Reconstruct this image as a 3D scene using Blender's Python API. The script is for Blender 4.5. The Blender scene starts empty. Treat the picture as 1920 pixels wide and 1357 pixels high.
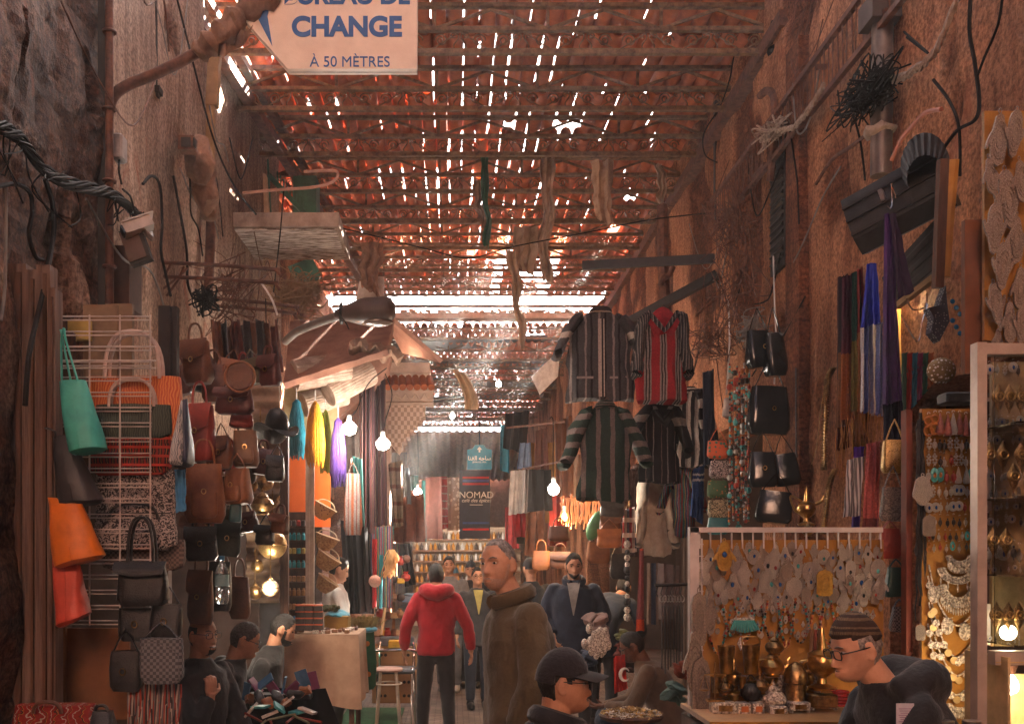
import bpy, bmesh, math, random
import numpy as np
from mathutils import Vector, Matrix, noise
SC = bpy.context.scene
COL = SC.collection
PI = math.pi
V = Vector
rad = math.radians
R = random.Random(11)
# ------------------------------------------------------------------ camera, sky, sun, exposure
F = 1867.0; VX, VY, CH = 850.0, 1040.0, 1.72      # focal length and vanishing point in photo pixels, eye height
cam = bpy.data.cameras.new('camera'); cam_o = bpy.data.objects.new('camera', cam); COL.objects.link(cam_o)
cam.sensor_width = 36.0; cam.lens = 36.0 * F / 1920.0
cam.shift_x = (960 - VX) / 1920.0; cam.shift_y = (VY - 678.5) / 1920.0
cam.clip_start = 0.05; cam.clip_end = 500
cam_o.location = (0, 0, CH); cam_o.rotation_euler = (PI / 2, 0, 0)
SC.camera = cam_o
SUN_AZ, SUN_EL = math.atan2(0.63, 1.0), rad(42.0)  # ahead, to the right
w = bpy.data.worlds.new('World'); SC.world = w; w.use_nodes = True
nt = w.node_tree; bgn = nt.nodes['Background']
sky = nt.nodes.new('ShaderNodeTexSky'); sky.sky_type = 'NISHITA'; sky.sun_disc = False
sky.sun_elevation = SUN_EL; sky.sun_rotation = SUN_AZ
sky.air_density = 0.02; sky.dust_density = 1.2; sky.ozone_density = 0.0
nt.links.new(sky.outputs[0], bgn.inputs[0]); bgn.inputs[1].default_value = 0.055
sl = bpy.data.lights.new('sun', 'SUN'); sl.energy = 5.0; sl.angle = rad(0.5); sl.color = (1, 0.9, 0.78)
so = bpy.data.objects.new('sun', sl); COL.objects.link(so)
sd = V((math.sin(SUN_AZ) * math.cos(SUN_EL), math.cos(SUN_AZ) * math.cos(SUN_EL), math.sin(SUN_EL)))
so.rotation_euler = sd.to_track_quat('Z', 'Y').to_euler(); so.location = sd * 40
vs = SC.view_settings; vs.view_transform = 'Standard'; vs.look = 'None'; vs.gamma = 1.0; vs.use_curve_mapping = False
vs.exposure = 6.35
cy = SC.cycles
cy.max_bounces = 7; cy.diffuse_bounces = 4; cy.glossy_bounces = 3; cy.transmission_bounces = 5; cy.transparent_max_bounces = 8
cy.volume_bounces = 0; cy.sample_clamp_indirect = 6.0; cy.sample_clamp_direct = 40.0
cy.use_denoising = True; cy.caustics_reflective = False; cy.caustics_refractive = False
SC.render.film_transparent = False

def W(px, py, d):
    """The point d metres ahead that the photograph shows at (px, py)."""
    return V(((px - VX) * d / F, d, CH + (VY - py) * d / F))
def S(d): return d / F                              # metres per photo pixel at depth d
# ------------------------------------------------------------------ materials
MATS = {}
def _n(t, k, **kw):
    n = t.nodes.new(k)
    for a, b in kw.items(): setattr(n, a, b)
    return n
def c4(c): return (c[0], c[1], c[2], 1.0)
def mat(name, col, rough=.75, metal=0., col2=None, sc=9., bump=0., bsc=45., stretch=(1, 1, 1), emit=0., coat=0., trans=0., spec=.4, spread=.5, sheen=0.):
    if name in MATS: return MATS[name]
    m = bpy.data.materials.new(name); m.use_nodes = True; t = m.node_tree
    b = t.nodes['Principled BSDF']
    b.inputs['Roughness'].default_value = rough; b.inputs['Metallic'].default_value = metal
    b.inputs['Specular IOR Level'].default_value = spec
    b.inputs['Base Color'].default_value = c4(col)
    if coat: b.inputs['Coat Weight'].default_value = coat; b.inputs['Coat Roughness'].default_value = .15
    if trans: b.inputs['Transmission Weight'].default_value = trans
    if sheen: b.inputs['Sheen Weight'].default_value = sheen
    if emit:
        b.inputs['Emission Color'].default_value = c4(col); b.inputs['Emission Strength'].default_value = emit
    else:
        tc = _n(t, 'ShaderNodeTexCoord'); mp = _n(t, 'ShaderNodeMapping'); mp.inputs['Scale'].default_value = stretch
        t.links.new(tc.outputs['Object'], mp.inputs[0])
        if col2 is None: col2 = tuple(x * .62 for x in col)
        nz = _n(t, 'ShaderNodeTexNoise'); nz.inputs['Scale'].default_value = sc; nz.inputs['Detail'].default_value = 7; nz.inputs['Roughness'].default_value = .65
        t.links.new(mp.outputs[0], nz.inputs['Vector'])
        cr = _n(t, 'ShaderNodeValToRGB'); e = cr.color_ramp.elements
        e[0].position = .5 - spread * .3; e[0].color = c4(col2); e[1].position = .5 + spread * .3; e[1].color = c4(col)
        t.links.new(nz.outputs[0], cr.inputs[0]); t.links.new(cr.outputs[0], b.inputs['Base Color'])
        if bump:
            n2 = _n(t, 'ShaderNodeTexNoise'); n2.inputs['Scale'].default_value = bsc; n2.inputs['Detail'].default_value = 6
            t.links.new(mp.outputs[0], n2.inputs['Vector'])
            bp = _n(t, 'ShaderNodeBump'); bp.inputs['Strength'].default_value = min(1, bump); bp.inputs['Distance'].default_value = .012
            t.links.new(n2.outputs[0], bp.inputs['Height']); t.links.new(bp.outputs[0], b.inputs['Normal'])
    MATS[name] = m; return m
def stripes(name, cols, axis=0, n=1., rough=.9, wob=.05, cross=None):
    """Woven stripes across the thing (Generated axis); cols = [(colour, width)]; cross = (colour, count) weft bands."""
    if name in MATS: return MATS[name]
    m = bpy.data.materials.new(name); m.use_nodes = True; t = m.node_tree; b = t.nodes['Principled BSDF']
    b.inputs['Roughness'].default_value = rough; b.inputs['Specular IOR Level'].default_value = .15
    tc = _n(t, 'ShaderNodeTexCoord'); sx = _n(t, 'ShaderNodeSeparateXYZ'); t.links.new(tc.outputs['Generated'], sx.inputs[0])
    nz = _n(t, 'ShaderNodeTexNoise'); nz.inputs['Scale'].default_value = 6; t.links.new(tc.outputs['Generated'], nz.inputs['Vector'])
    a = _n(t, 'ShaderNodeMath', operation='MULTIPLY_ADD'); t.links.new(nz.outputs[0], a.inputs[0]); a.inputs[1].default_value = wob; t.links.new(sx.outputs[axis], a.inputs[2])
    mu = _n(t, 'ShaderNodeMath', operation='MULTIPLY'); t.links.new(a.outputs[0], mu.inputs[0]); mu.inputs[1].default_value = n
    fr = _n(t, 'ShaderNodeMath', operation='FRACT'); t.links.new(mu.outputs[0], fr.inputs[0])
    cr = _n(t, 'ShaderNodeValToRGB'); cr.color_ramp.interpolation = 'CONSTANT'; els = cr.color_ramp.elements
    tot = sum(x[1] for x in cols); p = 0.
    for i, (c, wd) in enumerate(cols[:30]):
        e = els[0] if i == 0 else (els[1] if i == 1 else els.new(min(p, .999)))
        e.position = min(p, .999); e.color = c4(c); p += wd / tot
    t.links.new(fr.outputs[0], cr.inputs[0]); out = cr.outputs[0]
    n3 = _n(t, 'ShaderNodeTexNoise'); n3.inputs['Scale'].default_value = 90; n3.inputs['Detail'].default_value = 3; t.links.new(tc.outputs['Object'], n3.inputs['Vector'])
    mx = _n(t, 'ShaderNodeMix', data_type='RGBA', blend_type='MULTIPLY'); mx.inputs[0].default_value = .75
    t.links.new(out, mx.inputs[6]); t.links.new(n3.outputs[0], mx.inputs[7]); 
    br = _n(t, 'ShaderNodeBrightContrast'); br.inputs['Bright'].default_value = .0; t.links.new(mx.outputs[2], br.inputs[0])
    out = br.outputs[0]
    if cross:
        s2 = _n(t, 'ShaderNodeMath', operation='MULTIPLY'); t.links.new(sx.outputs[2 if axis != 2 else 0], s2.inputs[0]); s2.inputs[1].default_value = cross[1]
        f2 = _n(t, 'ShaderNodeMath', operation='FRACT'); t.links.new(s2.outputs[0], f2.inputs[0])
        g2 = _n(t, 'ShaderNodeMath', operation='LESS_THAN'); t.links.new(f2.outputs[0], g2.inputs[0]); g2.inputs[1].default_value = .3
        m2 = _n(t, 'ShaderNodeMix', data_type='RGBA'); t.links.new(g2.outputs[0], m2.inputs[0]); t.links.new(out, m2.inputs[6]); m2.inputs[7].default_value = c4(cross[0]); out = m2.outputs[2]
    t.links.new(out, b.inputs['Base Color'])
    bp = _n(t, 'ShaderNodeBump'); bp.inputs['Strength'].default_value = .5; bp.inputs['Distance'].default_value = .008
    t.links.new(n3.outputs[0], bp.inputs['Height']); t.links.new(bp.outputs[0], b.inputs['Normal'])
    MATS[name] = m; return m
def pattern(name, c1, c2, kind='checker', sc=30., rough=.7, c3=None, metal=0., vec='Object', stretch=(1, 1, 1)):
    """Small printed or chased pattern: checker, dots (voronoi), scroll (noise contour), wave."""
    if name in MATS: return MATS[name]
    m = bpy.data.materials.new(name); m.use_nodes = True; t = m.node_tree; b = t.nodes['Principled BSDF']
    b.inputs['Roughness'].default_value = rough; b.inputs['Metallic'].default_value = metal
    tc = _n(t, 'ShaderNodeTexCoord'); mp = _n(t, 'ShaderNodeMapping'); mp.inputs['Scale'].default_value = stretch
    t.links.new(tc.outputs[vec], mp.inputs[0])
    if kind == 'checker':
        x = _n(t, 'ShaderNodeTexChecker'); x.inputs['Scale'].default_value = sc; fac = x.outputs['Fac']
    elif kind == 'dots':
        x = _n(t, 'ShaderNodeTexVoronoi'); x.inputs['Scale'].default_value = sc; x.inputs['Randomness'].default_value = .55; fac = x.outputs['Distance']
    elif kind == 'wave':
        x = _n(t, 'ShaderNodeTexWave'); x.inputs['Scale'].default_value = sc; x.inputs['Distortion'].default_value = 6; x.inputs['Detail'].default_value = 1; fac = x.outputs['Fac']
    else:
        x = _n(t, 'ShaderNodeTexNoise'); x.inputs['Scale'].default_value = sc; x.inputs['Detail'].default_value = 1; x.inputs['Distortion'].default_value = 2.5; fac = x.outputs[0]
    t.links.new(mp.outputs[0], x.inputs['Vector'])
    cr = _n(t, 'ShaderNodeValToRGB'); e = cr.color_ramp.elements
    lo, hi = {'checker': (.45, .55), 'dots': (.28, .34), 'wave': (.42, .58)}.get(kind, (.47, .53))
    e[0].position = lo; e[0].color = c4(c1); e[1].position = hi; e[1].color = c4(c2)
    if c3: q = cr.color_ramp.elements.new(min(.98, hi + .12)); q.color = c4(c3)
    t.links.new(fac, cr.inputs[0]); t.links.new(cr.outputs[0], b.inputs['Base Color'])
    bp = _n(t, 'ShaderNodeBump'); bp.inputs['Strength'].default_value = .35; bp.inputs['Distance'].default_value = .004
    t.links.new(fac, bp.inputs['Height']); t.links.new(bp.outputs[0], b.inputs['Normal'])
    MATS[name] = m; return m
# ------------------------------------------------------------------ mesh building
class MB:
    def __init__(s): s.v = []; s.f = []; s.mi = []; s.m = 0
    def add(s, vs, fs):
        o = len(s.v); s.v.extend([tuple(x) for x in vs])
        for f in fs: s.f.append(tuple(i + o for i in f)); s.mi.append(s.m)
        return s
    def box(s, c, sz, rot=None, taper=1.):
        hx, hy, hz = sz[0] / 2, sz[1] / 2, sz[2] / 2
        vs = []
        for z in (-1, 1):
            k = taper if z > 0 else 1.
            for x, y in ((-1, -1), (1, -1), (1, 1), (-1, 1)): vs.append(V((x * hx * k, y * hy * k, z * hz)))
        if rot is not None: vs = [rot @ p for p in vs]
        c = V(c); return s.add([p + c for p in vs], [(3, 2, 1, 0), (4, 5, 6, 7), (0, 1, 5, 4), (1, 2, 6, 5), (2, 3, 7, 6), (3, 0, 4, 7)])
    def beam(s, a, b, w, h=None):
        a, b = V(a), V(b); d = b - a; L = d.length
        if L < 1e-6: return s
        q = d.to_track_quat('Z', 'Y').to_matrix()
        return s.box((a + b) / 2, (w, h or w, L), q)
    def tube(s, pts, r, n=8, closed=False, caps=True, flat=1.):
        pts = [V(p) for p in pts]; N = len(pts)
        rs = [r] * N if not hasattr(r, '__len__') else list(r)
        vs = []; up = None
        for i, p in enumerate(pts):
            a = pts[i - 1] if (i or closed) else pts[0]; b = pts[(i + 1) % N] if (i < N - 1 or closed) else pts[-1]
            t = (b - a)
            if t.length < 1e-9: t = V((0, 0, 1))
            t.normalize()
            if up is None:
                up = V((0, 0, 1)) if abs(t.z) < .9 else V((1, 0, 0))
            x = t.cross(up)
            if x.length < 1e-4: x = t.orthogonal()
            x.normalize(); y = x.cross(t).normalized(); up = y
            for k in range(n):
                an = 2 * PI * k / n
                vs.append(p + x * (math.cos(an) * rs[i]) + y * (math.sin(an) * rs[i] * flat))
        fs = []
        M = N if closed else N - 1
        for i in range(M):
            j = (i + 1) % N
            for k in range(n):
                l = (k + 1) % n
                fs.append((i * n + k, i * n + l, j * n + l, j * n + k))
        if caps and not closed:
            fs.append(tuple(range(n - 1, -1, -1))); fs.append(tuple((N - 1) * n + k for k in range(n)))
        return s.add(vs, fs)
    def lathe(s, prof, n=16, c=(0, 0, 0), rot=None, sx=1., sy=1.):
        c = V(c); vs = []
        for (r, z) in prof:
            r = max(r, 1e-4)
            for k in range(n):
                a = 2 * PI * k / n; p = V((r * math.cos(a) * sx, r * math.sin(a) * sy, z))
                vs.append((rot @ p if rot is not None else p) + c)
        fs = [(i * n + k, i * n + (k + 1) % n, (i + 1) * n + (k + 1) % n, (i + 1) * n + k) for i in range(len(prof) - 1) for k in range(n)]
        fs.append(tuple(range(n - 1, -1, -1))); fs.append(tuple((len(prof) - 1) * n + k for k in range(n)))
        return s.add(vs, fs)
    def ell(s, c, r, nu=14, nv=9, rot=None):
        prof = [(math.cos(a), math.sin(a)) for a in [(-PI / 2 + PI * (i + .001) / (nv + .002)) for i in range(nv + 1)]]
        c = V(c); vs = []
        for q, z in prof:
            for k in range(nu):
                a = 2 * PI * k / nu; p = V((q * math.cos(a) * r[0], q * math.sin(a) * r[1], z * r[2]))
                vs.append((rot @ p if rot is not None else p) + c)
        fs = [(i * nu + k, i * nu + (k + 1) % nu, (i + 1) * nu + (k + 1) % nu, (i + 1) * nu + k) for i in range(nv) for k in range(nu)]
        fs.append(tuple(range(nu - 1, -1, -1))); fs.append(tuple(nv * nu + k for k in range(nu)))
        return s.add(vs, fs)
    def prism(s, poly, t, c=(0, 0, 0), rot=None):
        """poly in (x, z), extruded along y by t."""
        c = V(c); n = len(poly); vs = []
        for y in (-t / 2, t / 2):
            for (x, z) in poly:
                p = V((x, y, z)); vs.append((rot @ p if rot is not None else p) + c)
        fs = [tuple(range(n)), tuple(range(2 * n - 1, n - 1, -1))] + [(i, i + n, (i + 1) % n + n, (i + 1) % n) for i in range(n)]
        return s.add(vs, fs)
    def sheet(s, fn, nu, nv, t=.004):
        g = [[V(fn(i / nu, j / nv)) for j in range(nv + 1)] for i in range(nu + 1)]
        nr = []
        for i in range(nu + 1):
            for j in range(nv + 1):
                a = g[min(i + 1, nu)][j] - g[max(i - 1, 0)][j]; b = g[i][min(j + 1, nv)] - g[i][max(j - 1, 0)]
                k = a.cross(b); nr.append(k.normalized() if k.length > 1e-12 else V((0, -1, 0)))
        fl = [p for row in g for p in row]; K = len(fl); w_ = nv + 1
        vs = fl + [p + nr[i] * t for i, p in enumerate(fl)]
        fs = []
        for i in range(nu):
            for j in range(nv):
                a = i * w_ + j; q = (a, a + w_, a + w_ + 1, a + 1)
                fs.append(q[::-1]); fs.append(tuple(x + K for x in q))
        bd = [i * w_ for i in range(nu + 1)] + [nu * w_ + j for j in range(1, nv + 1)] + [i * w_ + nv for i in range(nu - 1, -1, -1)] + [j for j in range(nv - 1, 0, -1)]
        for a, b in zip(bd, bd[1:] + bd[:1]): fs.append((a, b, b + K, a + K))
        return s.add(vs, fs)
    def loft(s, rings, cap=True):
        """rings: lists of points, all the same length, closed."""
        n = len(rings[0]); vs = [p for r_ in rings for p in r_]; fs = []
        for i in range(len(rings) - 1):
            for k in range(n):
                l = (k + 1) % n; fs.append((i * n + k, i * n + l, (i + 1) * n + l, (i + 1) * n + k))
        if cap: fs.append(tuple(range(n - 1, -1, -1))); fs.append(tuple((len(rings) - 1) * n + k for k in range(n)))
        return s.add(vs, fs)
    def jit(s, a, f=3., seed=0.):
        """uneven, hand-made surfaces"""
        s.v = [tuple(V(p) + noise.noise_vector(V(p) * f + V((seed, seed * 1.7, 0))) * a) for p in s.v]; return s
    def mesh(s, name, mats, org=V((0, 0, 0)), smooth=True, ang=40):
        me = bpy.data.meshes.new(name)
        me.from_pydata([(p[0] - org.x, p[1] - org.y, p[2] - org.z) for p in s.v], [], s.f)
        if not isinstance(mats, (list, tuple)): mats = [mats]
        for m in mats: me.materials.append(m)
        if len(mats) > 1: me.polygons.foreach_set('material_index', s.mi)
        if smooth:
            me.polygons.foreach_set('use_smooth', [True] * len(s.f)); me.set_sharp_from_angle(angle=rad(ang))
        me.update(); return me
def props(o, label=None, cat=None, group=None, kind=None):
    for k, x in (('label', label), ('category', cat), ('group', group), ('kind', kind)):
        if x: o[k] = x
    return o
def wloc(o):
    p = V(o.location)
    while o.parent: o = o.parent; p += V(o.location)
    return p
def thing(name, label, cat, loc, group=None, kind=None):
    o = bpy.data.objects.new(name, None); COL.objects.link(o); o.location = V(loc); o.empty_display_size = .1
    return props(o, label, cat, group, kind)
def part(name, mb, mats, parent, smooth=True, ang=40, label=None):
    org = wloc(parent)
    o = bpy.data.objects.new(name, mb.mesh(name, mats, org, smooth, ang)); COL.objects.link(o); o.parent = parent
    if label: o['label'] = label
    return o
def single(name, mb, mats, label, cat, group=None, kind=None, loc=None, smooth=True, ang=40):
    """a thing that is one mesh"""
    if loc is None:
        a = np.array(mb.v); lo, hi = a.min(0), a.max(0); loc = V(((lo[0] + hi[0]) / 2, (lo[1] + hi[1]) / 2, lo[2]))
    o = bpy.data.objects.new(name, mb.mesh(name, mats, V(loc), smooth, ang)); COL.objects.link(o); o.location = V(loc)
    return props(o, label, cat, group, kind)
def dup(root, loc, label=None, rotz=None, sc=None, rot=None, mats=None):
    """a copy of a thing with copies of its parts and sub-parts"""
    r = root.copy(); COL.objects.link(r); r.location = V(loc)
    if rotz is not None: r.rotation_euler = (0, 0, rotz)
    if rot is not None: r.rotation_euler = rot
    if sc is not None: r.scale = (sc, sc, sc) if not hasattr(sc, '__len__') else sc
    if label: r['label'] = label
    def rec(a, b):
        for ch in list(a.children):
            c = ch.copy(); COL.objects.link(c); c.parent = b; rec(ch, c)
    rec(root, r); return r
ORD = 'first second third fourth fifth sixth seventh eighth ninth tenth eleventh twelfth thirteenth fourteenth fifteenth sixteenth seventeenth eighteenth nineteenth twentieth'.split()
ORD += ['twenty-' + x for x in ORD[:9]] + ['thirtieth']
def mod_remesh(o, vox, smooth=2, fold=0., fsc=.12):
    m = o.modifiers.new('remesh', 'REMESH'); m.mode = 'VOXEL'; m.voxel_size = vox; m.use_smooth_shade = True
    if smooth: q = o.modifiers.new('smooth', 'SMOOTH'); q.factor = .5; q.iterations = smooth
    if fold:
        t = bpy.data.textures.get('fold%g' % fsc) or bpy.data.textures.new('fold%g' % fsc, 'CLOUDS'); t.noise_scale = fsc; t.noise_depth = 2
        d = o.modifiers.new('folds', 'DISPLACE'); d.texture = t; d.strength = fold; d.mid_level = .5; d.texture_coords = 'LOCAL'
def wire(a, b, sag=.0, n=14, jit=0., rng=R):
    a, b = V(a), V(b); out = []
    for i in range(n + 1):
        t = i / n; p = a.lerp(b, t); p.z -= sag * 4 * t * (1 - t)
        if jit and 0 < i < n: p += V((rng.uniform(-jit, jit), rng.uniform(-jit, jit), rng.uniform(-jit, jit)))
        out.append(p)
    return out
def spline(pts, n=8):
    """Catmull-Rom through pts"""
    pts = [V(p) for p in pts]; out = []
    for i in range(len(pts) - 1):
        p0 = pts[max(i - 1, 0)]; p1 = pts[i]; p2 = pts[i + 1]; p3 = pts[min(i + 2, len(pts) - 1)]
        for k in range(n):
            t = k / n
            out.append(.5 * ((2 * p1) + (p2 - p0) * t + (2 * p0 - 5 * p1 + 4 * p2 - p3) * t * t + (3 * p1 - p0 - 3 * p2 + p3) * t ** 3))
    out.append(pts[-1]); return out
# ------------------------------------------------------------------ setting: ground, walls, roofs
XL, XR = -1.93, 2.57
def wall_mat(name, mud, mud2, pl, pl2, streak=1.):
    m = bpy.data.materials.new(name); m.use_nodes = True; t = m.node_tree; b = t.nodes['Principled BSDF']
    b.inputs['Roughness'].default_value = .92; b.inputs['Specular IOR Level'].default_value = .2
    tc = _n(t, 'ShaderNodeTexCoord'); at = _n(t, 'ShaderNodeAttribute'); at.attribute_name = 'plaster'
    def nz(sc, stretch=(1, 1, 1), det=8, dis=0.):
        mp = _n(t, 'ShaderNodeMapping'); mp.inputs['Scale'].default_value = stretch; t.links.new(tc.outputs['Object'], mp.inputs[0])
        n = _n(t, 'ShaderNodeTexNoise'); n.inputs['Scale'].default_value = sc; n.inputs['Detail'].default_value = det; n.inputs['Roughness'].default_value = .7; n.inputs['Distortion'].default_value = dis
        t.links.new(mp.outputs[0], n.inputs['Vector']); return n.outputs[0]
    def ramp(f, a, ca, b_, cb):
        r = _n(t, 'ShaderNodeValToRGB'); e = r.color_ramp.elements; e[0].position = a; e[0].color = c4(ca); e[1].position = b_; e[1].color = c4(cb); t.links.new(f, r.inputs[0]); return r.outputs[0]
    def mix(f, a, b_, bt='MIX'):
        x = _n(t, 'ShaderNodeMix', data_type='RGBA', blend_type=bt)
        if isinstance(f, float): x.inputs[0].default_value = f
        else: t.links.new(f, x.inputs[0])
        for s_, q in ((6, a), (7, b_)):
            if isinstance(q, tuple): x.inputs[s_].default_value = c4(q)
            else: t.links.new(q, x.inputs[s_])
        return x.outputs[2]
    sx = _n(t, 'ShaderNodeSeparateXYZ'); cb = _n(t, 'ShaderNodeCombineXYZ'); t.links.new(tc.outputs['Object'], sx.inputs[0]); nd = _n(t, 'ShaderNodeTexNoise'); nd.inputs['Scale'].default_value = 3.; t.links.new(tc.outputs['Object'], nd.inputs['Vector'])
    for k in (1, 2):
        a_ = _n(t, 'ShaderNodeMath', operation='MULTIPLY_ADD'); t.links.new(nd.outputs[0], a_.inputs[0]); a_.inputs[1].default_value = .16; t.links.new(sx.outputs[k], a_.inputs[2]); t.links.new(a_.outputs[0], cb.inputs[k - 1])
    bk = _n(t, 'ShaderNodeTexBrick'); bk.inputs['Scale'].default_value = 2.6; bk.inputs['Mortar Size'].default_value = .03; bk.inputs['Mortar Smooth'].default_value = .4; t.links.new(cb.outputs[0], bk.inputs['Vector'])
    for k, c in (('Color1', mud), ('Color2', tuple(q * .62 for q in mud)), ('Mortar', tuple(q * 1.25 for q in mud2))): bk.inputs[k].default_value = c4(c)
    base = mix(.55, ramp(nz(5), .36, mud2, .64, mud), bk.outputs[0]); base = mix(.9, base, ramp(nz(1.1), .38, (.42, .36, .33), .62, (1.25, 1.2, 1.15)), 'MULTIPLY'); plas = ramp(nz(3, (1, 1, .35)), .3, pl2, .66, pl)
    col = mix(at.outputs['Fac'], base, plas)
    col = mix(.8, col, ramp(nz(.9, (1, 1.4, .5), 5), .36, (.5, .42, .38), .64, (1.12, 1.08, 1.04)), 'MULTIPLY'); st = ramp(nz(4, (1, 3.2, .22), 6), .45, (1, 1, 1), .72, (.42, .34, .3)); col = mix(.75 * streak, col, st, 'MULTIPLY')
    sp = ramp(nz(40), .38, (.22, .19, .17), .6, (1.15, 1.12, 1.1)); col = mix(.75, col, sp, 'MULTIPLY')
    rd = ramp(nz(2.1, (1, 1, .5), 9, 1.), .58, (0, 0, 0), .68, (1, 1, 1))
    col = mix(rd, col, mix(.55, col, (.34, .09, .045)))
    t.links.new(col, b.inputs['Base Color'])
    n1, n2 = nz(34), nz(120, det=3)
    ad = _n(t, 'ShaderNodeMath', operation='MULTIPLY_ADD'); t.links.new(n2, ad.inputs[0]); ad.inputs[1].default_value = .35; t.links.new(n1, ad.inputs[2])
    bp = _n(t, 'ShaderNodeBump'); bp.inputs['Strength'].default_value = .85; bp.inputs['Distance'].default_value = .03
    t.links.new(ad.outputs[0], bp.inputs['Height']); t.links.new(bp.outputs[0], b.inputs['Normal']); return m
MW_L = wall_mat('rubble_wall', (.27, .14, .09), (.085, .038, .024), (.60, .43, .32), (.32, .18, .12))
MW_L2 = wall_mat('peeling_plaster', (.30, .155, .095), (.11, .05, .032), (.66, .50, .39), (.33, .2, .135))
MW_R = wall_mat('ochre_render', (.36, .15, .08), (.13, .05, .028), (.70, .35, .19), (.42, .18, .095), .6)
def wall(name, label, x, side, y0, y1, z0, z1, m, cover=.5, rel=.05, seed=0., th=.4, step=.05, cat='wall', tilt=0., dents=()):
    """a rough wall: rubble with a skin of plaster that has fallen away in patches; side is the way its face looks along x"""
    ny = max(2, int((y1 - y0) / step)); nz_ = max(2, int((z1 - z0) / step)); vs = []; pl = []
    for j in range(nz_ + 1):
        z = z0 + (z1 - z0) * j / nz_
        for i in range(ny + 1):
            y = y0 + (y1 - y0) * i / ny; p = V((seed, y, z))
            a = noise.fractal(p * 1.1, 1., 2., 5); c = noise.fractal(V((seed + 9, y * 1.2, z * .55)), 1., 2., 6)
            q = min(1., max(0., (c + (cover - .5) * 1.6) * 7 + .5))
            s_ = noise.noise(V((seed, y * 9, z * 12))) * (1 - q)
            dn = sum(h[4] * max(0., 1 - max(abs((y - h[0]) / h[2] + .3 * s_), abs((z - h[1]) / h[3] + .3 * a)) ** 8) for h in dents)
            pl.append(q); vs.append((x + side * (a * rel * (1 - .6 * q) + q * .03 + s_ * .018 + tilt * (z - z0) - dn), y, z))
    w_ = ny + 1; K = len(vs); fs = []
    for j in range(nz_):
        for i in range(ny):
            a = j * w_ + i; f = (a, a + 1, a + 1 + w_, a + w_); fs.append(f if side > 0 else f[::-1])
    bx = x - side * th
    vs += [(bx, y0, z0), (bx, y1, z0), (bx, y1, z1), (bx, y0, z1)]; b0, b1, b2, b3 = K, K + 1, K + 2, K + 3
    e = [tuple([b0] + [i for i in range(w_)] + [b1]), tuple([b1] + [j * w_ + ny for j in range(nz_ + 1)] + [b2]), tuple([b2] + [nz_ * w_ + i for i in range(ny, -1, -1)] + [b3]), tuple([b3] + [j * w_ for j in range(nz_, -1, -1)] + [b0]), (b0, b1, b2, b3)]
    fs += [q[::-1] if side > 0 else q for q in e]
    me = bpy.data.meshes.new(name); o0 = V((x, (y0 + y1) / 2, z0))
    me.from_pydata([(a - o0.x, b - o0.y, c - o0.z) for a, b, c in vs], [], fs); me.materials.append(m)
    me.attributes.new('plaster', 'FLOAT', 'POINT').data.foreach_set('value', pl + [0.] * 4)
    o = bpy.data.objects.new(name, me); COL.objects.link(o); o.location = o0
    return props(o, label, cat)
# ground
gm = bpy.data.materials.new('cobbles'); gm.use_nodes = True; t = gm.node_tree; b = t.nodes['Principled BSDF']; b.inputs['Roughness'].default_value = .75
tc = _n(t, 'ShaderNodeTexCoord'); br = _n(t, 'ShaderNodeTexBrick'); br.inputs['Scale'].default_value = 4.2; br.inputs['Color1'].default_value = (.23, .17, .14, 1); br.inputs['Color2'].default_value = (.16, .115, .095, 1); br.inputs['Mortar'].default_value = (.05, .035, .03, 1); br.inputs['Mortar Size'].default_value = .02
t.links.new(tc.outputs['Object'], br.inputs['Vector']); nz0 = _n(t, 'ShaderNodeTexNoise'); nz0.inputs['Scale'].default_value = 3; nz0.inputs['Detail'].default_value = 8; t.links.new(tc.outputs['Object'], nz0.inputs['Vector'])
mx = _n(t, 'ShaderNodeMix', data_type='RGBA', blend_type='OVERLAY'); mx.inputs[0].default_value = .8; t.links.new(br.outputs[0], mx.inputs[6]); t.links.new(nz0.outputs[0], mx.inputs[7]); t.links.new(mx.outputs[2], b.inputs['Base Color'])
bp = _n(t, 'ShaderNodeBump'); bp.inputs['Strength'].default_value = .8; bp.inputs['Distance'].default_value = .02; t.links.new(br.outputs['Fac'], bp.inputs['Height']); bp.invert = True; t.links.new(bp.outputs[0], b.inputs['Normal'])
g = MB(); g.box((0, 40, -.2), (200, 200, .39)); single('ground', g, mat('packed_earth', (.2, .14, .11), .95), None, None, kind='structure')
g = MB(); g.sheet(lambda u, v: (-3.6 + 8 * u, -8 + 60 * v, .012 + .012 * noise.noise(V((u * 20, v * 90, 0)))), 40, 200, -.02); single('paving', g, gm, None, None, kind='structure')
# left side of the alley
wall('rubble_wall', 'rough reddish rubble wall with fallen plaster, nearest on the left', XL, 1, 2.6, 4.36, 0, 7.2, MW_L, .28, .09, 1.)
wall('rubble_wall', 'rough rubble wall above the wooden shutters with a bundle of black cables crossing it', XL, 1, 4.36, 5.46, 2.62, 7.2, MW_L, .3, .09, 1., dents=[(4.93, 3.3, .08, .07, .22), (4.3, 4.0, .1, .12, .1), (5.25, 4.2, .06, .16, .06)])
wall('plaster_wall', 'flaking pale plaster wall behind the security camera, with grey vertical patches', XL - .03, 1, 5.6, 7.7, 2.45, 7.2, MW_L2, .72, .05, 4.)
wall('plaster_wall', 'yellowish plaster wall under the left eave, beyond the rusty brackets', XL - .08, 1, 7.7, 11.4, 2.6, 6.2, MW_L2, .82, .05, 7.2)
wall('plaster_wall', 'shadowed plaster wall behind the concrete slab and the hanging lamp head', XL - .2, 1, 11.4, 17.6, 2.7, 6.0, MW_R, .6, .05, 9.)
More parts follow.
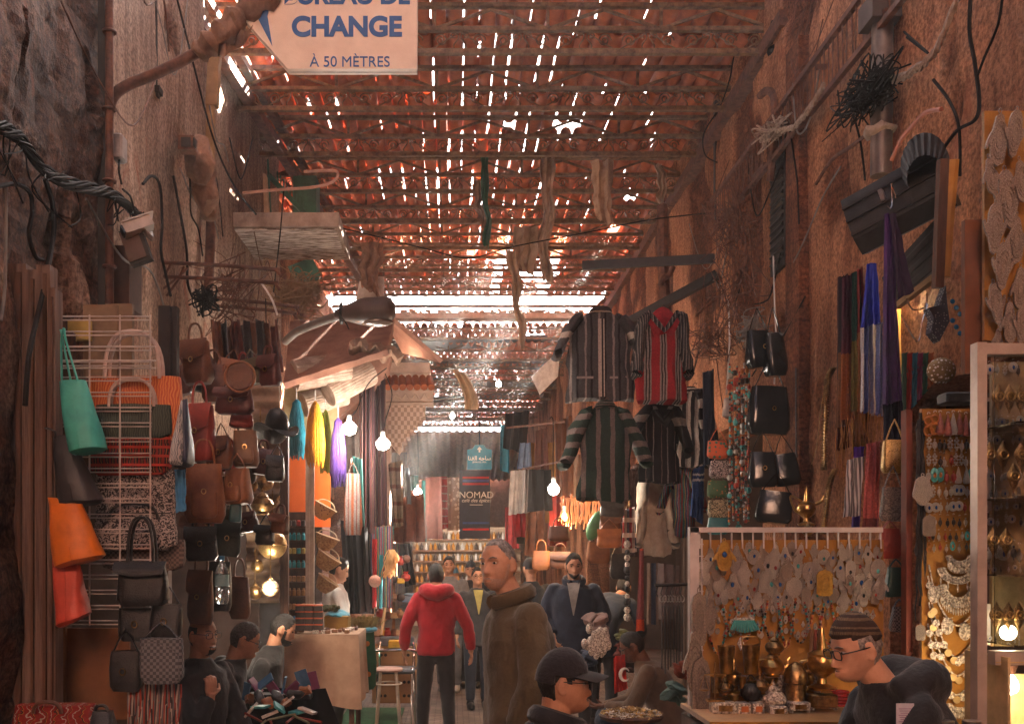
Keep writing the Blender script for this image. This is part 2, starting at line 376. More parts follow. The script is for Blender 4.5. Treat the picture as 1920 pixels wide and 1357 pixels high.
wall('plaster_wall', 'far plaster wall on the left beyond the tiled corbel', XL + .15, 1, 17.6, 44, 0, 6.0, MW_R, .6, .05, 13., step=.16)
wall('plaster_wall', 'alley wall running back past the viewer on the left', XL - .1, 1, -8, 2.6, 0, 6.6, MW_R, .5, .05, 19., step=.2)
m = MB(); m.box((.3, -8.3, 4), (8, .5, 8)); single('house_block', m, mat('house_render', (.45, .27, .2), .9), 'unseen house added across the alley behind the viewer, shutting out low sky', 'house')  # unseen block, added to keep out low sky light from behind
# right side
wall('plaster_wall', 'ochre wall above the right-hand stalls, crossed by ropes and the metal pipe', XR, -1, 3.0, 5.75, 2.62, 9.0, MW_R, .6, .05, 21.)
wall('plaster_wall', 'warm rendered wall with vertical streaks between the scarves and the clothes', XR - .02, -1, 5.75, 8.1, 0, 8.0, MW_R, .66, .045, 23.)
wall('plaster_wall', 'shadowed wall over the hanging striped jackets, tangled with wires', XR + .02, -1, 8.1, 12.2, 2.9, 6.3, MW_R, .55, .06, 27.)
wall('plaster_wall', 'far upper wall on the right behind the slanted black beam', XR + .02, -1, 12.2, 18.2, 2.9, 6.2, MW_R, .5, .06, 31.)
wall('plaster_wall', 'far plaster wall on the right beyond the hanging garments', XR - .1, -1, 18.2, 44, 0, 6.1, MW_R, .5, .06, 33., step=.16)
wall('plaster_wall', 'alley wall running back past the viewer on the right', XR + .1, -1, -8, 3.0, 0, 9.0, MW_R, .5, .05, 35., step=.2)
# dark rooms behind the stalls: back wall, ceiling, piers
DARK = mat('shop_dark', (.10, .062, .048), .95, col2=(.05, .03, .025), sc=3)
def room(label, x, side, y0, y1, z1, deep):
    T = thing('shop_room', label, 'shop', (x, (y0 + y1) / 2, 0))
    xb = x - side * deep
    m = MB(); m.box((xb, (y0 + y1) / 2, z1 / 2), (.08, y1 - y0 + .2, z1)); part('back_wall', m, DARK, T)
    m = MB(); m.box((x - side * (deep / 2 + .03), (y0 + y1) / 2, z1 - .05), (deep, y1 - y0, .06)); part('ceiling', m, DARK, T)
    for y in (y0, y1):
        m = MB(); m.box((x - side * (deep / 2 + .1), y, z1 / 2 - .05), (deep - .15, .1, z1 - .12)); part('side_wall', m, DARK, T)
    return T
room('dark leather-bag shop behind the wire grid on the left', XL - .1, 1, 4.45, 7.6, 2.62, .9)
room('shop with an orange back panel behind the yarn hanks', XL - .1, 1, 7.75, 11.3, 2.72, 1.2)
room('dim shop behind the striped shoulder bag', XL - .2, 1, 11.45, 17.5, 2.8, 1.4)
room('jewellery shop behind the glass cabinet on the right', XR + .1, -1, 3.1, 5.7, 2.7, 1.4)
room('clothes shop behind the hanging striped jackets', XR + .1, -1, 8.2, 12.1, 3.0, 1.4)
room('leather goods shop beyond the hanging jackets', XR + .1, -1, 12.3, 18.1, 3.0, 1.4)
# blocks of houses that close the sides up to the sky
m = MB(); m.box((-5.2, 18, 3.0), (3.0, 52, 6.0)); single('house_block', m, mat('house_render', (.45, .27, .2), .9), 'plain house mass behind the left side of the alley', 'house')
m = MB(); m.box((6.6, 29, 3.05), (4.6, 30, 6.1)); single('house_block', m, mat('house_render', (.45, .27, .2), .9), 'plain low house mass behind the farther right side of the alley', 'house')
m = MB(); m.box((6.6, 10.6, 9.2), (4.6, 13, 18.4)); single('house_block', m, mat('house_render', (.45, .27, .2), .9), 'unseen house mass behind the nearer right side, made tall to block the sun', 'house')  # out of view; its height and length are set to shade the near alley
m = MB(); m.box((6.6, -2.2, 4.5), (4.6, 12.2, 9.0)); single('house_block', m, mat('house_render', (.45, .27, .2), .9), 'house mass behind the jewellery shop on the right', 'house')
# ---- tiled roof over the alley
ZR = CH + 4.62
TILE = mat('terracotta', (.58, .155, .045), .8, col2=(.2, .05, .02), sc=5, bump=.5, bsc=60, spread=.8)
holes = [(1.2, 10.67, .17, .16), (.62, 10.6, .08, .14), (-.55, 14.7, .3, .2), (.74, 15.6, .17, .5), (1.3, 16.5, .24, .5), (1.75, 16.2, .08, .3), (.3, 14.9, .08, .25), (1.0, 13.6, .08, .25), (2.3, 12.9, .12, .3), (2.3, 14.2, .1, .3), (-1.6, 9.0, .14, .3), (-1.75, 8.3, .1, .5)]
SHAFT_SLOTS = {int((x + 2.25) / .142) for x in (.78, 1.62)}      # tile columns left out near the bright gap, opened for the light shafts
def tile_roof(name, label, rows, y0, x0, x1, z, hl, leak, seed):
    rg = random.Random(seed); mb = MB(); per = .142; L = 1.1
    nc = int((x1 - x0) / per)
    for r in range(rows):
        for c in range(nc):
            for up in (0, 1):
                sh = 0.
                bias = math.exp(-((x0 + c * per - .45) / .9) ** 2)
                if up and rg.random() < leak * (.1 + 1.5 * bias): sh = rg.choice((-1, 1)) * rg.uniform(.044, .076)
                for sgm in range(3):
                    xc = x0 + (c + .5 * up) * per + rg.uniform(-.006, .006); ya = y0 + r * L + sgm * L / 3
                    if any(abs(xc - h[0]) < h[2] and abs(ya + .18 - h[1]) < h[3] for h in hl): continue
                    if y0 < 10 and ya > 14.2 and (c in SHAFT_SLOTS or (up and c + 1 in SHAFT_SLOTS)): continue
                    s2 = sh * (1 if rg.random() < .85 else .6)
                    if up and rg.random() < .012 * leak * 4: continue
                    ra, rb = .053, .050; za = z + .08 * sgm / 3 - .04; zb = za + .03
                    n = 7; vs = []
                    for (yy, zz, rr) in ((ya - .03, za, ra), (ya + L / 3 + (.01 if sgm < 2 else .24), zb + (0 if sgm < 2 else .016), rb)):
                        for th in (0, .012):
                            for k in range(n):
                                a = PI * k / (n - 1)
                                zo = (-math.sin(a) * (rr + th) if not up else math.sin(a) * (rr + th) * 1.25 + .02)
                                vs.append((xc + s2 + math.cos(a) * (rr + th), yy, zz + zo))
                    fs = []
                    A, B, C, D = 0, n, 2 * n, 3 * n
                    for k in range(n - 1):
                        fs += [(A + k, A + k + 1, C + k + 1, C + k), (B + k, D + k, D + k + 1, B + k + 1), (A + k, B + k, B + k + 1, A + k + 1)]
                    mb.add(vs, fs)
    return single(name, mb, TILE, label, 'roof')
tile_roof('tile_roof', 'near terracotta tile roof over the alley, slits of daylight between its tiles', 9, 7.62, -2.25, 2.85, ZR, holes, .75, 5)
tile_roof('tile_roof', 'farther, darker terracotta tile roof beyond the bright gap', 13, 18.9, -1.9, 2.6, CH + 4.34, [(1.6, 19.6, .25, .3), (-.6, 27, .2, .3), (.9, 24, .15, .3)], .16, 8)
IRON = mat('dusty_iron', (.26, .15, .075), .75, .0, col2=(.09, .05, .03), sc=20, bump=.2)
RUST = mat('rusty_iron', (.20, .085, .05), .75, .25, col2=(.07, .032, .024), sc=16, bump=.3)
BLKIRON = mat('black_iron', (.03, .026, .024), .55, .3, sc=20)
def scroll_cell(mb, x, z0, z1, y, wd, s=1):
    h = z1 - z0; r0 = .006
    mb.beam((x, y, z1), (x + wd * .5, y, z0), .009); mb.beam((x + wd * .5, y, z0), (x + wd, y, z1), .009)
    for cx, sg in ((.30, 1), (.70, -1)):
        pts = []
        for k in range(26):
            a = k / 25 * 3.4 * PI; r = h * .36 * (1 - k / 25 * .86)
            pts.append((x + wd * cx + sg * r * math.cos(a), y, z0 + h * .56 + r * math.sin(a)))
        mb.tube(pts, r0, 4)
    for cx, sg in ((.06, 1), (.94, -1)):
        pts = [(x + wd * cx + sg * (.02 * math.sin(k / 12 * PI * 2)), y, z0 + h * (k / 12)) for k in range(13)]
        pts += [(x + wd * cx + sg * (.02 + .022 * math.cos(a)), y, z1 - .03 + .022 * math.sin(a)) for a in (PI * .7, PI * .3, 0, -PI * .4, -PI * .8)]
        mb.tube(pts, r0, 4)
def truss(y, label, zb, x0, x1, deco=True):
    T = thing('roof_truss', label, 'roof truss', (0, y, zb), 'trusses carrying the tiled roof')
    zm, zt = zb + .185, zb + .375
    for nm, z, hh in (('bottom_chord', zb, .022), ('middle_chord', zm, .018), ('top_chord', zt, .018)):
        m = MB(); m.box(((x0 + x1) / 2, y, z), (x1 - x0, .05, hh)); m.box(((x0 + x1) / 2, y - .022, z + hh * .8), (x1 - x0, .006, hh)); m.jit(.006, 1.1, y); part(nm, m, IRON, T)
    m = MB(); n = 5; d = (x1 - x0) / n
    for i in range(n):
        a = x0 + i * d; m.beam((a, y + .01, zm + .015), (a + d / 2, y + .01, zt - .015), .022); m.beam((a + d / 2, y + .012, zt - .015), (a + d, y + .01, zm + .015), .022)
    part('zigzag_bracing', m, IRON, T)
    for i in range(1, n): m = MB(); m.box((x0 + i * d, y - .012, (zm + zt) / 2), (.026, .012, zt - zm - .03)); part('post', m, IRON, T)
    if deco:
        m = MB(); k = 9; d = (x1 - x0) / k
        for i in range(k): scroll_cell(m, x0 + i * d, zb + .014, zm - .014, y, d)
        part('scrollwork', m, IRON, T)
    return T
tr = truss(8.14, 'first roof truss from the viewer, beside the exchange sign', CH + 4.1, -2.0, 2.62)
for k in range(1, 9):
    dup(tr, (0, 8.14 + 1.04 * k, CH + 4.1), '%s roof truss from the viewer, its scrollwork under the near tiles' % ORD[k])
t2 = truss(18.55, 'scrollwork girder just beyond the bright gap in the roof', CH + 4.02, -1.9, 2.6)
for k in range(1, 9):
    dup(t2, (0, 18.55 + 1.7 * k, CH + 3.95), '%s truss beyond the bright gap, under the darker far roof' % ORD[k])
m = MB(); m.box((.35, 18.62, CH + 4.44), (4.4, .3, .1))
for i in range(160):
    x = R.uniform(-1.8, 2.5); m.ell((x, 18.5 + R.uniform(-.1, .2), CH + 4.5 + R.uniform(-.01, .03)), (R.uniform(.02, .07), .05, R.uniform(.015, .04)), 6, 4)
single('roof_beam', m, mat('dusty_rubble', (.42, .28, .2), .95, sc=14), 'beam heaped with rubble along the far edge of the bright roof gap', 'beam')
# purlins of the far roof and dark sheet patches
m = MB()
for i in range(5): m.box((.3 + .1 * i, 20.2 + 2.3 * i, CH + 4.28), (4.3, .9, .02), Matrix.Rotation(.05 * (i % 3 - 1), 3, 'Y'))
single('sheet_patch', m, mat('dull_sheet', (.10, .085, .075), .6, .3), 'dark metal sheets laid under the far roof beyond the gap', 'roof sheet')
T = thing('sun_shaft_screen', 'unseen plank screen added above the bright gap to split the sunlight into shafts', 'light screen', (2.4, 20.2, 8.0))  # planks out of view, added only to cut the sun into shafts
for x, wd in ((-1.2, .85), (-.22, .7), (.62, .5), (1.26, .62), (2.0, .5), (2.62, .7), (3.45, .9)): m = MB(); m.box((x + wd / 2, 20.2, 8.2), (wd, 3.2, .03)); part('plank', m, mat('grey_plank', (.3, .22, .16), .9), T)
m = MB(); [m.box((1.5, y, 8.15), (6.4, .06, .06)) for y in (18.9, 21.5)]; part('rails', m, mat('grey_plank', (.3, .22, .16), .9), T)
# lower canopy at the end of the alley
m = MB(); m.sheet(lambda u, v: (-2.2 + 5.2 * u, 33.5 + 10 * v, CH + 4.15 - .9 * v + .05 * math.sin(u * 130)), 140, 8, .01)
single('canopy_roof', m, mat('tan_sheet', (.62, .33, .16), .8, sc=3), 'tan corrugated canopy closing the far end of the alley', 'canopy')
m = MB(); m.box((.3, 44.3, 3), (9, .3, 6.2)); single('end_wall', m, mat('house_render', (.45, .27, .2), .9), 'plain wall closing the far end of the alley', 'wall')
# smoky air
if not globals().get('NOHAZE'):
    hm = bpy.data.materials.new('haze'); hm.use_nodes = True; t = hm.node_tree; t.nodes.remove(t.nodes['Principled BSDF'])
    pv = _n(t, 'ShaderNodeVolumePrincipled'); pv.inputs['Density'].default_value = .0032; pv.inputs['Color'].default_value = (1, .97, .94, 1); pv.inputs['Anisotropy'].default_value = .5
    t.links.new(pv.outputs[0], t.nodes['Material Output'].inputs['Volume'])
    m = MB(); m.box((.3, 18.2, 4.0), (14.4, 53.4, 11.0)); single('haze', m, hm, None, None, kind='stuff', smooth=False)
# ------------------------------------------------------------------ generators for goods and fittings
def rrect(w, h, k=.25, n=16, e=3.2):
    out = []
    for i in range(n):
        a = 2 * PI * (i + .5) / n; c, s = math.cos(a), math.sin(a)
        out.append((abs(c) ** (2 / e) * math.copysign(w / 2, c), abs(s) ** (2 / e) * math.copysign(h / 2, s)))
    return out
def softbox(mb, c, w, dp, h, top=1., topd=1., bulge=.12, n=18, rows=7, e=4., lean=0.):
    """a soft bag-like body, base at c"""
    rings = []; c = V(c)
    for j in range(rows + 1):
        t = j / rows; k = 1 + (top - 1) * t; kd = 1 + (topd - 1) * t; b = 1 + bulge * math.sin(PI * min(1, t * 1.1))
        ed = .82 if j == 0 else 1.
        rings.append([c + V((x * k * ed * (1 + bulge * .2 * math.sin(PI * t)) + lean * t * h, y * kd * b * ed, h * t)) for x, y in rrect(w, dp, n=n, e=e)])
    rings[0] = [c + (p - c) * .96 for p in rings[0]]
    return mb.loft(rings)
def rbox(mb, c, sz, r=.01):
    c = V(c); x, y, z = sz; r = min(r, x / 3, y / 3, z / 3); rings = []
    for zz, q in ((-z / 2, r), (-z / 2 + r, 0), (z / 2 - r, 0), (z / 2, r)):
        a, b = x / 2 - q, y / 2 - q; k = r
        rings.append([c + V(p) for p in ((a - k, -b, zz), (a, -b + k, zz), (a, b - k, zz), (a - k, b, zz), (-a + k, b, zz), (-a, b - k, zz), (-a, -b + k, zz), (-a + k, -b, zz))])
    return mb.loft(rings)
def arc_handle(mb, x0, x1, z0, h, y, r=.007, fl=1., n=14):
    cx = (x0 + x1) / 2; wd = (x1 - x0) / 2
    pts = [(cx - wd * (abs(math.cos(PI * k / n)) ** .75) * math.copysign(1, math.cos(PI * k / n)), y, z0 + h * math.sin(PI * k / n) ** .8) for k in range(n + 1)]
    return mb.tube(pts, r, 6, flat=fl)
GOLD = mat('brass', (.75, .48, .17), .28, 1., col2=(.25, .14, .05), sc=14, bump=.15)
DBRASS = mat('aged_brass', (.5, .3, .12), .38, 1., col2=(.10, .06, .03), sc=22, bump=.3)
SILV = mat('old_silver', (.92, .82, .7), .34, .35, col2=(.26, .21, .17), sc=90, bump=.7, bsc=160, spread=.3)
STEEL = mat('steel', (.55, .52, .5), .3, 1., sc=20)
CHROME = mat('chrome', (.7, .68, .66), .15, 1.)
BLKL = mat('black_leather', (.028, .026, .027), .36, col2=(.012, .012, .013), sc=20, bump=.35, bsc=150)
BRNL = mat('brown_leather', (.17, .065, .032), .48, col2=(.08, .03, .018), sc=8, bump=.3, bsc=120)
TANL = mat('tan_leather', (.33, .125, .045), .5, col2=(.18, .06, .025), sc=7, bump=.3, bsc=120)
REDL = mat('red_leather', (.3, .03, .018), .45, col2=(.16, .016, .012), sc=7, bump=.3, bsc=120)
WOOD = mat('dark_wood', (.13, .055, .03), .7, col2=(.055, .024, .015), sc=6, bump=.4, bsc=30, stretch=(4, 4, .5))
WOODM = mat('mid_wood', (.3, .15, .075), .65, col2=(.16, .075, .035), sc=6, bump=.3, bsc=30, stretch=(4, 4, .5))
PLANK = mat('weathered_plank', (.2, .12, .09), .85, col2=(.085, .048, .036), sc=5, bump=.6, bsc=24, stretch=(5, 5, .35))
WHITE = mat('white_paint', (.75, .7, .64), .4, col2=(.55, .48, .42), sc=12)
CABLE = mat('black_cable', (.014, .011, .010), .8, spec=.15)
GREYC = mat('grey_cable', (.2, .17, .15), .6)
ROPE = mat('rope', (.42, .32, .25), .95, col2=(.22, .15, .11), sc=40, bump=.5)
CORD = mat('white_cord', (.62, .58, .54), .6)
def bag(name, label, cx, cy, w, h, d, m, dp=.09, top=.9, topd=.5, handle='arc', hh=None, hm=None, flap=None, pocket=None, yaw=0., tilt=0., group=None, cat='bag', hr=.007, buckle=False, panel=None, lean=0.):
    """cx, cy, w, h: the body's place in photo pixels at depth d"""
    k = S(d); Wd, H = w * k, h * k; base = W(cx, cy + h / 2, d)
    T = thing(name, label, cat, base, group)
    b = MB(); softbox(b, base, Wd, dp, H, top, topd, .15, lean=lean); b.jit(.006, 9, cx); part('body', b, m, T)
    hm = hm or m; tw = Wd * top
    if handle in ('arc', 'double'):
        hz = (hh or h * .55) * k
        for s_ in ((0,) if handle == 'arc' else (-1, 1)):
            b = MB(); arc_handle(b, base.x + lean * H - tw * .3, base.x + lean * H + tw * .3, base.z + H - .01, hz, base.y - .012 + s_ * dp * topd * .42, hr); part('handle', b, hm, T)
    elif handle == 'strap':
        hz = (hh or h) * k; b = MB()
        b.tube([(base.x - tw * .47, base.y, base.z + H * .92), (base.x - tw * .2, base.y, base.z + H + hz * .6), (base.x, base.y, base.z + H + hz), (base.x + tw * .2, base.y, base.z + H + hz * .6), (base.x + tw * .47, base.y, base.z + H * .92)], hr, 5, flat=.5); part('strap', b, hm, T)
    if flap:
        b = MB(); fh = H * flap[0]; y = base.y - dp * .56
        b.sheet(lambda u, v: (base.x + (u - .5) * Wd * (.98 - .08 * v ** 3), base.y - dp * .5 * topd - .006 - (dp * .5 * (1 - topd) + .012) * math.sin(min(1, v * 1.2) * PI / 2), base.z + H + .008 - fh * v * (1 - .18 * (2 * u - 1) ** 2)), 10, 8, .006); part('flap', b, flap[1] if len(flap) > 1 else m, T)
    if pocket:
        b = MB(); softbox(b, (base.x, base.y - dp * .55, base.z + H * .08), Wd * .62, dp * .45, H * pocket, .95, .7, .15); part('pocket', b, m, T)
    if panel:
        b = MB(); b.box((base.x, base.y - dp * .57 - .004, base.z + H * panel[0]), (Wd * .97, .008, H * panel[1])); b.jit(.004, 9, cx); part('band', b, panel[2], T)
    if buckle:
        b = MB()
        b.tube([(base.x + .012 * math.cos(a), base.y - dp * .62 - .01, base.z + H * .52 + .014 * math.sin(a)) for a in [2 * PI * i / 10 for i in range(10)]], .003, 5, closed=True); part('buckle', b, GOLD, T)
    T.rotation_euler = (0, tilt, yaw); return T
def drape(name, label, tl, tr, bl, br_, d, m, folds=5, amp=.03, group=None, cat='cloth', t=.004, nv=16, d2=None, fringe=None, seed=0., gather=0., rag=0.):
    """hanging cloth; the four corners are photo pixels at depth d (bottom at d2)"""
    d2 = d2 or d
    a, b, c, e = W(*tl, d), W(*tr, d), W(*bl, d2), W(*br_, d2); nu = max(8, folds * 6)
    def fn(u, v):
        p = a.lerp(b, u).lerp(c.lerp(e, u), v); ph = u * folds * 2 * PI + seed
        q = amp * (math.sin(ph) + .35 * math.sin(2.3 * ph + 1 + v * 2)) * (1 - gather * (1 - v))
        if rag: p += V((rag * noise.noise(V((seed, v * 3.5, 1))) * 1.6 + (u - .5) * rag * 1.6 * noise.noise(V((seed + 4, v * 5, 0))), rag * noise.noise(V((u * 3, v * 4, seed))), -rag * 1.3 * v * noise.noise(V((u * 6, seed, 3)))))
        return p + V((.3 * amp * math.sin(ph * 1.3 + v), -q + .012 * noise.noise(V((u * 5 + seed, v * 5, 0))), .004 * math.sin(ph) * v))
    mb = MB(); mb.sheet(fn, nu, nv, t)
    if not fringe: return single(name, mb, m, label, cat, group)
    T = thing(name, label, cat, c.lerp(e, .5), group); part('cloth', mb, m, T)
    f = MB(); n = int((e - c).length / .008)
    for i in range(n):
        u = (i + .5) / n; p = V(fn(u, 1)); L = fringe[0] * S(d) * R.uniform(.7, 1.1)
        f.tube([p, p + V((R.uniform(-.01, .01), -.004, -L * .5)), p + V((R.uniform(-.014, .014), 0, -L))], .0022, 4)
    part('fringe', f, fringe[1], T); return T
def hanger(mb, c, w):
    x, y, z = c; mb.tube([(x - w / 2, y, z - w * .2), (x, y, z), (x + w / 2, y, z - w * .2)], .006, 6)
    mb.tube([(x, y, z), (x, y, z + .05)] + [(x + .018 - .018 * math.cos(a), y, z + .05 + .022 * math.sin(a)) for a in (.6, 1.3, 2.1, 2.8)], .003, 5)
def garment(name, label, cx, y0, y1, w, d, m, ms=None, mt=None, hood=False, sleeve=(.55, .5), yaw=0., group='clothes hung over the stalls on the right', zip_m=None, pocket=None, wires=True, hem=None, v=False, depth=.09):
    """a jacket or tunic on a hanger; y0 shoulder line, y1 hem, w = body width at the hem in photo pixels; sleeve = (outward, down) in body heights"""
    k = S(d); H = (y1 - y0) * k; wd = w * k; top = W(cx, y0, d); base = W(cx, y1, d)
    T = thing(name, label, 'garment', base, group)
    rings = []; n = 30
    for j in range(15):
        t = j / 14; z = base.z + H * t
        if t < .86: hw = wd / 2 * (1 - .06 * t); dd = depth * (1 - .25 * t)
        else: q = (t - .86) / .14; hw = wd / 2 * (.94 - .6 * q ** 1.3); dd = depth * (.78 - .2 * q)
        ring = []
        for i in range(n):
            a = 2 * PI * i / n; s_, c_ = math.sin(a), math.cos(a)
            fo = .02 * math.sin(a * 5 + cx) * (1 - t) + .028 * noise.noise(V((a * 1.6, t * 4, cx)))
            ring.append(V((base.x + (hw + fo) * math.copysign(abs(c_) ** .8, c_), base.y + (dd + fo) * s_, z + .012 * math.cos(a * 3 + 1) * (1 - t) ** 2)))
        rings.append(ring)
    b = MB(); b.loft(rings); b.jit(.035, 5, cx); b.jit(.012, 16, cx); part('torso', b, m, T)
    sh = wd * .44
    for s_ in (-1, 1):
        a = V((top.x + s_ * sh * .8, top.y, top.z - H * .07)); ox, dn = sleeve[:2] if s_ > 0 or len(sleeve) == 2 else sleeve[2:]
        p1 = a + V((s_ * ox * H * .45, -.01, -dn * H * .45)); p2 = a + V((s_ * ox * H * .85, -.02, -dn * H)); p3 = a + V((s_ * ox * H * .88, -.025, -dn * H * 1.04))
        b = MB(); r0 = H * .165
        b.tube(spline([a - V((s_ * .05, 0, -.02)), a, p1, p2, p3], 5), [r0 * .8] * 5 + [r0 * 1.02] * 5 + [r0 * .98] * 5 + [r0 * .92] * 6, 16, flat=.42); b.jit(.03, 5, s_ + cx); b.jit(.012, 16, s_); part('sleeve', b, ms or m, T)
    if hood:
        b = MB(); hz = top.z - H * .02
        b.sheet(lambda u, q: (top.x + (u - .5) * wd * .72 * (1 - .62 * q), top.y - depth * (.55 + .55 * math.sin(PI * min(1, q * 1.15))) - .012, hz + H * .02 - q * H * .3 + .03 * math.cos((u - .5) * 5) + H * .03 * math.cos((u - .5) * PI * 2) * (1 - q)), 14, 8, .012); part('hood', b, mt or m, T)
        b = MB(); b.tube([(top.x - wd * .3, top.y - .06, hz + H * .03), (top.x - wd * .12, top.y - depth - .03, hz - H * .12), (top.x, top.y - depth - .035, hz - H * .2), (top.x + wd * .12, top.y - depth - .03, hz - H * .12), (top.x + wd * .3, top.y - .06, hz + H * .03)], H * .03, 8); part('hood_edge', b, ms or m, T)
    else:
        b = MB(); b.tube([(top.x + wd * .14 * math.cos(q), top.y - .02 + .05 * math.sin(q), top.z + H * .005 - .02 * math.sin(q)) for q in [2 * PI * i / 16 for i in range(16)]], H * .035, 8, closed=True); part('collar', b, ms or m, T)
    if zip_m:
        b = MB(); b.sheet(lambda u, q: (top.x + (u - .5) * wd * .1, base.y - depth * (.62 + .42 * q) - .014, top.z - H * .08 - q * H * .9), 3, 10, .006); part('placket', b, zip_m, T)
    if pocket:
        for s_ in (-1, 1):
            b = MB(); b.box((base.x + s_ * wd * .26, base.y - depth * .94 - .008, base.z + H * .24), (wd * .26, .012, H * .025)); part('pocket', b, pocket, T)
    b = MB(); hanger(b, (top.x, top.y, top.z + .01), wd * .7); part('hanger', b, CHROME, T)
    T.rotation_euler = (0, 0, yaw); return T
def cable(name, label, pts, r, m=None, cat='cable', group=None, n=6, sp=8):
    mb = MB(); mb.tube(spline(pts, sp), r, n); return single(name, mb, m or CABLE, label, cat, group)
def PX(px, py, x):
    """point on the plane x=const that shows at photo pixel (px, py)"""
    d = x * F / (px - VX); return W(px, py, d)
def bundle(name, label, pts, n, spread, r, m, cat='cable', twist=3., stray=0):
    """a twisted bundle: each strand its own piece of one rope"""
    base = spline(pts, 8); mb = MB()
    for k in range(n):
        q = []; a0 = 2 * PI * k / n; rr = spread * (1 if k % 3 else .45)
        for i, p in enumerate(base):
            a = a0 + twist * i / len(base) * 2 * PI
            q.append(p + V((rr * math.cos(a) * .6, rr * math.cos(a + 1) * .6, rr * math.sin(a))))
        mb.tube(q, r, 5)
    for k in range(stray):
        p = R.choice(base); mb.tube(spline([p, p + V((R.uniform(-.05, .05), R.uniform(-.12, .12), R.uniform(-.2, .0))), p + V((R.uniform(-.05, .05), R.uniform(-.2, .2), R.uniform(-.3, .05)))], 5), r * .5, 4)
    return single(name, mb, m, label, cat)
def tangle(name, label, c, rad_, n, r, m, seed, cat='cable'):
    rg = random.Random(seed); mb = MB()
    for k in range(n):
        pts = [V(c) + V((rg.gauss(0, 1) * rad_[0], rg.gauss(0, 1) * rad_[1], rg.gauss(0, 1) * rad_[2])) for _ in range(5)]
        mb.tube(spline(pts, 7), r * rg.uniform(.6, 1.4), 4)
    return single(name, mb, m, label, cat)
def text(parent, name, s, loc, size, m, bold=0., align='CENTER', ext=.002, label=None, sx=1., shear=0., yaw=0.):
    cu = bpy.data.curves.new(name, 'FONT'); cu.body = s; cu.size = size; cu.align_x = align; cu.align_y = 'CENTER'; cu.extrude = ext; cu.offset = bold; cu.shear = shear
    o = bpy.data.objects.new(name, cu); COL.objects.link(o); dg = bpy.context.evaluated_depsgraph_get()
    me = bpy.data.meshes.new_from_object(o.evaluated_get(dg)); bpy.data.objects.remove(o); me.materials.clear(); me.materials.append(m)
    o = bpy.data.objects.new(name, me); COL.objects.link(o); o.parent = parent
    o.location = V(loc) - wloc(parent); o.rotation_euler = (PI / 2, 0, yaw); o.scale = (sx, 1, 1); return o
# ------------------------------------------------------------------ left wall: fittings above the stalls
SIGNW = mat('sign_white', (.92, .78, .64), .45, col2=(.8, .66, .53), sc=7)
BLUE = mat('sign_blue', (.015, .10, .36), .5, col2=(.02, .14, .42), sc=30)
m = MB(); m.tube([PX(205, -80, XL + .09), PX(205, 300, XL + .09), PX(205, 570, XL + .08)], .022, 10); 
for py in (60, 205, 340, 500): m.tube([PX(205, py, XL + .09) + V((.03 * math.cos(a), .03 * math.sin(a), 0)) for a in [2 * PI * i / 10 for i in range(10)]], .009, 6, closed=True)
single('rusty_pipe', m, RUST, 'rusty pipe running down the left wall past the foot of the sign arm', 'pipe')
m = MB(); m.box(PX(196, 250, XL + .03), (.05, .07, 2.6)); single('wall_channel', m, BLKIRON, 'black cable channel beside the rusty pipe on the left wall', 'cable channel')
T = thing('hanging_sign', 'white arrow-shaped exchange office sign with blue lettering under the roof', 'sign', W(640, 40, 5.5))
D0 = 5.5
def sg(px, py): p = W(px, py, D0); return (p.x, p.z)
m = MB(); m.prism([sg(456, 38), sg(541, 135), sg(782, 135), sg(782, -59), sg(541, -59)], .07, (0, D0, 0)); part('sign_panel', m, SIGNW, T, ang=20)
m = MB(); m.prism([sg(484, 38), sg(513, 94), sg(504, 38), sg(513, -18)], .004, (0, D0 - .038, 0)); part('arrow', m, BLUE, T)
for s_, px, py, sz, bo, sx in (('BUREAU DE', 650, -6, .125, .0045, 1.05), ('CHANGE', 650, 52, .148, .006, .99), ('À 50 MÈTRES', 656, 117, .082, 0., .95)):
    text(T, 'lettering', s_, W(px, py, D0 - .037), sz, BLUE, bo, sx=sx)
m = MB(); m.tube([W(541, 136, D0 - .03), W(782, 136, D0 - .03), W(783, -59, D0 - .03)], .004, 4); part('edge_trim', m, WHITE, T)
T = thing('sign_arm', 'bent iron arm wrapped in brown sacking that holds the exchange sign', 'bracket', W(212, 190, 5.5))
m = MB(); m.tube(spline([W(203, 215, 5.5), W(212, 182, 5.48), W(240, 160, 5.46), (W(300, 135, 5.46)), W(372, 97, 5.48), W(470, 30, 5.5)], 6), .030, 10); part('arm', m, RUST, T)
SACK = mat('sacking', (.34, .2, .13), .95, col2=(.16, .085, .055), sc=10, bump=.6)
m = MB(); m.tube(spline([W(368, 100, 5.42), W(395, 78, 5.42), W(440, 38, 5.43), W(490, 0, 5.44), W(540, -40, 5.44)], 6), [.045 + .03 * abs(math.sin(i * .9)) for i in range(25)], 12); m.jit(.03, 11, 3); part('wrapping', m, SACK, T)
m = MB(); m.sheet(lambda u, v: W(395 + 80 * u, 84 - 40 * u + 40 * v * math.sin(PI * u) + 8 * math.sin(u * 9), 5.44 + .03 * math.sin(u * 14)), 14, 6, .006); part('loose_rag', m, SACK, T)
m = MB(); m.tube([W(291, -60, 6.5), W(291, 165, 6.5)], .016, 8); m.box(W(291, 171, 6.5), (.08, .08, .04)); m.box(W(291, 178, 6.5), (.05, .05, .03)); single('black_rod', m, BLKIRON, 'black rod with a square foot on the pale plaster, left of the exchange sign', 'rod')
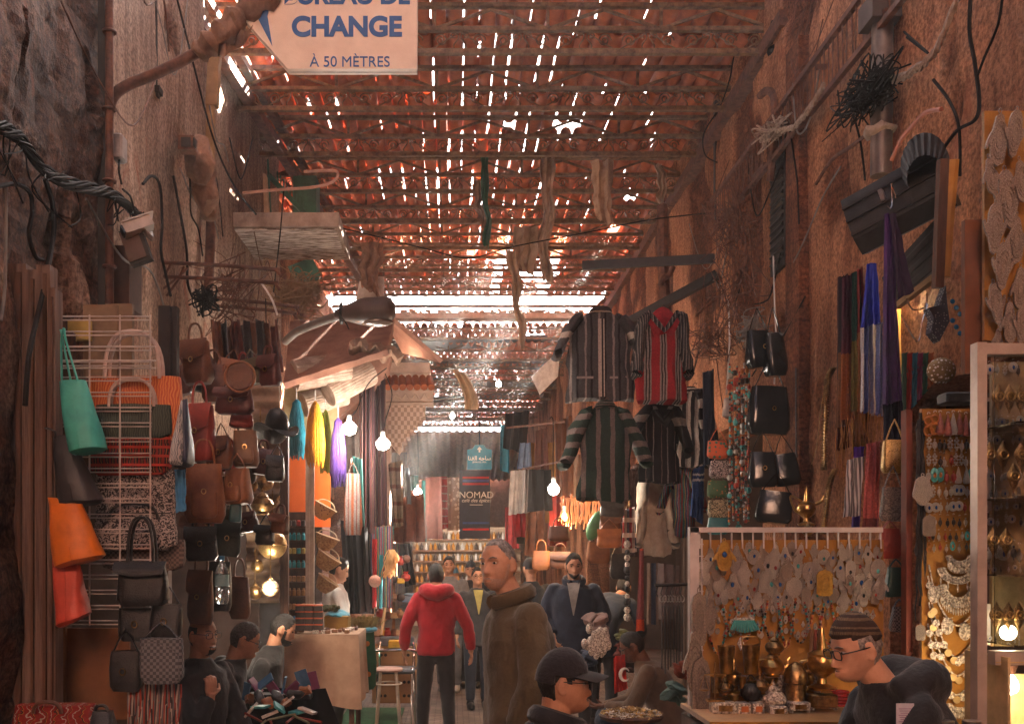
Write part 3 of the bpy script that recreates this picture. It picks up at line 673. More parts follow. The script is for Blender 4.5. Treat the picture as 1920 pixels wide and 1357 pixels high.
T = thing('meter_box', 'small grey meter box beside the rusty pipe', 'meter box', PX(224, 300, XL + .1)); m = MB(); rbox(m, PX(224, 279, XL + .1), (.06, .1, .14)); part('case', m, mat('grey_enamel', (.42, .38, .36), .5), T)
m = MB(); m.tube(spline([PX(224, 296, XL + .1), PX(223, 320, XL + .13), PX(228, 345, XL + .1)], 6), .006, 5); part('cable', m, CABLE, T)
bundle('cable_bundle', 'thick bundle of black cables sagging across the rubble wall', [PX(-30, 218, XL + .14), PX(0, 236, XL + .14), PX(40, 262, XL + .16), PX(75, 310, XL + .16), PX(120, 340, XL + .15), PX(175, 355, XL + .14), PX(215, 366, XL + .12), PX(255, 400, XL + .1), PX(272, 412, XL + .1)], 11, .024, .007, CABLE, stray=16)
cable('hose', 'black hose looping down the rubble wall to the shutters', [PX(84, 335, XL + .12), PX(98, 380, XL + .12), PX(101, 430, XL + .12), PX(94, 480, XL + .13), PX(80, 550, XL + .16), PX(66, 610, XL + .18), PX(54, 670, XL + .2), PX(47, 760, XL + .2)], .012)
cable('loose_cable', 'thin cable curling over the rough stones at the left edge', [PX(-5, 350, XL + .12), PX(30, 345, XL + .12), PX(56, 362, XL + .12), PX(60, 400, XL + .12), PX(54, 440, XL + .12), PX(66, 480, XL + .12), PX(80, 487, XL + .12)], .010)
cable('loose_cable', 'pale cable hanging straight at the far left edge', [PX(12, 350, XL + .1), PX(11, 430, XL + .1), PX(9, 540, XL + .1), PX(2, 600, XL + .1)], .007, GREYC)
for i, (pts, lb) in enumerate([([(325, 330), (338, 400), (350, 470), (352, 530), (362, 560)], 'black cable dropping past the broken lamp bracket'), ([(268, 345), (285, 330), (300, 350), (304, 420), (302, 470), (312, 520), (320, 555)], 'looped cable below the security camera'), ([(230, 355), (245, 370), (252, 400)], 'short frayed cable above the security camera'), ([(352, 300), (357, 350), (358, 400), (372, 430), (380, 480)], 'wire pair beside the broken lamp bracket')]):
    cable('loose_cable', lb, [PX(a, b_, XL + .13) for a, b_ in pts], .009 if i < 2 else .006)
T = thing('security_camera', 'boxy white security camera angled down on the left wall', 'camera', PX(268, 412, XL + .12))
p = PX(258, 425, XL + .22); q = Matrix.Rotation(-.5, 3, 'Y') @ Matrix.Rotation(.4, 3, 'Z')
m = MB(); m.box(p, (.16, .075, .06), q); m.box(p + V((0, 0, .036)), (.175, .085, .008), q); part('housing', m, mat('aged_white', (.6, .52, .46), .5), T)
m = MB(); m.box(p + q @ V((-.085, 0, 0)), (.012, .06, .045), q); part('lens_window', m, mat('lens_black', (.02, .02, .025), .12), T)
m = MB(); m.tube([p + V((.03, 0, -.02)), p + V((.06, .05, -.05)), PX(280, 415, XL)], .014, 6); part('bracket', m, GREYC, T)
T = thing('floodlight', 'dark floodlight tilted under the security camera', 'lamp', PX(262, 460, XL + .1)); m = MB(); m.box(PX(256, 462, XL + .2), (.12, .05, .2), Matrix.Rotation(-.35, 3, 'Y')); part('case', m, BLKIRON, T)
m = MB(); m.box(PX(256, 462, XL + .2) + V((-.01, -.03, 0)), (.1, .008, .17), Matrix.Rotation(-.35, 3, 'Y')); part('glass', m, mat('dull_glass', (.16, .1, .08), .25), T)
m = MB(); m.box(PX(238, 527, XL + .06), (.1, .22, .34)); single('wall_board', m, mat('dark_board', (.10, .05, .035), .8), 'dark brown board on the wall under the floodlight', 'board')
T = thing('wall_bracket', 'broken lamp bracket with a square socket, hung with dark debris', 'bracket', PX(345, 280, XL)); m = MB()
a = PX(352, 272, XL + .22); m.box(a, (.1, .09, .09)); m.beam(PX(340, 268, XL), a, .06); part('socket', m, RUST, T)
m = MB(); m.box(a + V((.052, -.03, 0)), (.01, .05, .05)); m.box(a + V((0, -.048, 0)), (.06, .006, .06)); part('opening', m, BLKIRON, T)
m = MB(); m.ell(PX(372, 300, XL + .2), (.1, .1, .16)); m.ell(PX(385, 350, XL + .2), (.09, .1, .2)); m.ell(PX(392, 385, XL + .2), (.05, .05, .1)); m.jit(.05, 9, 2); part('debris', m, SACK, T)
m = MB(); m.tube([PX(396, 385, XL + .05), PX(394, 470, XL + .05), PX(390, 560, XL + .05)], .038, 10); single('rusty_pipe', m, RUST, 'fat red-brown pipe on the wall above the leather bags', 'pipe')
# rusty brackets standing out from the wall above the bags
for i, (x0, y0, x1, y1, d, lb) in enumerate([(302, 491, 525, 506, 6.6, 'upper rusty bar of the bracket above the leather bags'), (308, 518, 522, 531, 6.6, 'second rusty bar under the bracket above the leather bags'), (408, 559, 560, 576, 7.6, 'rusty bar behind the bag hooks, higher of the close pair'), (412, 573, 556, 588, 7.6, 'rusty bar behind the bag hooks, lower of the close pair')]):
    m = MB(); m.tube(spline([W(x0 - 20, y0, d), W((x0 + x1) / 2, (y0 + y1) / 2 - 1, d - .05), W(x1, y1, d - .1)], 6), .013, 8); m.tube([W(x1 - 6, y1, d - .1), W(x1 + 2, y1 + 12, d - .12)], .01, 6); single('wall_bar', m, RUST, lb, 'bar')
for i, (a, b_, d, lb) in enumerate([((320, 495), (285, 545), 6.6, 'crooked strut under the first rusty bracket'), ((345, 500), (312, 555), 6.62, 'thin strut crossing below the first rusty bracket'), ((300, 545), (352, 502), 6.58, 'thin strut leaning the other way under the bracket'), ((490, 530), (520, 590), 7.0, 'bent white strip hanging from the rusty bars')]):
    m = MB(); m.tube(spline([W(*a, d), W((a[0] + b_[0]) / 2 + 4, (a[1] + b_[1]) / 2, d), W(*b_, d)], 5), .008, 6); single('strut', m, RUST if i < 3 else WHITE, lb, 'strut')
tangle('wire_tangle', 'dark nest of wires by the red-brown pipe', PX(385, 560, XL + .15), (.05, .05, .05), 26, .005, CABLE, 3)
tangle('wire_tangle', 'loose brown wires hanging over the bag hooks', PX(430, 545, XL + .25), (.10, .1, .14), 22, .004, RUST, 4)
tangle('wire_tangle', 'matted dry twigs and wire under the concrete slab', W(560, 550, 9.6), (.14, .1, .1), 60, .005, mat('twig', (.34, .2, .1), .9), 5, 'debris')
# concrete slab, green corner, hooks
SLABM = mat('slab', (.46, .36, .29), .9, col2=(.2, .14, .11), sc=5, bump=.5)
T = thing('concrete_slab', 'peeling concrete slab jutting from the left wall', 'slab', (-1.6, 9.4, 4.68)); m = MB(); m.box((-1.53, 9.45, 4.735), (1.0, 1.0, .13)); m.jit(.012, 8, 1); part('slab', m, SLABM, T)
m = MB(); m.box((-1.53, 9.45, 4.66), (.94, .92, .012)); part('peeling_underside', m, mat('flaked_white', (.62, .52, .45), .9, col2=(.16, .1, .075), sc=9, stretch=(1, 4, 1), spread=.3), T)
GREEN = mat('green_paint', (.05, .16, .10), .6, col2=(.025, .07, .045), sc=6)
T = thing('green_balcony', 'dark green metal balcony corner above the concrete slab', 'balcony', W(550, 400, 10.8)); m = MB(); m.box(W(575, 375, 10.9), (.25, .3, .42)); part('corner_panel', m, GREEN, T)
m = MB(); m.beam(W(505, 330, 10.6), W(572, 402, 10.6), .05); m.beam(W(500, 300, 10.6), W(505, 400, 10.6), .04)
for k in range(9): m.beam(W(520 + 6 * k, 346 + 6 * k, 10.6), W(520 + 6 * k, 322 + 7 * k, 10.6), .012)
part('railing', m, GREEN, T)
m = MB(); m.sheet(lambda u, v: W(540 + 45 * u + 20 * v, 500 + 40 * v - 18 * u, 10.2 + .2 * v + .03 * math.sin(6 * u)), 10, 10, .006); single('green_tarpaulin', m, GREEN, 'green tarpaulin scrap sagging under the concrete slab', 'tarpaulin')
m = MB(); m.prism([(W(x, y, 10.4).x, W(x, y, 10.4).z) for x, y in ((455, 310), (500, 330), (505, 405), (440, 410))], .1, (0, 10.4, 0)); single('rendered_wall', m, mat('cream_plaster', (.62, .44, .3), .9), 'smooth cream wall piece under the left eave', 'wall')
cable('curved_pipe', 'rust-coloured tube curling above the concrete slab', [W(455, 362, 8.2), W(520, 356, 8.2), W(580, 352, 8.2), W(618, 344, 8.2), (W(633, 330, 8.2)), W(625, 320, 8.2), W(570, 322, 8.2)], .012, mat('pink_pipe', (.5, .26, .18), .6), 'pipe')
cable('span_wire', 'sagging wire crossing the alley from the concrete slab to the right wall', [W(478, 404, 9.0), W(560, 410, 9.1), W(700, 442, 9.4), W(800, 467, 9.5), W(879, 484, 9.6), W(960, 463, 9.6), W(1100, 436, 9.7), W(1220, 412, 9.8), W(1345, 398, 9.9)], .006)
cable('span_wire', 'thin vertical wire dropping past the concrete slab', [W(532, 358, 8.6), W(525, 440, 8.6), W(513, 548, 8.6)], .006)
cable('span_wire', 'long cable slanting down the wall beside the exchange sign arm', [W(330, -10, 6.6), W(360, 110, 6.8), W(400, 260, 7.2), W(440, 350, 7.6), W(480, 402, 8.0)], .008)
m = MB(); m.beam(W(397, 118, 7.9), W(392, 370, 7.9), .06); m.beam(W(405, 60, 7.9), W(398, 200, 7.9), .09); single('wooden_post', m, mat('ochre_wood', (.45, .27, .12), .8), 'ochre wooden post under the left end of the roof trusses', 'post')
m = MB(); m.beam(W(360, 20, 7.7), W(700, 560, 15.6), .09); m.beam(W(375, -20, 7.8), W(690, 520, 15.5), .07); single('eave_beam', m, RUST, 'rusty beam running along the left eave under the truss ends', 'beam')
m = MB(); m.beam((XR - .02, 7.6, CH + 4.1), (XR - .02, 17, CH + 4.08), .12); single('eave_beam', m, RUST, 'rusty beam along the right eave under the truss ends', 'beam')
# street lamp head over the left stalls
T = thing('street_lamp', 'dark cobra-head street lamp reaching out over the left stalls', 'street lamp', W(545, 640, 8.3)); m = MB()
m.tube(spline([W(535, 640, 8.6), W(560, 620, 8.4), W(610, 600, 8.2), W(650, 588, 8.1)], 6), .035, 10); part('arm', m, GREYC, T)
m = MB(); rings = []
for k in range(15):
    t_ = k / 14; c = W(628 + 113 * t_, 590 - 7 * t_, 8.0); rr = (.035 + .085 * min(1, t_ * 2.2)) * (1 - max(0, t_ - .86) ** 2 * 28); rr = max(rr, .02)
    rings.append([c + V((0, rr * 1.05 * math.cos(a), rr * (1.0 if math.sin(a) > 0 else .8) * math.sin(a))) for a in [2 * PI * i / 16 for i in range(16)]])
m.loft(rings); part('housing', m, mat('lamp_brown', (.075, .04, .03), .45, bump=.1), T)
m = MB(); m.ell(W(705, 604, 8.0), (.14, .085, .035)); part('lens', m, mat('dull_glass', (.16, .1, .08), .25), T)
m = MB(); m.tube([W(640, 588, 8.0) + V((.0, .075 * math.cos(a), .075 * math.sin(a))) for a in [2 * PI * i / 14 for i in range(14)]], .012, 6, closed=True); m.tube(spline([W(622, 575, 7.92), W(645, 600, 7.9), W(655, 618, 7.92)], 5), .005, 5); part('clamp', m, BLKIRON, T)
# plaster hood, arch and rolled blinds
PINK = mat('pink_stucco', (.40, .2, .13), .9, col2=(.25, .11, .075), sc=6, bump=.3)
T = thing('plaster_hood', 'pink stucco hood sloping out over the yarn stall', 'hood', W(620, 720, 9.4)); m = MB()
m.sheet(lambda u, v: W(545 + 195 * u - 10 * v, 612 - 8 * u + (62 + 55 * (1 - u)) * v, 9.9 - .9 * v + .02 * math.sin(u * 9)), 10, 8, -.06); m.jit(.012, 7, 1); part('hood', m, PINK, T)
m = MB(); m.prism([(W(x, y, 10.2).x, W(x, y, 10.2).z) for x, y in ((640, 640), (735, 668), (728, 700), (700, 735), (668, 762), (632, 790), (626, 770), (665, 735), (690, 700))], .25, (0, 10.2, 0)); part('arch', m, PINK, T)
m = MB(); m.sheet(lambda u, v: W(655 + 90 * u, 640 + 26 * u + 8 * math.sin(u * 20) + 26 * v * (1 - .5 * u), 9.0 + .1 * v), 16, 4, .05); m.jit(.02, 12, 4); part('crumbling_edge', m, SACK, T)
BAMB = mat('reed', (.55, .42, .33), .8, col2=(.26, .17, .12), sc=8, stretch=(1, 1, 1))
for i, (cx, cy, L, r, an, lb) in enumerate([(602, 695, .26, .17, -.25, 'largest rolled reed blind under the stucco hood'), (655, 718, .24, .15, -.55, 'middle rolled reed blind beside the stucco arch'), (608, 748, .22, .14, -.35, 'lowest rolled reed blind above the yarn hanks')]):
    c = W(cx, cy, 9.3 + .2 * i); m = MB(); q = Matrix.Rotation(an, 3, 'Y') @ Matrix.Rotation(.35, 3, 'Z')
    n = 60; rings = []
    for s_ in (-1, 1): rings.append([c + q @ V((L * s_, (r * (1 + .05 * (k % 2))) * math.cos(2 * PI * k / n), (r * (1 + .05 * (k % 2))) * math.sin(2 * PI * k / n) * .8)) for k in range(n)])
    m.loft(rings); single('rolled_blind', m, BAMB, lb, 'blind', 'rolled reed blinds', ang=15)
# white carved corbel with a little tiled roof
CARV = mat('carved_plaster', (.66, .5, .4), .85, col2=(.5, .36, .28), sc=8, bump=.3)
LAT = pattern('lattice_plaster', (.42, .28, .21), (.68, .52, .42), 'checker', 26., .85, stretch=(1, 1, .72))
dC = 12.5; T = thing('carved_corbel', 'white carved plaster corbel with a small tiled roof and lattice panel', 'corbel', W(765, 850, dC))
m = MB(); m.sheet(lambda u, v: W(722 + 92 * v * (.35 + .65 * u) + 12 * u, 602 + 78 * v * u + 60 * v * (1 - u) + 0 * u, dC - .3 + .5 * (1 - u)), 10, 8, .05); part('sloping_roof', m, mat('pink_render', (.62, .38, .29), .9, col2=(.5, .28, .21)), T)
m = MB(); m.box(W(766, 697, dC), (.54, .6, .12)); part('slab', m, CARV, T)
m = MB()
for k in range(7):
    a = W(727 + 13 * k, 708, dC - .2); b_ = W(728 + 13.5 * k, 726, dC - .42); m.tube([a, b_], .043, 8)
part('tile_row', m, TILE, T)
m = MB(); m.box(W(769, 744, dC - .1), (.57, .5, .18)); part('cornice', m, CARV, T)
m = MB(); m.tube([W(730 + 80 * k / 60, 744 + 5 * math.sin(k / 60 * PI * 9), dC - .37) for k in range(61)], .012, 5); m.box(W(769, 731, dC - .37), (.57, .02, .02)); m.box(W(769, 757, dC - .37), (.57, .02, .03)); part('wave_moulding', m, CARV, T)
st = [(730, 760), (798, 760)]; x, y = 798, 788; st.append((x, y))
while y < 838: x -= 7; st.append((x, y)); y += 9; st.append((x, y))
st += [(748, 852), (736, 838), (730, 820)]
m = MB(); m.prism([(W(a, b_, dC).x, W(a, b_, dC).z) for a, b_ in st][::-1], .35, (0, dC - .1, 0)); part('lattice_panel', m, LAT, T, ang=20)
m = MB(); m.prism([(W(a, b_, dC).x, W(a, b_, dC).z) for a, b_ in ((712, 700), (732, 700), (732, 1000), (714, 1000))], .3, (0, dC + .1, 0)); part('pier', m, CARV, T)
for i, (x, y, a, lb) in enumerate([(690, 555, .1, 'white gabled lantern house on the wall behind the street lamp')]):
    T = thing('wall_shrine', lb, 'niche', W(x, y + 20, 12.6)); m = MB(); m.prism([(W(p_, q_, 12.6).x, W(p_, q_, 12.6).z) for p_, q_ in ((668, 562), (676, 525), (712, 555), (712, 562))], .12, (0, 12.6, 0)); part('gable', m, WHITE, T)
    m = MB(); m.tube([W(714, 520, 12.5), W(714, 562, 12.5), W(716, 640, 12.6)], .045, 10); part('pipe', m, mat('white_pipe', (.7, .58, .52), .5), T)
    m = MB(); m.beam(W(676, 524, 12.5), W(712, 553, 12.5), .04); part('roof_edge', m, WOODM, T)
# rags, wires and bars hanging under the roof
RAG = mat('dusty_rag', (.46, .32, .22), .95, col2=(.26, .16, .1), sc=8, bump=.5)
for i, (x0, y0, x1, y1, wd, d, mm, lb) in enumerate([(908, 292, 914, 458, 16, 10.4, GREEN, 'narrow dark green strip of cloth hanging from the near roof'), (1027, 295, 1024, 522, 24, 10.3, RAG, 'long dusty rag hanging straight from the near roof'), (1128, 300, 1140, 408, 42, 10.2, RAG, 'broad sunlit rag hanging under the near roof'), (1237, 308, 1243, 385, 20, 10.2, RAG, 'pointed rag tied to a post under the near roof'), (985, 425, 985, 500, 44, 12.6, RAG, 'crumpled sacking hanging in front of the bright gap'), (962, 470, 978, 645, 22, 12.5, RAG, 'long pointed rag dangling through the light shafts'), (695, 455, 700, 540, 40, 11.5, SACK, 'dark dusty rag on the left under the roof'), (898, 340, 902, 420, 18, 10.9, SACK, 'torn strip beside the green cloth under the roof')]):
    drape('hanging_rag', lb, (x0 - wd / 2, y0), (x0 + wd / 2, y0), (x1 - wd * .42, y1), (x1 + wd * .3, y1 + wd * .5), d, mm, 2, .03, 'rags hanging under the roof', 'rag', seed=i * 2.1, rag=.04, nv=24)
m = MB(); m.beam(W(1093, 498, 9.6), W(1340, 485, 9.2), .085, .07); m.beam(W(1093, 503, 9.56), W(1340, 490, 9.16), .03); single('black_beam', m, BLKIRON, 'black channel beam crossing under the roof on the right', 'beam')
m = MB(); m.beam(W(1172, 608, 9.9), W(1345, 515, 9.5), .09, .08); single('black_beam', m, BLKIRON, 'black beam slanting up to the right above the red hooded tunic', 'beam')
T = thing('roof_post', 'dark post with a splayed foot standing under the right end of the trusses', 'post', W(1245, 600, 9.9)); m = MB(); m.tube([W(1242, 385, 9.9), W(1243, 500, 9.9), W(1250, 600, 9.9)], .055, 8); part('shaft', m, RUST, T)
m = MB(); m.tube(spline([W(1262, 500, 9.8), W(1255, 515, 9.8), W(1244, 522, 9.8), W(1238, 535, 9.8)], 4), .03, 6); part('bracket', m, RUST, T)
m = MB(); m.beam(W(1345, 190, 9.75), W(1345, 420, 9.75), .06); single('roof_post', m, BLKIRON, 'black upright at the right end of the near trusses', 'post')
cable('dangling_wire', 'black wire looping down from the right end of a truss', [W(1415, 88, 9.2), W(1380, 100, 9.1), W(1368, 150, 9.1), W(1350, 200, 9.2), (W(1320, 250, 9.3)), W(1322, 290, 9.4), W(1345, 305, 9.5)], .006)
# paper-dry basket-like thing hanging in mid alley and white patch painted for daylight on the right
m = MB(); m.sheet(lambda u, v: W(850 + 20 * u + 28 * math.sin(v * PI * .55) - 4 * v, 692 + 76 * v + 8 * u * (1 - v), 12.5 + .12 * math.sin(u * PI)), 8, 12, .02); single('hanging_husk', m, mat('straw_pale', (.6, .42, .26), .9), 'tan curled palm sheath dangling in the middle of the alley', 'ornament')
m = MB(); m.prism([(W(a, b_, 17.5).x, W(a, b_, 17.5).z) for a, b_ in ((996, 706), (1050, 655), (1046, 706), (1012, 740))], .02, (0, 17.5, 0), None); single('daylight_patch', m, mat('painted_daylight', (.9, .95, .93), .5), 'flat white patch standing for a bright opening above the far stalls on the right', 'sheet')  # white panel coloured to pass for daylight through an opening
# ------------------------------------------------------------------ lamps (lit in the photograph)
def emis(name, c, s): return mat(name, c, emit=s)
WGLOW = emis('led_glow', (1, .93, .85), 2.); YGLOW = emis('warm_glow', (1, .5, .16), 1.8)
SOCK = mat('socket', (.5, .45, .4), .5)
def bulb(px, py, d, label, r=.045, power=7., warm=False, cord=None, globe=True):
    c = W(px, py, d); T = thing('hanging_bulb', label, 'lamp', c, 'bare bulbs hung over the stalls')
    m = MB(); m.lathe([(.012, .062), (r * .55, .05), (r, .02), (r * 1.02, -.01), (r * .8, -.04), (r * .3, -.055)] if globe else [(.01, .05), (.018, .03), (.026, 0), (.018, -.025), (.004, -.034)], 16, c); part('globe', m, YGLOW if warm else WGLOW, T)
    m = MB(); m.lathe([(.012, .12), (.02, .115), (.022, .065), (.014, .055)], 10, c); part('socket', m, SOCK, T)
    m = MB(); m.tube(spline([c + V((0, 0, .11))] + [W(*q, d) for q in (cord or [(px + 1, py - 60), (px, py - 120)])], 6), .005, 5); part('cord', m, CABLE if not warm else CORD, T)
    l = bpy.data.lights.new('bulb_light', 'POINT'); l.energy = power * .08; l.shadow_soft_size = r; l.color = (1, .55, .22) if warm else (1, .86, .72)
    o = bpy.data.objects.new('bulb_light', l); COL.objects.link(o); o.parent = T; o.location = (0, -.0, -.085)
    return T
bulb(655, 803, 8.6, 'bright white bulb right beside the purple yarn hank', .06, 9., cord=[(668, 770), (690, 720), (725, 690)])
bulb(718, 832, 9.4, 'bright white bulb in front of the carved corbel', .062, 9., cord=[(722, 790), (735, 740), (722, 700)])
bulb(783, 922, 15.5, 'small far bulb over the brown cape on the left', .06, 7.)
bulb(1038, 917, 9.6, 'white bulb on a long cord among the garments at right centre', .05, 7., cord=[(1037, 880), (1037, 790), (1030, 785)])
bulb(1155, 946, 9.8, 'small warm bulb over the leather bags under the green striped tunic', .03, 4., True, globe=False)
bulb(1058, 970, 10.2, 'small orange bulb below the white one at right centre', .03, 4., True, globe=False, cord=[(1057, 955), (1056, 935)])
bulb(868, 990, 19.5, 'far cluster bulb glowing over the bottle shelves', .09, 22.)
bulb(1020, 1015, 14., 'far warm bulb among the leather goods at the centre', .03, 7., True, globe=False)
bulb(935, 720, 20., 'small white bulb under the far roof, left of the white daylight patch', .05, 3.)
bulb(848, 780, 22., 'tiny white bulb under the far roof above the teal sign', .05, 3.)
bulb(880, 1040, 21.5, 'lamp lighting the amber bottles at the end of the alley', .05, 12., True)
# ------------------------------------------------------------------ right wall: fittings
m = MB()
for a, b_ in ((5.2, 9.4),):
    m.beam((XR - .13, a, 5.06), (XR - .13, b_, 5.06), .035); m.beam((XR - .13, a, 4.74), (XR - .13, b_, 4.74), .035)
    y = a
    while y < b_: m.beam((XR - .13, y, 5.06), (XR - .13, y + R.uniform(-.05, .05), 4.74), .008); y += .075
    for y in (5.6, 6.7, 7.8, 8.9): m.beam((XR - .13, y, 5.0), (XR + .02, y, 5.0), .03); m.beam((XR - .13, y, 4.78), (XR - .13, y + .3, 4.78), .03)
single('iron_lattice', m, RUST, 'long rusty iron lattice fixed along the upper right wall', 'lattice')
T = thing('drain_pipe', 'thick grey metal pipe on the right wall above the black awning', 'pipe', PX(1655, 330, XR - .1)); m = MB(); m.tube([PX(1655, 40, XR - .1), PX(1652, 330, XR - .1)], .06, 12); part('pipe', m, mat('zinc', (.2, .17, .155), .5, .5, col2=(.1, .075, .065), sc=6), T)
m = MB(); m.box(PX(1655, 25, XR - .1), (.2, .2, .14)); part('hopper', m, mat('dark_sheet', (.09, .06, .05), .7), T)
m = MB(); m.ell(PX(1652, 245, XR - .1), (.085, .1, .035)); m.jit(.03, 14, 2); part('plaster_collar', m, mat('dirty_plaster', (.45, .36, .3), .95, sc=20), T)
bundle('rope', 'thick twisted rope swinging down from the top of the right wall', [PX(1800, -15, XR - .14), PX(1775, 50, XR - .15), PX(1755, 95, XR - .16), PX(1725, 125, XR - .16), PX(1690, 146, XR - .15), PX(1672, 150, XR - .13)], 3, .015, .012, ROPE, 'rope', 6)
bundle('rope', 'pale twisted rope hanging over the iron lattice', [PX(1545, 160, XR - .2), PX(1530, 185, XR - .2), PX(1510, 215, XR - .2), PX(1485, 240, XR - .2), PX(1455, 243, XR - .2), PX(1440, 233, XR - .2)], 3, .014, .011, ROPE, 'rope', 6)
tangle('wire_tangle', 'thick black knot of wires on the metal pipe', PX(1625, 175, XR - .2), (.06, .16, .05), 70, .0042, CABLE, 8)
tangle('wire_tangle', 'frayed knot of wire where the pale rope ends', PX(1450, 245, XR - .2), (.05, .1, .03), 24, .006, ROPE, 9)
for pts, r, mm, lb in [([(1820, -10), (1818, 60), (1828, 120), (1836, 190), (1828, 225), (1795, 245), (1765, 285), (1752, 310)], .009, CABLE, 'black cable curving down from the top right to the ochre board'),
    ([(1880, -5), (1870, 50), (1845, 110), (1830, 150)], .006, CABLE, 'thin black cable crossing to meet the curved one at top right'),
    ([(1750, 150), (1780, 190), (1798, 240), (1800, 330)], .008, CABLE, 'cable dropping behind the yellow wooden stick'),
    ([(1765, 205), (1735, 212), (1712, 235), (1690, 262), (1672, 300)], .012, mat('red_hose', (.5, .16, .09), .5), 'red-orange hose arching over the black awning'),
    ([(1600, 215), (1612, 260), (1618, 300), (1622, 338)], .007, CABLE, 'pair of wires falling from the black knot'),
    ([(1480, 240), (1488, 290), (1495, 345), (1498, 420)], .006, CABLE, 'thin wire down the rendered wall above the scarves'),
    ([(1530, 345), (1560, 300), (1600, 272), (1640, 240)], .012, RUST, 'bound cloth strip slanting up the warm wall'),
    ([(1695, 60), (1740, 100), (1700, 70)], .006, CABLE, 'kinked wire near the twisted rope'),
    ([(1425, 180), (1440, 170), (1452, 190), (1452, 260), (1444, 340)], .03, RUST, 'curved rusty conduit at the corner under the eave'),
    ([(1365, 560), (1368, 640), (1362, 740)], .008, CORD, 'white flex hanging down to the plug by the bead necklaces'),
    ([(1450, 480), (1452, 560), (1455, 640), (1452, 720)], .006, CORD, 'white string hanging from a ring above the black bags')]:
    cable('wall_cable', lb, [PX(a, b_, XR - .13) for a, b_ in pts], r, mm)
for i, (px, py, sp, n, lb) in enumerate([(1370, 430, (.1, .2, .16), 34, 'mass of brown wires in the corner under the right eave'), (1385, 560, (.1, .2, .2), 26, 'hanging web of wires over the red hooded tunic'), (1330, 640, (.1, .1, .12), 24, 'tangled wires beside the red hooded tunic'), (1410, 620, (.06, .1, .06), 30, 'silvery scribble of wire above the black bags')]):
    tangle('wire_tangle', lb, PX(px, py, XR - .25), sp, n, .0036, [RUST, RUST, RUST, GREYC][i], 20 + i)
m = MB(); m.box((XR - .04, 7.2, 2.7), (.16, .3, 5.4)); m.jit(.012, 6, 4); single('wall_pier', m, MW_R, 'narrow rendered pier on the warm wall left of the scarves', 'pier')
T = thing('louvre', 'dark louvred opening beside the black bags, high on the right wall', 'louvre', (XR - .05, 7.65, 3.9)); m = MB(); m.box((XR - .05, 7.65, 4.45), (.06, .34, 1.1)); part('frame', m, BLKIRON, T)
m = MB(); [m.box((XR - .085, 7.65, 3.98 + .06 * k), (.02, .28, .03), Matrix.Rotation(.5, 3, 'Y')) for k in range(16)]; part('slats', m, BLKIRON, T)
for i in range(26):
    lf = i % 2; y = R.uniform(4.3, 9.5) if lf else R.uniform(5.6, 11.5); z = R.uniform(3.2, 5.6); xx = (XL + .12) if lf else (XR - .12); L = R.uniform(.5, 1.6)
    cable('loose_wire', 'thin wire strung across the %s wall, %s from the viewer' % (('left', 'right')[1 - lf], ORD[i // 2]), [(xx, y, z), (xx, y + L * .35, z - R.uniform(.05, .3)), (xx + R.uniform(-.03, .03), y + L * .7, z - R.uniform(-.1, .3)), (xx, y + L, z + R.uniform(-.4, .5))], R.uniform(.003, .007), [CABLE, RUST, GREYC][i % 3], group='thin wires along the walls')
T = thing('plug', 'white plug and socket hanging on a flex by the bead necklaces', 'plug', W(1363, 785, 7.8)); m = MB(); m.lathe([(.012, .1), (.026, .09), (.028, .03), (.034, .025), (.036, -.04), (.02, -.05)], 12, W(1363, 770, 7.8)); part('body', m, mat('aged_white', (.6, .52, .46), .5), T)
m = MB(); [m.tube([W(1363, 770, 7.8) + V((.034 * math.cos(a), .034 * math.sin(a), -.01 - .012 * k)) for a in [2 * PI * i / 10 for i in range(10)]], .004, 5, closed=True) for k in range(3)]; part('ridges', m, SOCK, T)
# coil of ribbed hose, conduit and boxes at the upper right
T = thing('hose_coil', 'coil of fat black ribbed hose hung at the corner of the right wall', 'hose', W(1478, 110, 7.9)); m = MB()
for k in range(4): m.tube([W(1478 - 2 * k, 42 + 17 * k, 7.9) + V((.105 * math.cos(a), .105 * math.sin(a), .02 * math.sin(a + .5))) for a in [2 * PI * i / 20 for i in range(20)]], .036, 8, closed=True)
part('coils', m, CABLE, T)
m = MB(); m.box(W(1476, 97, 7.85), (.12, .03, .05)); part('tag', m, mat('teal_plastic', (.06, .3, .32), .4), T)
m = MB(); m.box(W(1476, 125, 7.9), (.22, .2, .14)); part('block', m, mat('dirty_plaster', (.45, .36, .3), .95, sc=20), T)
T = thing('folded_awning', 'black folded awning in its ribbed metal case on the right wall', 'awning', W(1680, 350, 5.0)); m = MB()
a, b_ = W(1600, 425, 5.15), W(1775, 330, 4.85); ax = (b_ - a).normalized(); nrm = V((0, 0, 1)).cross(ax).normalized(); upv = ax.cross(nrm).normalized()
rings = []
for s_ in (0, 1):
    c = a.lerp(b_, s_); ring = []
    for x, z in ((-.02, -.13), (.10, -.17), (.16, -.10), (.17, .02), (.15, .13), (.06, .17), (-.02, .13)): ring.append(c + nrm * (-(x - .08)) + upv * z)
    rings.append(ring)
m.loft(rings); part('case', m, BLKL, T, ang=20)
m = MB()
for z, x in ((.075, .168), (.0, .175), (-.075, .168)): m.beam(a + nrm * (.08 - x) + upv * z, b_ + nrm * (.08 - x) + upv * z, .014)
part('ribs', m, BLKIRON, T)
m = MB(); c = a.lerp(b_, .42) + nrm * (-.10) + upv * .03; m.beam(c - upv * .03, c + upv * .03, .035, .02); part('clasp', m, STEEL, T)
m = MB(); n = 26
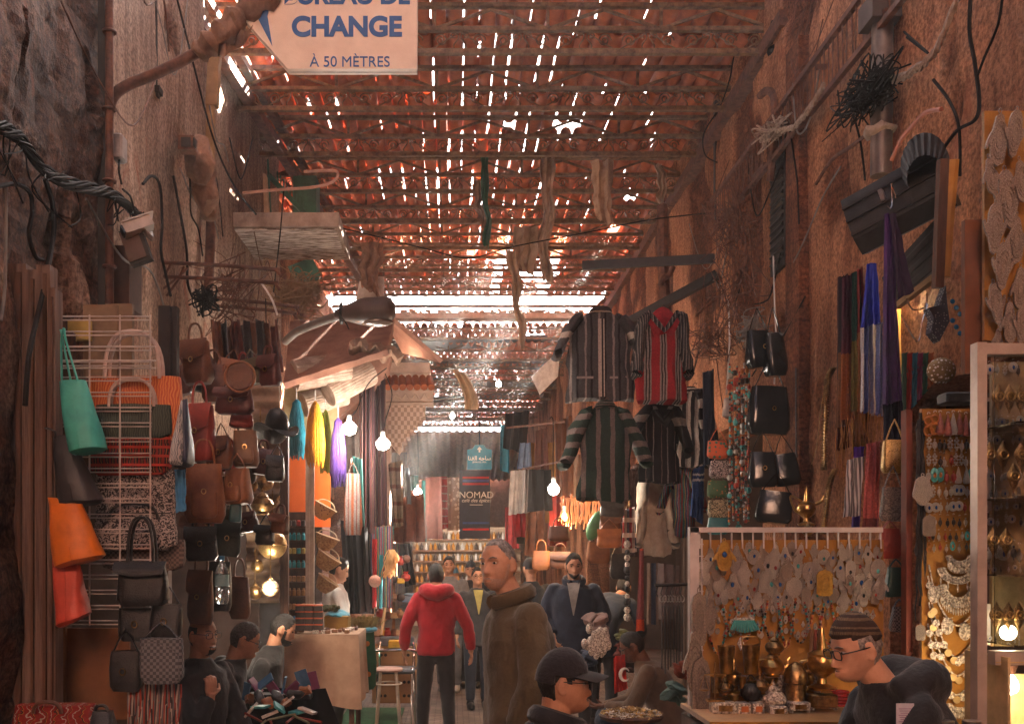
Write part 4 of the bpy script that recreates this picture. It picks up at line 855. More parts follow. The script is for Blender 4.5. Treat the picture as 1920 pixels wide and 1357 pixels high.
m.sheet(lambda u, v: W(1735 + 45 * math.cos(PI * (u * 1.25 - .1)) * (1 - .25 * v), 312 - 62 * math.sin(PI * (u * 1.25 - .1)) * (1 - .35 * v) + 20 * v, 4.95 - .25 * v + .03 * math.cos(u * n * PI)), 78, 5, .004); part('pleats', m, mat('black_cloth', (.02, .017, .018), .9), T)
m = MB(); m.tube([W(1672, 345, 4.85), W(1673, 385, 4.85), W(1669, 392, 4.85), W(1664, 386, 4.85)], .004, 5); m.tube([W(1674, 352, 4.84), W(1680, 372, 4.84)], .004, 5); part('hook', m, CHROME, T)
T = thing('shutter_box', 'dark slatted shutter slanting over the jewellery shop', 'shutter', W(1720, 520, 5.1)); q0, q1, q2, q3 = W(1655, 520, 5.3), W(1762, 402, 4.9), W(1760, 512, 4.85), W(1680, 572, 5.2)
m = MB(); m.sheet(lambda u, v: q0.lerp(q1, u).lerp(q3.lerp(q2, u), v) + V((0, .012 * math.copysign(1, math.sin(v * 7 * PI)), 0)), 6, 40, .02); part('slats', m, BLKIRON, T, ang=15)
m = MB(); m.beam(W(1682, 574, 5.15), W(1762, 512, 4.82), .03); part('rail', m, mat('ochre_wood', (.45, .27, .12), .8), T)
m = MB(); m.tube(spline([W(1786, 300, 4.55), W(1778, 400, 4.6), W(1770, 520, 4.62)], 5), [.03] * 5 + [.028] * 6, 8); single('wooden_stick', m, mat('ochre_stick', (.55, .28, .06), .7, col2=(.4, .18, .03)), 'ochre wooden stick standing between the black awning and the brown board', 'stick')
m = MB(); m.beam(W(1768, 300, 4.5), W(1758, 540, 4.55), .04); single('wooden_stick', m, WOOD, 'dark rough pole right of the black awning case', 'pole')
m = MB(); m.box(W(1830, 558, 4.05), (.105, .03, .625)); single('brown_board', m, mat('brown_card', (.17, .055, .02), .8), 'plain dark brown board leaning above the glass cabinet', 'board')
# ochre board with big cut-metal hands at the upper right
OCH = mat('ochre_felt', (.40, .19, .035), .95, col2=(.28, .12, .02), sc=10, bump=.3, sheen=.3)
m = MB(); m.box(W(1890, 425, 4.0), (.2, .02, .92)); single('display_board', m, OCH, 'ochre felt board covered with large flat metal hands, top right', 'board')
def hand_poly(w, h, k=0):
    """outline of a hand-of-Fatima charm: two curling thumbs, three fingers (k varies it)"""
    pts = []
    for x, z in ((0, -.5), (.14, -.44), (.2, -.3), (.26, -.16), (.34, -.10), (.46, .04), (.5, .17), (.44, .19), (.37, .10), (.30, .14), (.28, .32), (.2, .44), (.1, .47 + .03 * k), (0, .5)): pts.append((x * w, z * h))
    return pts + [(-x, z) for x, z in pts[-2:0:-1]]
def charm(name, m_plate, m_stone, kind, seed):
    """a pendant at the origin, about 1 m high before scaling, front towards -y"""
    T = thing(name, 'charm', 'charm', (0, -50, -20)); b = MB()
    if kind in ('hand', 'handup'):
        p = hand_poly(.82, 1., seed % 2)
        b.prism([(x, z if kind == 'handup' else -z) for x, z in p][::(-1 if kind == 'handup' else 1)], .06)
    elif kind == 'tag': b.prism([(-.3, -.4), (-.2, -.5), (.2, -.5), (.3, -.4), (.3, .28), (.22, .42), (0, .5), (-.22, .42), (-.3, .28)], .06)
    elif kind == 'drop': b.prism([(.34 * math.sin(a) * (1 if math.cos(a) < .2 else .75), -.12 - .38 * math.cos(a) if math.cos(a) > -.6 else .3 + (-.6 - math.cos(a)) * .5) for a in [2 * PI * i / 18 for i in range(18)]][::-1], .06)
    elif kind == 'disc': b.prism([(.42 * math.cos(a), .42 * math.sin(a)) for a in [2 * PI * i / 22 for i in range(22)]], .06)
    for v in range(len(b.v)): b.v[v] = (b.v[v][0], b.v[v][1] - 50, b.v[v][2] - 20)
    part('plate', b, m_plate, T, ang=25)
    r = MB(); r.tube([(.05 * math.cos(a), -50, -20 + .54 + .05 * math.sin(a)) for a in [2 * PI * i / 8 for i in range(8)]], .014, 5, closed=True)
    rg = random.Random(seed)
    for k in range(3 if kind != 'disc' else 1):
        rr = .36 - .1 * k if kind != 'disc' else .3
        r.tube([(rr * .62 * math.cos(a) * (.9 if kind == 'tag' else 1), -50.035, -20 + rr * math.sin(a) - .02) for a in [2 * PI * i / 16 for i in range(16)]], .012, 4, closed=True)
    for k in range(6): a = rg.uniform(0, 6.28); r.ell((.18 * math.cos(a), -50.034, -20 + .26 * math.sin(a)), (.03, .02, .03), 6, 4)
    part('relief', r, m_plate, T)
    if m_stone: s_ = MB(); s_.ell((0, -50.04, -20 + (.05 if seed % 3 else -.1)), (.085, .05, .1), 10, 6); part('stone', s_, m_stone, T)
    return T
STONES = {'blue': mat('blue_stone', (.02, .10, .35), .2), 'turquoise': mat('turquoise', (.08, .42, .40), .3), 'black': mat('black_stone', (.02, .02, .025), .2), 'red': mat('red_stone', (.35, .03, .02), .25)}
FLATM = mat('flat_tin', (.36, .28, .22), .5, .4, col2=(.12, .085, .065), sc=30, bump=.3)
protos = {}
def get_proto(kind, stone, plate, seed):
    k = (kind, stone, plate.name, seed % 3)
    if k not in protos: protos[k] = charm('charm', plate, STONES.get(stone), kind, seed); protos[k]['label'] = 'spare'
    return protos[k]
def place_charm(px, py, hpx, d, label, kind='hand', stone=None, plate=None, seed=0, name='charm', cat='charm', group=None, rot=0., wx=1.):
    o = dup(get_proto(kind, stone, plate or SILV, seed), W(px, py, d), label, sc=(hpx * S(d) * wx, hpx * S(d), hpx * S(d)), rot=(0, rot, 0))
    o.name = name; o['category'] = cat
    if group: o['group'] = group
    return o
bigs = [(1872, 262, 100), (1902, 252, 90), (1858, 330, 70), (1890, 375, 110), (1915, 340, 80), (1865, 430, 95), (1905, 450, 90), (1880, 500, 90), (1912, 540, 80), (1868, 570, 80), (1893, 605, 80), (1915, 610, 70), (1870, 640, 50)]
for i, (x, y, h) in enumerate(bigs):
    place_charm(x, y, h, 3.93 - .012 * (i % 3), '%s flat tin hand from the top of the ochre board at the right edge' % ORD[i], 'handup' if i % 2 else 'hand', None, FLATM, i, 'tin_hand', 'ornament', 'flat tin hands on the upper right board', R.uniform(-.15, .15), .58)
# ------------------------------------------------------------------ jewellery stall on the right
FRAME = mat('stall_frame', (.62, .56, .54), .4, .2, col2=(.45, .39, .37), sc=10)
dR = 4.35
T = thing('display_rack', 'white metal rack holding the ochre board of silver hands', 'rack', W(1470, 1500, dR))
m = MB(); m.box(W(1300, 1230, dR), (.04, .04, 1.13)); m.box(W(1472, 993, dR), (.84, .04, .022)); part('frame', m, FRAME, T)
m = MB()
for k in range(18): m.box(W(1312 + 20 * k, 1012, dR + .01), (.006, .006, .075))
m.box(W(1316, 1180, dR + .02), (.006, .006, .8))
for k in range(16): m.box(W(1306, 1020 + 22 * k, dR + .02), (.06, .005, .005))
part('wire_mesh', m, FRAME, T)
m = MB(); m.box(W(1485, 1190, dR + .05), (.80, .02, .84)); single('display_board', m, OCH, 'ochre felt board hung with rows of silver hand charms in the white rack', 'board')
m = MB(); m.box(W(1485, 1338, dR - .18), (.82, .5, .02)); single('display_shelf', m, OCH, 'ochre shelf under the brass pots and little boxes', 'shelf')
m = MB(); m.box(W(1485, 1420, dR - .16), (.82, .5, .3)); single('stall_counter', m, WOOD, 'dark wooden base below the ochre shelf', 'counter')
kinds = ['hand', 'hand', 'tag', 'hand', 'handup', 'disc', 'hand']
sts = ['blue', None, None, 'black', 'turquoise', None, 'red', 'blue']
plates = [SILV, SILV, FLATM, SILV, mat('tarnished_silver', (.55, .47, .39), .4, .4, col2=(.14, .11, .09), sc=40, bump=.5), SILV, FLATM]
rows = [(1040, 19, 1330, 1645, 40), (1066, 18, 1322, 1650, 52), (1094, 18, 1335, 1655, 50), (1122, 18, 1325, 1640, 42), (1146, 24, 1340, 1650, 20), (1163, 24, 1345, 1650, 16), (1182, 22, 1335, 1560, 18)]
for r, (py, n, x0, x1, h) in enumerate(rows):
    for i in range(n):
        x = x0 + (x1 - x0) * i / (n - 1) + R.uniform(-5, 5); y = py + R.uniform(-8, 8)
        if x > 1535 and r >= 5: continue
        st = sts[(i * 3 + r) % 8]; kd = kinds[(i + 2 * r) % 7] if h > 30 else ('drop', 'disc', 'hand')[(i + r) % 3]
        place_charm(x, y, h * R.uniform(.72, 1.0), dR + .03 - .01 * (i % 3), '%s%s charm, %s in the %s row of the white rack' % ({'hand': 'hand', 'handup': 'upturned hand', 'tag': 'tablet', 'disc': 'round', 'drop': 'teardrop'}[kd], ' with a %s stone' % st if st else '', ORD[i], ORD[r]), kd, st, plates[(i + r) % 7], i + r, 'hand_charm', 'charm', 'silver charms on the ochre board', R.uniform(-.12, .12), .8)
place_charm(1358, 1042, 56, dR - .04, 'large golden hand charm with a bright blue stone, top left of the white rack', 'hand', 'blue', mat('gilt', (.62, .38, .08), .35, .9), 1, 'gold_hand', 'charm')
place_charm(1546, 1092, 50, dR - .03, 'golden oval tablet charm in the third row of the white rack', 'tag', None, mat('gilt', (.62, .38, .08), .35, .9), 2, 'gold_tablet', 'charm')
for i, (x, y, h) in enumerate([(1340, 1150, 80), (1318, 1160, 100), (1310, 1240, 120), (1322, 1290, 120)]):
    place_charm(x - 8, y, h, dR - .05 - .015 * i, ['speckled grey hand plate, topmost beside the rack post', 'speckled grey hand plate hanging over the rack post', 'large dull hand plate under the topmost ones on the rack post', 'lowest dull hand plate on the rack post'][i], 'tag' if i % 2 else 'hand', None, FLATM, i, 'hand_plate', 'ornament', 'hand plates on the rack post', 0., .46)
BEADS = [mat('bead_red', (.4, .05, .03), .3), mat('bead_turq', (.08, .4, .38), .3), mat('bead_dark', (.05, .035, .03), .3), mat('bead_amber', (.55, .2, .05), .3), mat('bead_silver', (.5, .46, .42), .35, .8)]
def strand(name, label, pts, r, d_unused=None, mats=BEADS, seed=0, group=None, pendant=None, big=0., cat='necklace'):
    """a string of beads along pts"""
    rg = random.Random(seed); base = spline(pts, 12); T = None; mb = MB(); L = 0.; nxt = 0.
    for a, b_ in zip(base, base[1:]):
        seg = (b_ - a).length
        while nxt < L + seg:
            p = a.lerp(b_, (nxt - L) / max(seg, 1e-6)); rr = r * rg.uniform(.7, 1.25) * (1 + big * (rg.random() < .12)); mb.m = rg.randrange(len(mats))
            mb.ell(p, (rr, rr, rr * 1.1), 6, 4); nxt += rr * 2.05
        L += seg
    return single(name, mb, mats, label, cat, group)
for i in range(10):
    x0 = 1345 + 26 * i; w_ = R.uniform(30, 60); y0 = 1120 + R.uniform(0, 20); dp = R.uniform(60, 95)
    strand('bead_necklace', '%s bead necklace from the left, draped below the silver charms in the white rack' % ORD[i], [W(x0 - w_ * .5, y0, dR + .015), W(x0 - w_ * .3, y0 + dp * .6, dR), W(x0, y0 + dp, dR - .01), W(x0 + w_ * .3, y0 + dp * .6, dR), W(x0 + w_ * .5, y0, dR + .015)], .0055, seed=i, group='bead necklaces in the white rack')
T = thing('bib_necklace', 'fan of turquoise and silver tubes hanging at the middle of the rack', 'necklace', W(1385, 1215, dR)); m = MB()
for k in range(11): a = (k - 5) * .1; m.tube([W(1378 + 3.4 * k + 0, 1162, dR - .02), W(1380 + 3.4 * k + 18 * a, 1186 - abs(k - 5) * 1.2, dR - .03)], .005, 6)
part('tubes', m, BEADS[1], T)
m = MB(); [m.ell(W(1378 + 3.4 * k, 1160, dR - .02), (.007, .007, .007), 8, 5) for k in range(11)]; m.prism([(W(1385, 1205, dR).x + x, W(1385, 1205, dR).z + z) for x, z in ((0, -.03), (.014, 0), (0, .03), (-.014, 0))], .01, (0, dR - .03, 0)); part('pendant', m, SILV, T)
# brass and silver ware on the shelf
def vessel(name, label, px, py, hpx, d, prof, m, extra=None, cat='pot', n=18, lid=None, handle=None, spout=None, group='brass and silver ware on the ochre shelf'):
    """prof: (r, z) in units of the height, base at (px, py)"""
    h = hpx * S(d); c = W(px, py, d); T = thing(name, label, cat, c, group); b = MB(); b.lathe([(r * h, z * h) for r, z in prof], n, c); part('body', b, m, T)
    if lid: b = MB(); b.lathe([(r * h, z * h) for r, z in lid], n, c); part('lid', b, m, T)
    if handle: b = MB(); b.tube(spline([c + V((x * h, 0, z * h)) for x, z in handle], 6), .028 * h, 7); part('handle', b, m, T)
    if spout: b = MB(); q = spline([c + V((x * h, 0, z * h)) for x, z in spout], 6); b.tube(q, [.06 * h * (1 - .6 * i / len(q)) for i in range(len(q))], 8); part('spout', b, m, T)
    return T
POT = [(.22, 0), (.26, .03), (.2, .08), (.34, .2), (.4, .36), (.34, .5), (.2, .6), (.22, .64)]; LID = [(.21, .64), (.17, .7), (.1, .76), (.04, .8), (.05, .84), (.03, .9), (.005, .93)]
HD = [(-.2, .58), (-.45, .55), (-.52, .4), (-.36, .25)]; SPT = [(.3, .25), (.5, .38), (.52, .55), (.6, .66)]
MUG = [(.2, 0), (.22, .02), (.26, .5), (.3, .95), (.31, 1), (.28, 1), (.24, .5), (.2, .06), (.01, .06)]
URN = [(.2, 0), (.22, .04), (.08, .1), (.06, .18), (.2, .3), (.24, .42), (.2, .52), (.22, .56), (.07, .62), (.05, .8), (.03, .95), (.005, 1)]
for a in [('brass_mortar', 'tall brass beaker with a flared rim, left of the brass pots', 1362, 1262, 52, POT and MUG, GOLD, {}), ('brass_mortar', 'larger brass beaker hung at the middle of the shelf', 1408, 1262, 54, MUG, GOLD, dict(handle=[(-.3, 1), (-.25, 1.25), (.25, 1.25), (.3, 1)])),
          ('teapot', 'brass teapot with a curled spout, right of the middle beaker', 1448, 1268, 56, POT, GOLD, dict(lid=LID, handle=HD, spout=SPT)), ('teapot', 'squat brass teapot near the shelf front', 1425, 1300, 44, POT, DBRASS, dict(lid=LID, handle=HD, spout=SPT)),
          ('teapot', 'silvery teapot with a brass lid near the hanging sticks', 1450, 1332, 62, POT, SILV, dict(lid=LID, handle=HD, spout=SPT)), ('tea_can', 'chased silver canister with an arched top', 1492, 1328, 95, [(.22, 0), (.24, .04), (.2, .1), (.2, .5), (.23, .52), (.22, .7), (.14, .85), (.02, .93)], DBRASS, {}),
          ('brass_urn', 'slender brass perfume urn standing on a chased casket', 1541, 1292, 120, URN, GOLD, dict(handle=[(-.2, .45), (-.34, .42), (-.3, .28), (-.18, .3)])), ('teapot', 'brass kettle high on the left of the sticks', 1452, 1228, 44, POT, DBRASS, dict(lid=LID, spout=SPT)),
          ('round_pot', 'dark round pot with silver bands on the shelf', 1408, 1312, 38, [(.3, 0), (.5, .25), (.52, .5), (.38, .8), (.3, .85), (.32, .9)], BLKL, dict(handle=[(-.3, .85), (0, 1.25), (.3, .85)])), ('brass_bowl', 'small footed brass bowl at the shelf front', 1375, 1325, 24, [(.3, 0), (.12, .2), (.45, .8), (.5, 1), (.42, .9), (.1, .35)], GOLD, {}), ('brass_cup', 'tiny brass cup beside the scales', 1392, 1290, 22, MUG, GOLD, {})]:
    vessel(*a[:5], dR - .16, a[5], a[6], **a[7])
for i in range(12):
    x = 1342 + 17 * i; kk = i % 4; vessel(['brass_cup', 'brass_pot', 'brass_urn', 'brass_beaker'][kk], '%s brass %s from the left in the back row on the ochre shelf' % (ORD[i], ['cup', 'pot', 'urn', 'beaker'][kk]), x, 1298 + 6 * (i % 2), (30, 44, 66, 38)[kk], dR - .05, [MUG, POT, URN, MUG][kk], [GOLD, DBRASS, GOLD, SILV][i % 4], lid=LID if kk == 1 else None)
T = thing('brass_scales', 'little brass balance scales on the shelf at the left', 'scales', W(1341, 1312, dR - .2)); c = W(1341, 1312, dR - .2); m = MB(); m.tube([c, c + V((0, 0, .16))], .004, 6); m.box(c, (.07, .04, .008)); part('stand', m, GOLD, T)
m = MB(); m.tube([c + V((-.045, 0, .105)), c + V((0, 0, .11)), c + V((.045, 0, .105))], .003, 6)
for s_ in (-1, 1): m.tube([c + V((s_ * .045, 0, .105)), c + V((s_ * .045 - .02, 0, .045))], .001, 4); m.tube([c + V((s_ * .045, 0, .105)), c + V((s_ * .045 + .02, 0, .045))], .001, 4)
part('beam', m, GOLD, T)
for s_ in (-1, 1): m = MB(); m.lathe([(.004, .036), (.02, .042), (.023, .046)], 12, c + V((s_ * .045, 0, 0))); part('pan', m, GOLD, T)
for i, (x, y, w_, h, lb) in enumerate([(1356, 1325, 46, 26, 'long chased silver box with a carved lid'), (1392, 1326, 24, 26, 'small silver box with an orange panel, left of its twin'), (1418, 1326, 22, 26, 'small silver box with an orange panel, right of its twin'), (1541, 1312, 50, 30, 'chased casket on four feet under the perfume urn'), (1496, 1322, 38, 20, 'silver casket with a diamond plate under the canister'), (1456, 1330, 32, 22, 'silver box at the back of the shelf')]):
    k = S(dR - .2); T = thing('trinket_box', lb, 'box', W(x, y + h / 2, dR - .2), 'trinket boxes on the ochre shelf'); m = MB(); rbox(m, W(x, y, dR - .2), (w_ * k, .07, h * k * .8), .004); part('box', m, SILV if i != 3 else DBRASS, T)
    m = MB(); [m.box(W(x + s_ * w_ * .42, y + h * .46, dR - .2) + V((0, q, 0)), (.012, .012, .012)) for s_ in (-1, 1) for q in (-.025, .025)]; part('feet', m, SILV, T)
    m = MB(); m.box(W(x, y, dR - .2) + V((0, -.037, 0)), (w_ * k * .55, .006, h * k * .4)); part('inlay', m, mat('orange_inlay', (.55, .16, .05), .4) if i in (1, 2) else DBRASS, T)
for i in range(4):
    m = MB(); m.tube([W(1522 + 7 * i, 1180, dR - .05), W(1520 + 7 * i, 1250, dR - .06)], .008 - .001 * i, 7); single('carved_stick', m, WOODM if i != 1 else mat('red_stick', (.35, .07, .04), .5), '%s dark carved stick standing behind the perfume urn' % ORD[i], 'stick')
m = MB()
for k in range(5): m.tube([W(1576, 1296 + 6 * k, dR - .2) + V((.03 * math.cos(a), .03 * math.sin(a), 0)) for a in [2 * PI * i / 14 for i in range(14)]], .006, 6, closed=True)
single('bangles', m, mat('red_bangle', (.4, .03, .03), .25), 'small stack of red bangles by the capped man', 'bangle stack')
# ochre earring board between the post and the glass cabinet
dE = 4.1
m = MB(); m.box(W(1785, 1075, dE + .02), (.26, .02, 1.36)); single('display_board', m, OCH, 'tall ochre board of earrings and necklaces left of the glass cabinet', 'board')
T = thing('stall_post', 'dark red wooden post hung with black strings, left of the earring board', 'post', W(1715, 1357, 4.15)); m = MB(); m.box(W(1700, 1080, 4.2), (.025, .05, 1.4)); part('post', m, mat('red_wood', (.2, .045, .025), .7), T)
m = MB()
for k in range(14): x = 1712 + R.uniform(0, 18); m.tube(spline([W(x, 775 + R.uniform(0, 20), 4.12 - .01 * (k % 4)), W(x + R.uniform(-3, 3), 900, 4.1), W(x + R.uniform(-5, 5), 1020 + R.uniform(-80, 200), 4.12)], 8), R.uniform(.003, .008), 5); 
m.jit(.01, 20, 2); part('black_strings', m, BLKL, T)
place_charm(1730, 920, 56, 4.05, 'oval pierced silver pendant on the dark post', 'drop', None, SILV, 4, 'pendant', 'pendant')
place_charm(1726, 1185, 30, 4.05, 'small square silver plate on the dark post', 'tag', None, SILV, 5, 'pendant', 'pendant'); place_charm(1742, 985, 40, 4.05, 'dark tablet pendant at the edge of the earring board', 'tag', None, FLATM, 5, 'pendant', 'pendant')
EAR = []
def ear_proto(kind, col):
    T = thing('earring', 'spare', 'earring', (0, -50, -30)); b = MB(); o = (0, -50, -30)
    def at(x, z): return (x, -50, -30 + z)
    hook = MB(); hook.tube([at(.06 * math.cos(a), .06 * math.sin(a) + .5) for a in [PI * i / 6 * 1.2 for i in range(7)]], .018, 4); part('hook', hook, SILV, T)
    if kind == 'cone': b.lathe([(.02, .45), (.1, .1), (.19, -.35), (.14, -.48), (.02, -.5)], 10, o)
    elif kind == 'hoop': b.tube([at(.17 * math.cos(a), .2 + .17 * math.sin(a)) for a in [2 * PI * i / 12 for i in range(12)]], .04, 5, closed=True); b.tube([at(.2 * math.cos(a), -.25 + .22 * math.sin(a)) for a in [2 * PI * i / 12 for i in range(12)]], .05, 5, closed=True)
    elif kind == 'oval': b.ell(at(0, 0), (.24, .06, .42), 12, 8)
    elif kind == 'disc': b.ell(at(0, 0), (.34, .08, .36), 14, 8)
    elif kind == 'drops': [b.ell(at(x, z), (.075, .07, .085), 7, 5) for x, z in ((0, .35), (-.09, .2), (.09, .2), (0, .1), (-.1, -.02), (.1, -.02), (-.08, -.2), (.08, -.2), (0, -.32))]
    else: b.ell(at(0, .2), (.06, .06, .08), 8, 5); b.ell(at(0, -.12), (.15, .12, .24), 10, 7); b.ell(at(0, -.4), (.04, .04, .08), 6, 4)
    part('drop', b, col, T)
    if kind in ('oval', 'disc', 'cone'): s_ = MB(); s_.ell(at(0, -.02 if kind != 'cone' else -.25), (.1, .14, .17), 10, 6); part('stone', s_, {'oval': BEADS[3], 'disc': STONES['blue'], 'cone': mat('pink_stone', (.5, .1, .12), .3)}[kind], T)
    return T
EP = [ear_proto('cone', SILV), ear_proto('drops', SILV), ear_proto('bead', BEADS[2]), ear_proto('oval', BEADS[1]), ear_proto('disc', SILV), ear_proto('bead', BEADS[0]), ear_proto('hoop', BEADS[3]), ear_proto('bead', SILV), ear_proto('cone', mat('coral_cone', (.42, .15, .12), .4, .3))]
EN = ['silver cone', 'silver cluster', 'dark bead', 'turquoise oval', 'silver disc', 'red bead', 'orange hoop', 'silver bead', 'coral cone']
er = [(795, 36, [6, 6, 8, 8, 0, 8, 8, 0]), (832, 26, [1, 7, 2, 2, 1, 1, 7, 2, 7]), (862, 24, [1, 1, 2, 7, 5, 1, 1, 7, 2]), (890, 28, [7, 3, 3, 5, 5, 0, 0, 3]), (920, 24, [1, 1, 7, 7, 7, 4, 4, 7, 7]), (950, 22, [4, 4, 7, 7, 4, 4, 5, 5]), (977, 20, [7, 7, 2, 2, 2, 2, 7, 7]), (1003, 18, [5, 2, 7, 5, 2, 2, 7, 3, 3]), (1024, 18, [6, 7, 5, 7, 3, 7, 2, 3])]
for r, (py, h, ks) in enumerate(er):
    for i, kk in enumerate(ks):
        o = dup(EP[kk], W(1738 + 92 * (i + .3) / len(ks) + R.uniform(-2, 2), py + R.uniform(-2, 2), dE - .01), '%s earring, %s from the left in the %s row of the ochre earring board' % (EN[kk], ORD[i], ORD[r]), sc=h * 1.2 * S(dE)); o['group'] = 'earrings on the ochre board'
# necklaces below the earrings
def crescent(label, cy, rx, ry, cx=1792, fr=14, d=dE, chain=True, coins=False):
    T = thing('bib_necklace', label, 'necklace', W(cx, cy + ry, d), 'silver necklaces on the ochre board'); m = MB(); k = S(d)
    for ring in (.62, 1.):
        m.tube([W(cx + rx * ring * math.cos(a), cy + ry * ring * math.sin(-a) * -1, d - .012) for a in [PI * .04 + PI * .92 * i / 24 for i in range(25)]], .0035, 5)
    part('rims', m, SILV, T); m = MB()
    for i in range(25):
        a = PI * .04 + PI * .92 * i / 24; m.tube([W(cx + rx * .64 * math.cos(a), cy + ry * .64 * math.sin(a), d - .008), W(cx + rx * .98 * math.cos(a), cy + ry * .98 * math.sin(a), d - .012)], .0042, 4)
    part('ribs', m, SILV, T); m = MB()
    for i in range(fr):
        a = PI * .18 + PI * .64 * i / max(1, fr - 1); p = W(cx + rx * math.cos(a), cy + ry * math.sin(a), d - .012); m.tube([p, p - V((0, 0, .02)), p - V((0, 0, .034))], [.0022, .004, .0015], 5)
    part('fringe', m, SILV, T)
crescent('crescent necklace with a red stone, topmost on the ochre board', 1040, 26, 20, 1800, 18); crescent('upper ribbed silver bib necklace on the ochre board', 1062, 38, 32, 1796, 5); crescent('lower ribbed silver bib necklace with a spiked fringe', 1092, 38, 46, 1797, 17)
crescent('small fringed necklace at the foot of the ochre board', 1318, 26, 14, 1800, 17)
def coin_neck(label, y0, y1, x0, x1, n, leaf=False, seed=0):
    T = thing('coin_necklace', label, 'necklace', W((x0 + x1) / 2, y1, dE), 'silver necklaces on the ochre board'); pts = spline([W(x0, y0, dE - .004), W(x0 + (x1 - x0) * .18, y0 + (y1 - y0) * .6, dE - .008), W((x0 + x1) / 2 + 5, y1, dE - .012), W(x1 - 4, y0 + (y1 - y0) * .75, dE - .008)], 14); m = MB()
    for a, b_ in zip(pts, pts[1:]): m.ell(a, (.0042,) * 3, 6, 4); m.ell(a.lerp(b_, .5), (.0038,) * 3, 6, 4)
    part('chain', m, SILV, T)
    rg = random.Random(seed)
    for i in range(n):
        p = pts[int((i + .7) / (n + .4) * (len(pts) - 1))] - V((0, .008, .018)); m = MB()
        if leaf: p -= V((0, 0, .02)); m.ell(p, (.026, .007, .036), 12, 8); [m.tube([p + V((0, -.007, .03 - .011 * j)), p + V((s_ * .02, -.006, .036 - .011 * j))], .0015, 4) for j in range(5) for s_ in (-1, 1)]; m.tube([p + V((0, -.008, .036)), p + V((0, -.008, -.034))], .002, 4)
        else: m.lathe([(.001, -.003), (.015, -.003), (.016, 0), (.015, .003), (.001, .003)], 14, p, Matrix.Rotation(PI / 2, 3, 'X'))
        part('leaf' if leaf else 'coin', m, SILV if leaf or rg.random() < .55 else mat('pale_gold', (.6, .42, .2), .4, .7), T)
coin_neck('necklace of three embossed silver leaves', 1060, 1172, 1742, 1834, 3, True); coin_neck('necklace of silver and gold coins under the silver leaves', 1080, 1232, 1740, 1834, 12, seed=1); coin_neck('necklace of coins and spikes, third from the bottom', 1130, 1266, 1742, 1834, 9, seed=2); coin_neck('necklace of pale coins, second from the bottom', 1170, 1302, 1740, 1834, 11, seed=3)
# glass cabinet at the right edge
ALU = mat('cabinet_alloy', (.56, .46, .39), .45, .3, col2=(.42, .33, .27), sc=8)
GLASS = mat('cabinet_glass', (.95, 1, .97), .02, trans=1., spec=.5)
dG = 3.62
T = thing('glass_cabinet', 'tall glass cabinet with alloy frame and lit compartment at the right edge', 'cabinet', W(1880, 1500, dG)); m = MB()
m.box(W(1835, 1010, dG), (.035, .05, 1.42)); m.box(W(1895, 656, dG), (.2, .05, .04)); m.box(W(1900, 1232, dG), (.16, .05, .05)); part('frame', m, ALU, T)
m = MB(); m.box(W(1900, 1240, dG - .005), (.15, .05, .004)); m.box(W(1850, 1300, dG + .08), (.01, .3, .3)); part('inner_lining', m, mat('cream_lining', (.7, .5, .25), .6), T)
m = MB(); m.box(W(1902, 940, dG + .01), (.145, .004, 1.06)); part('glass_pane', m, GLASS, T)
m = MB(); m.box(W(1905, 945, dG + .32), (.2, .02, 1.12)); part('back_panel', m, mat('cabinet_back', (.42, .30, .15), .7, col2=(.3, .2, .1), sc=4), T)
for y in (800, 935, 1078, 1205): m = MB(); m.box(W(1915, y, dG + .17), (.19, .28, .006)); part('shelf', m, GLASS, T)
m = MB(); m.box(W(1849, 900, dG + .3), (.03, .02, .24)); m.box(W(1850, 1170, dG + .28), (.02, .02, .16)); part('price_strip', m, WHITE, T)
m = MB(); m.box(W(1905, 1330, dG + .26), (.22, .02, .28)); m.box(W(1868, 1330, dG + .2), (.025, .02, .28)); part('lit_back', m, mat('cream_lining', (.7, .5, .25), .6), T)
for i, (x, y, r) in enumerate([(1868, 1283, .022), (1893, 1286, .032)]):
    c = W(x, y, dG + .1); B = thing('cabinet_bulb', ['small lit bulb in the base of the glass cabinet, the left one', 'larger lit bulb in the base of the glass cabinet, the right one'][i], 'lamp', c, 'bulbs in the glass cabinet'); m = MB(); m.lathe([(r * .3, r * 1.5), (r * .8, r * .7), (r, 0), (r * .8, -r * .6), (.002, -r)], 14, c); part('globe', m, YGLOW if 0 else emis('cabinet_glow', (1, .8, .5), 1.), B)
    m = MB(); m.lathe([(r * .8, r * 2.6), (r * .9, r * 2.5), (r * .5, r * 1.4), (r * .4, r * 1.4)], 10, c); part('socket', m, BRNL, B)
    l = bpy.data.lights.new('bulb_light', 'POINT'); l.energy = .03; l.color = (1, .7, .4); l.shadow_soft_size = r; o = bpy.data.objects.new('bulb_light', l); COL.objects.link(o); o.parent = B; o.location = (0, -.01, -r - .01)
l = bpy.data.lights.new('cabinet_light', 'POINT'); l.energy = .014; l.color = (1, .85, .6); l.shadow_soft_size = .03; o = bpy.data.objects.new('cabinet_light', l); COL.objects.link(o); o.location = W(1890, 1185, dG + .12)
EYEP = thing('brass_eye', 'spare', 'ornament', (0, -50, -40)); m = MB(); m.lathe([(.02, .5), (.12, .3), (.2, .2), (.22, .05)], 12, (0, -50, -40), Matrix.Diagonal((1, .5, 1)).to_3x3()); m.ell((0, -50, -40.05), (.3, .14, .3), 14, 9); m.lathe([(.2, -.3), (.16, -.42), (.05, -.62), (.01, -.8)], 12, (0, -50, -40), Matrix.Diagonal((1, .5, 1)).to_3x3()); part('shell', m, DBRASS, EYEP)
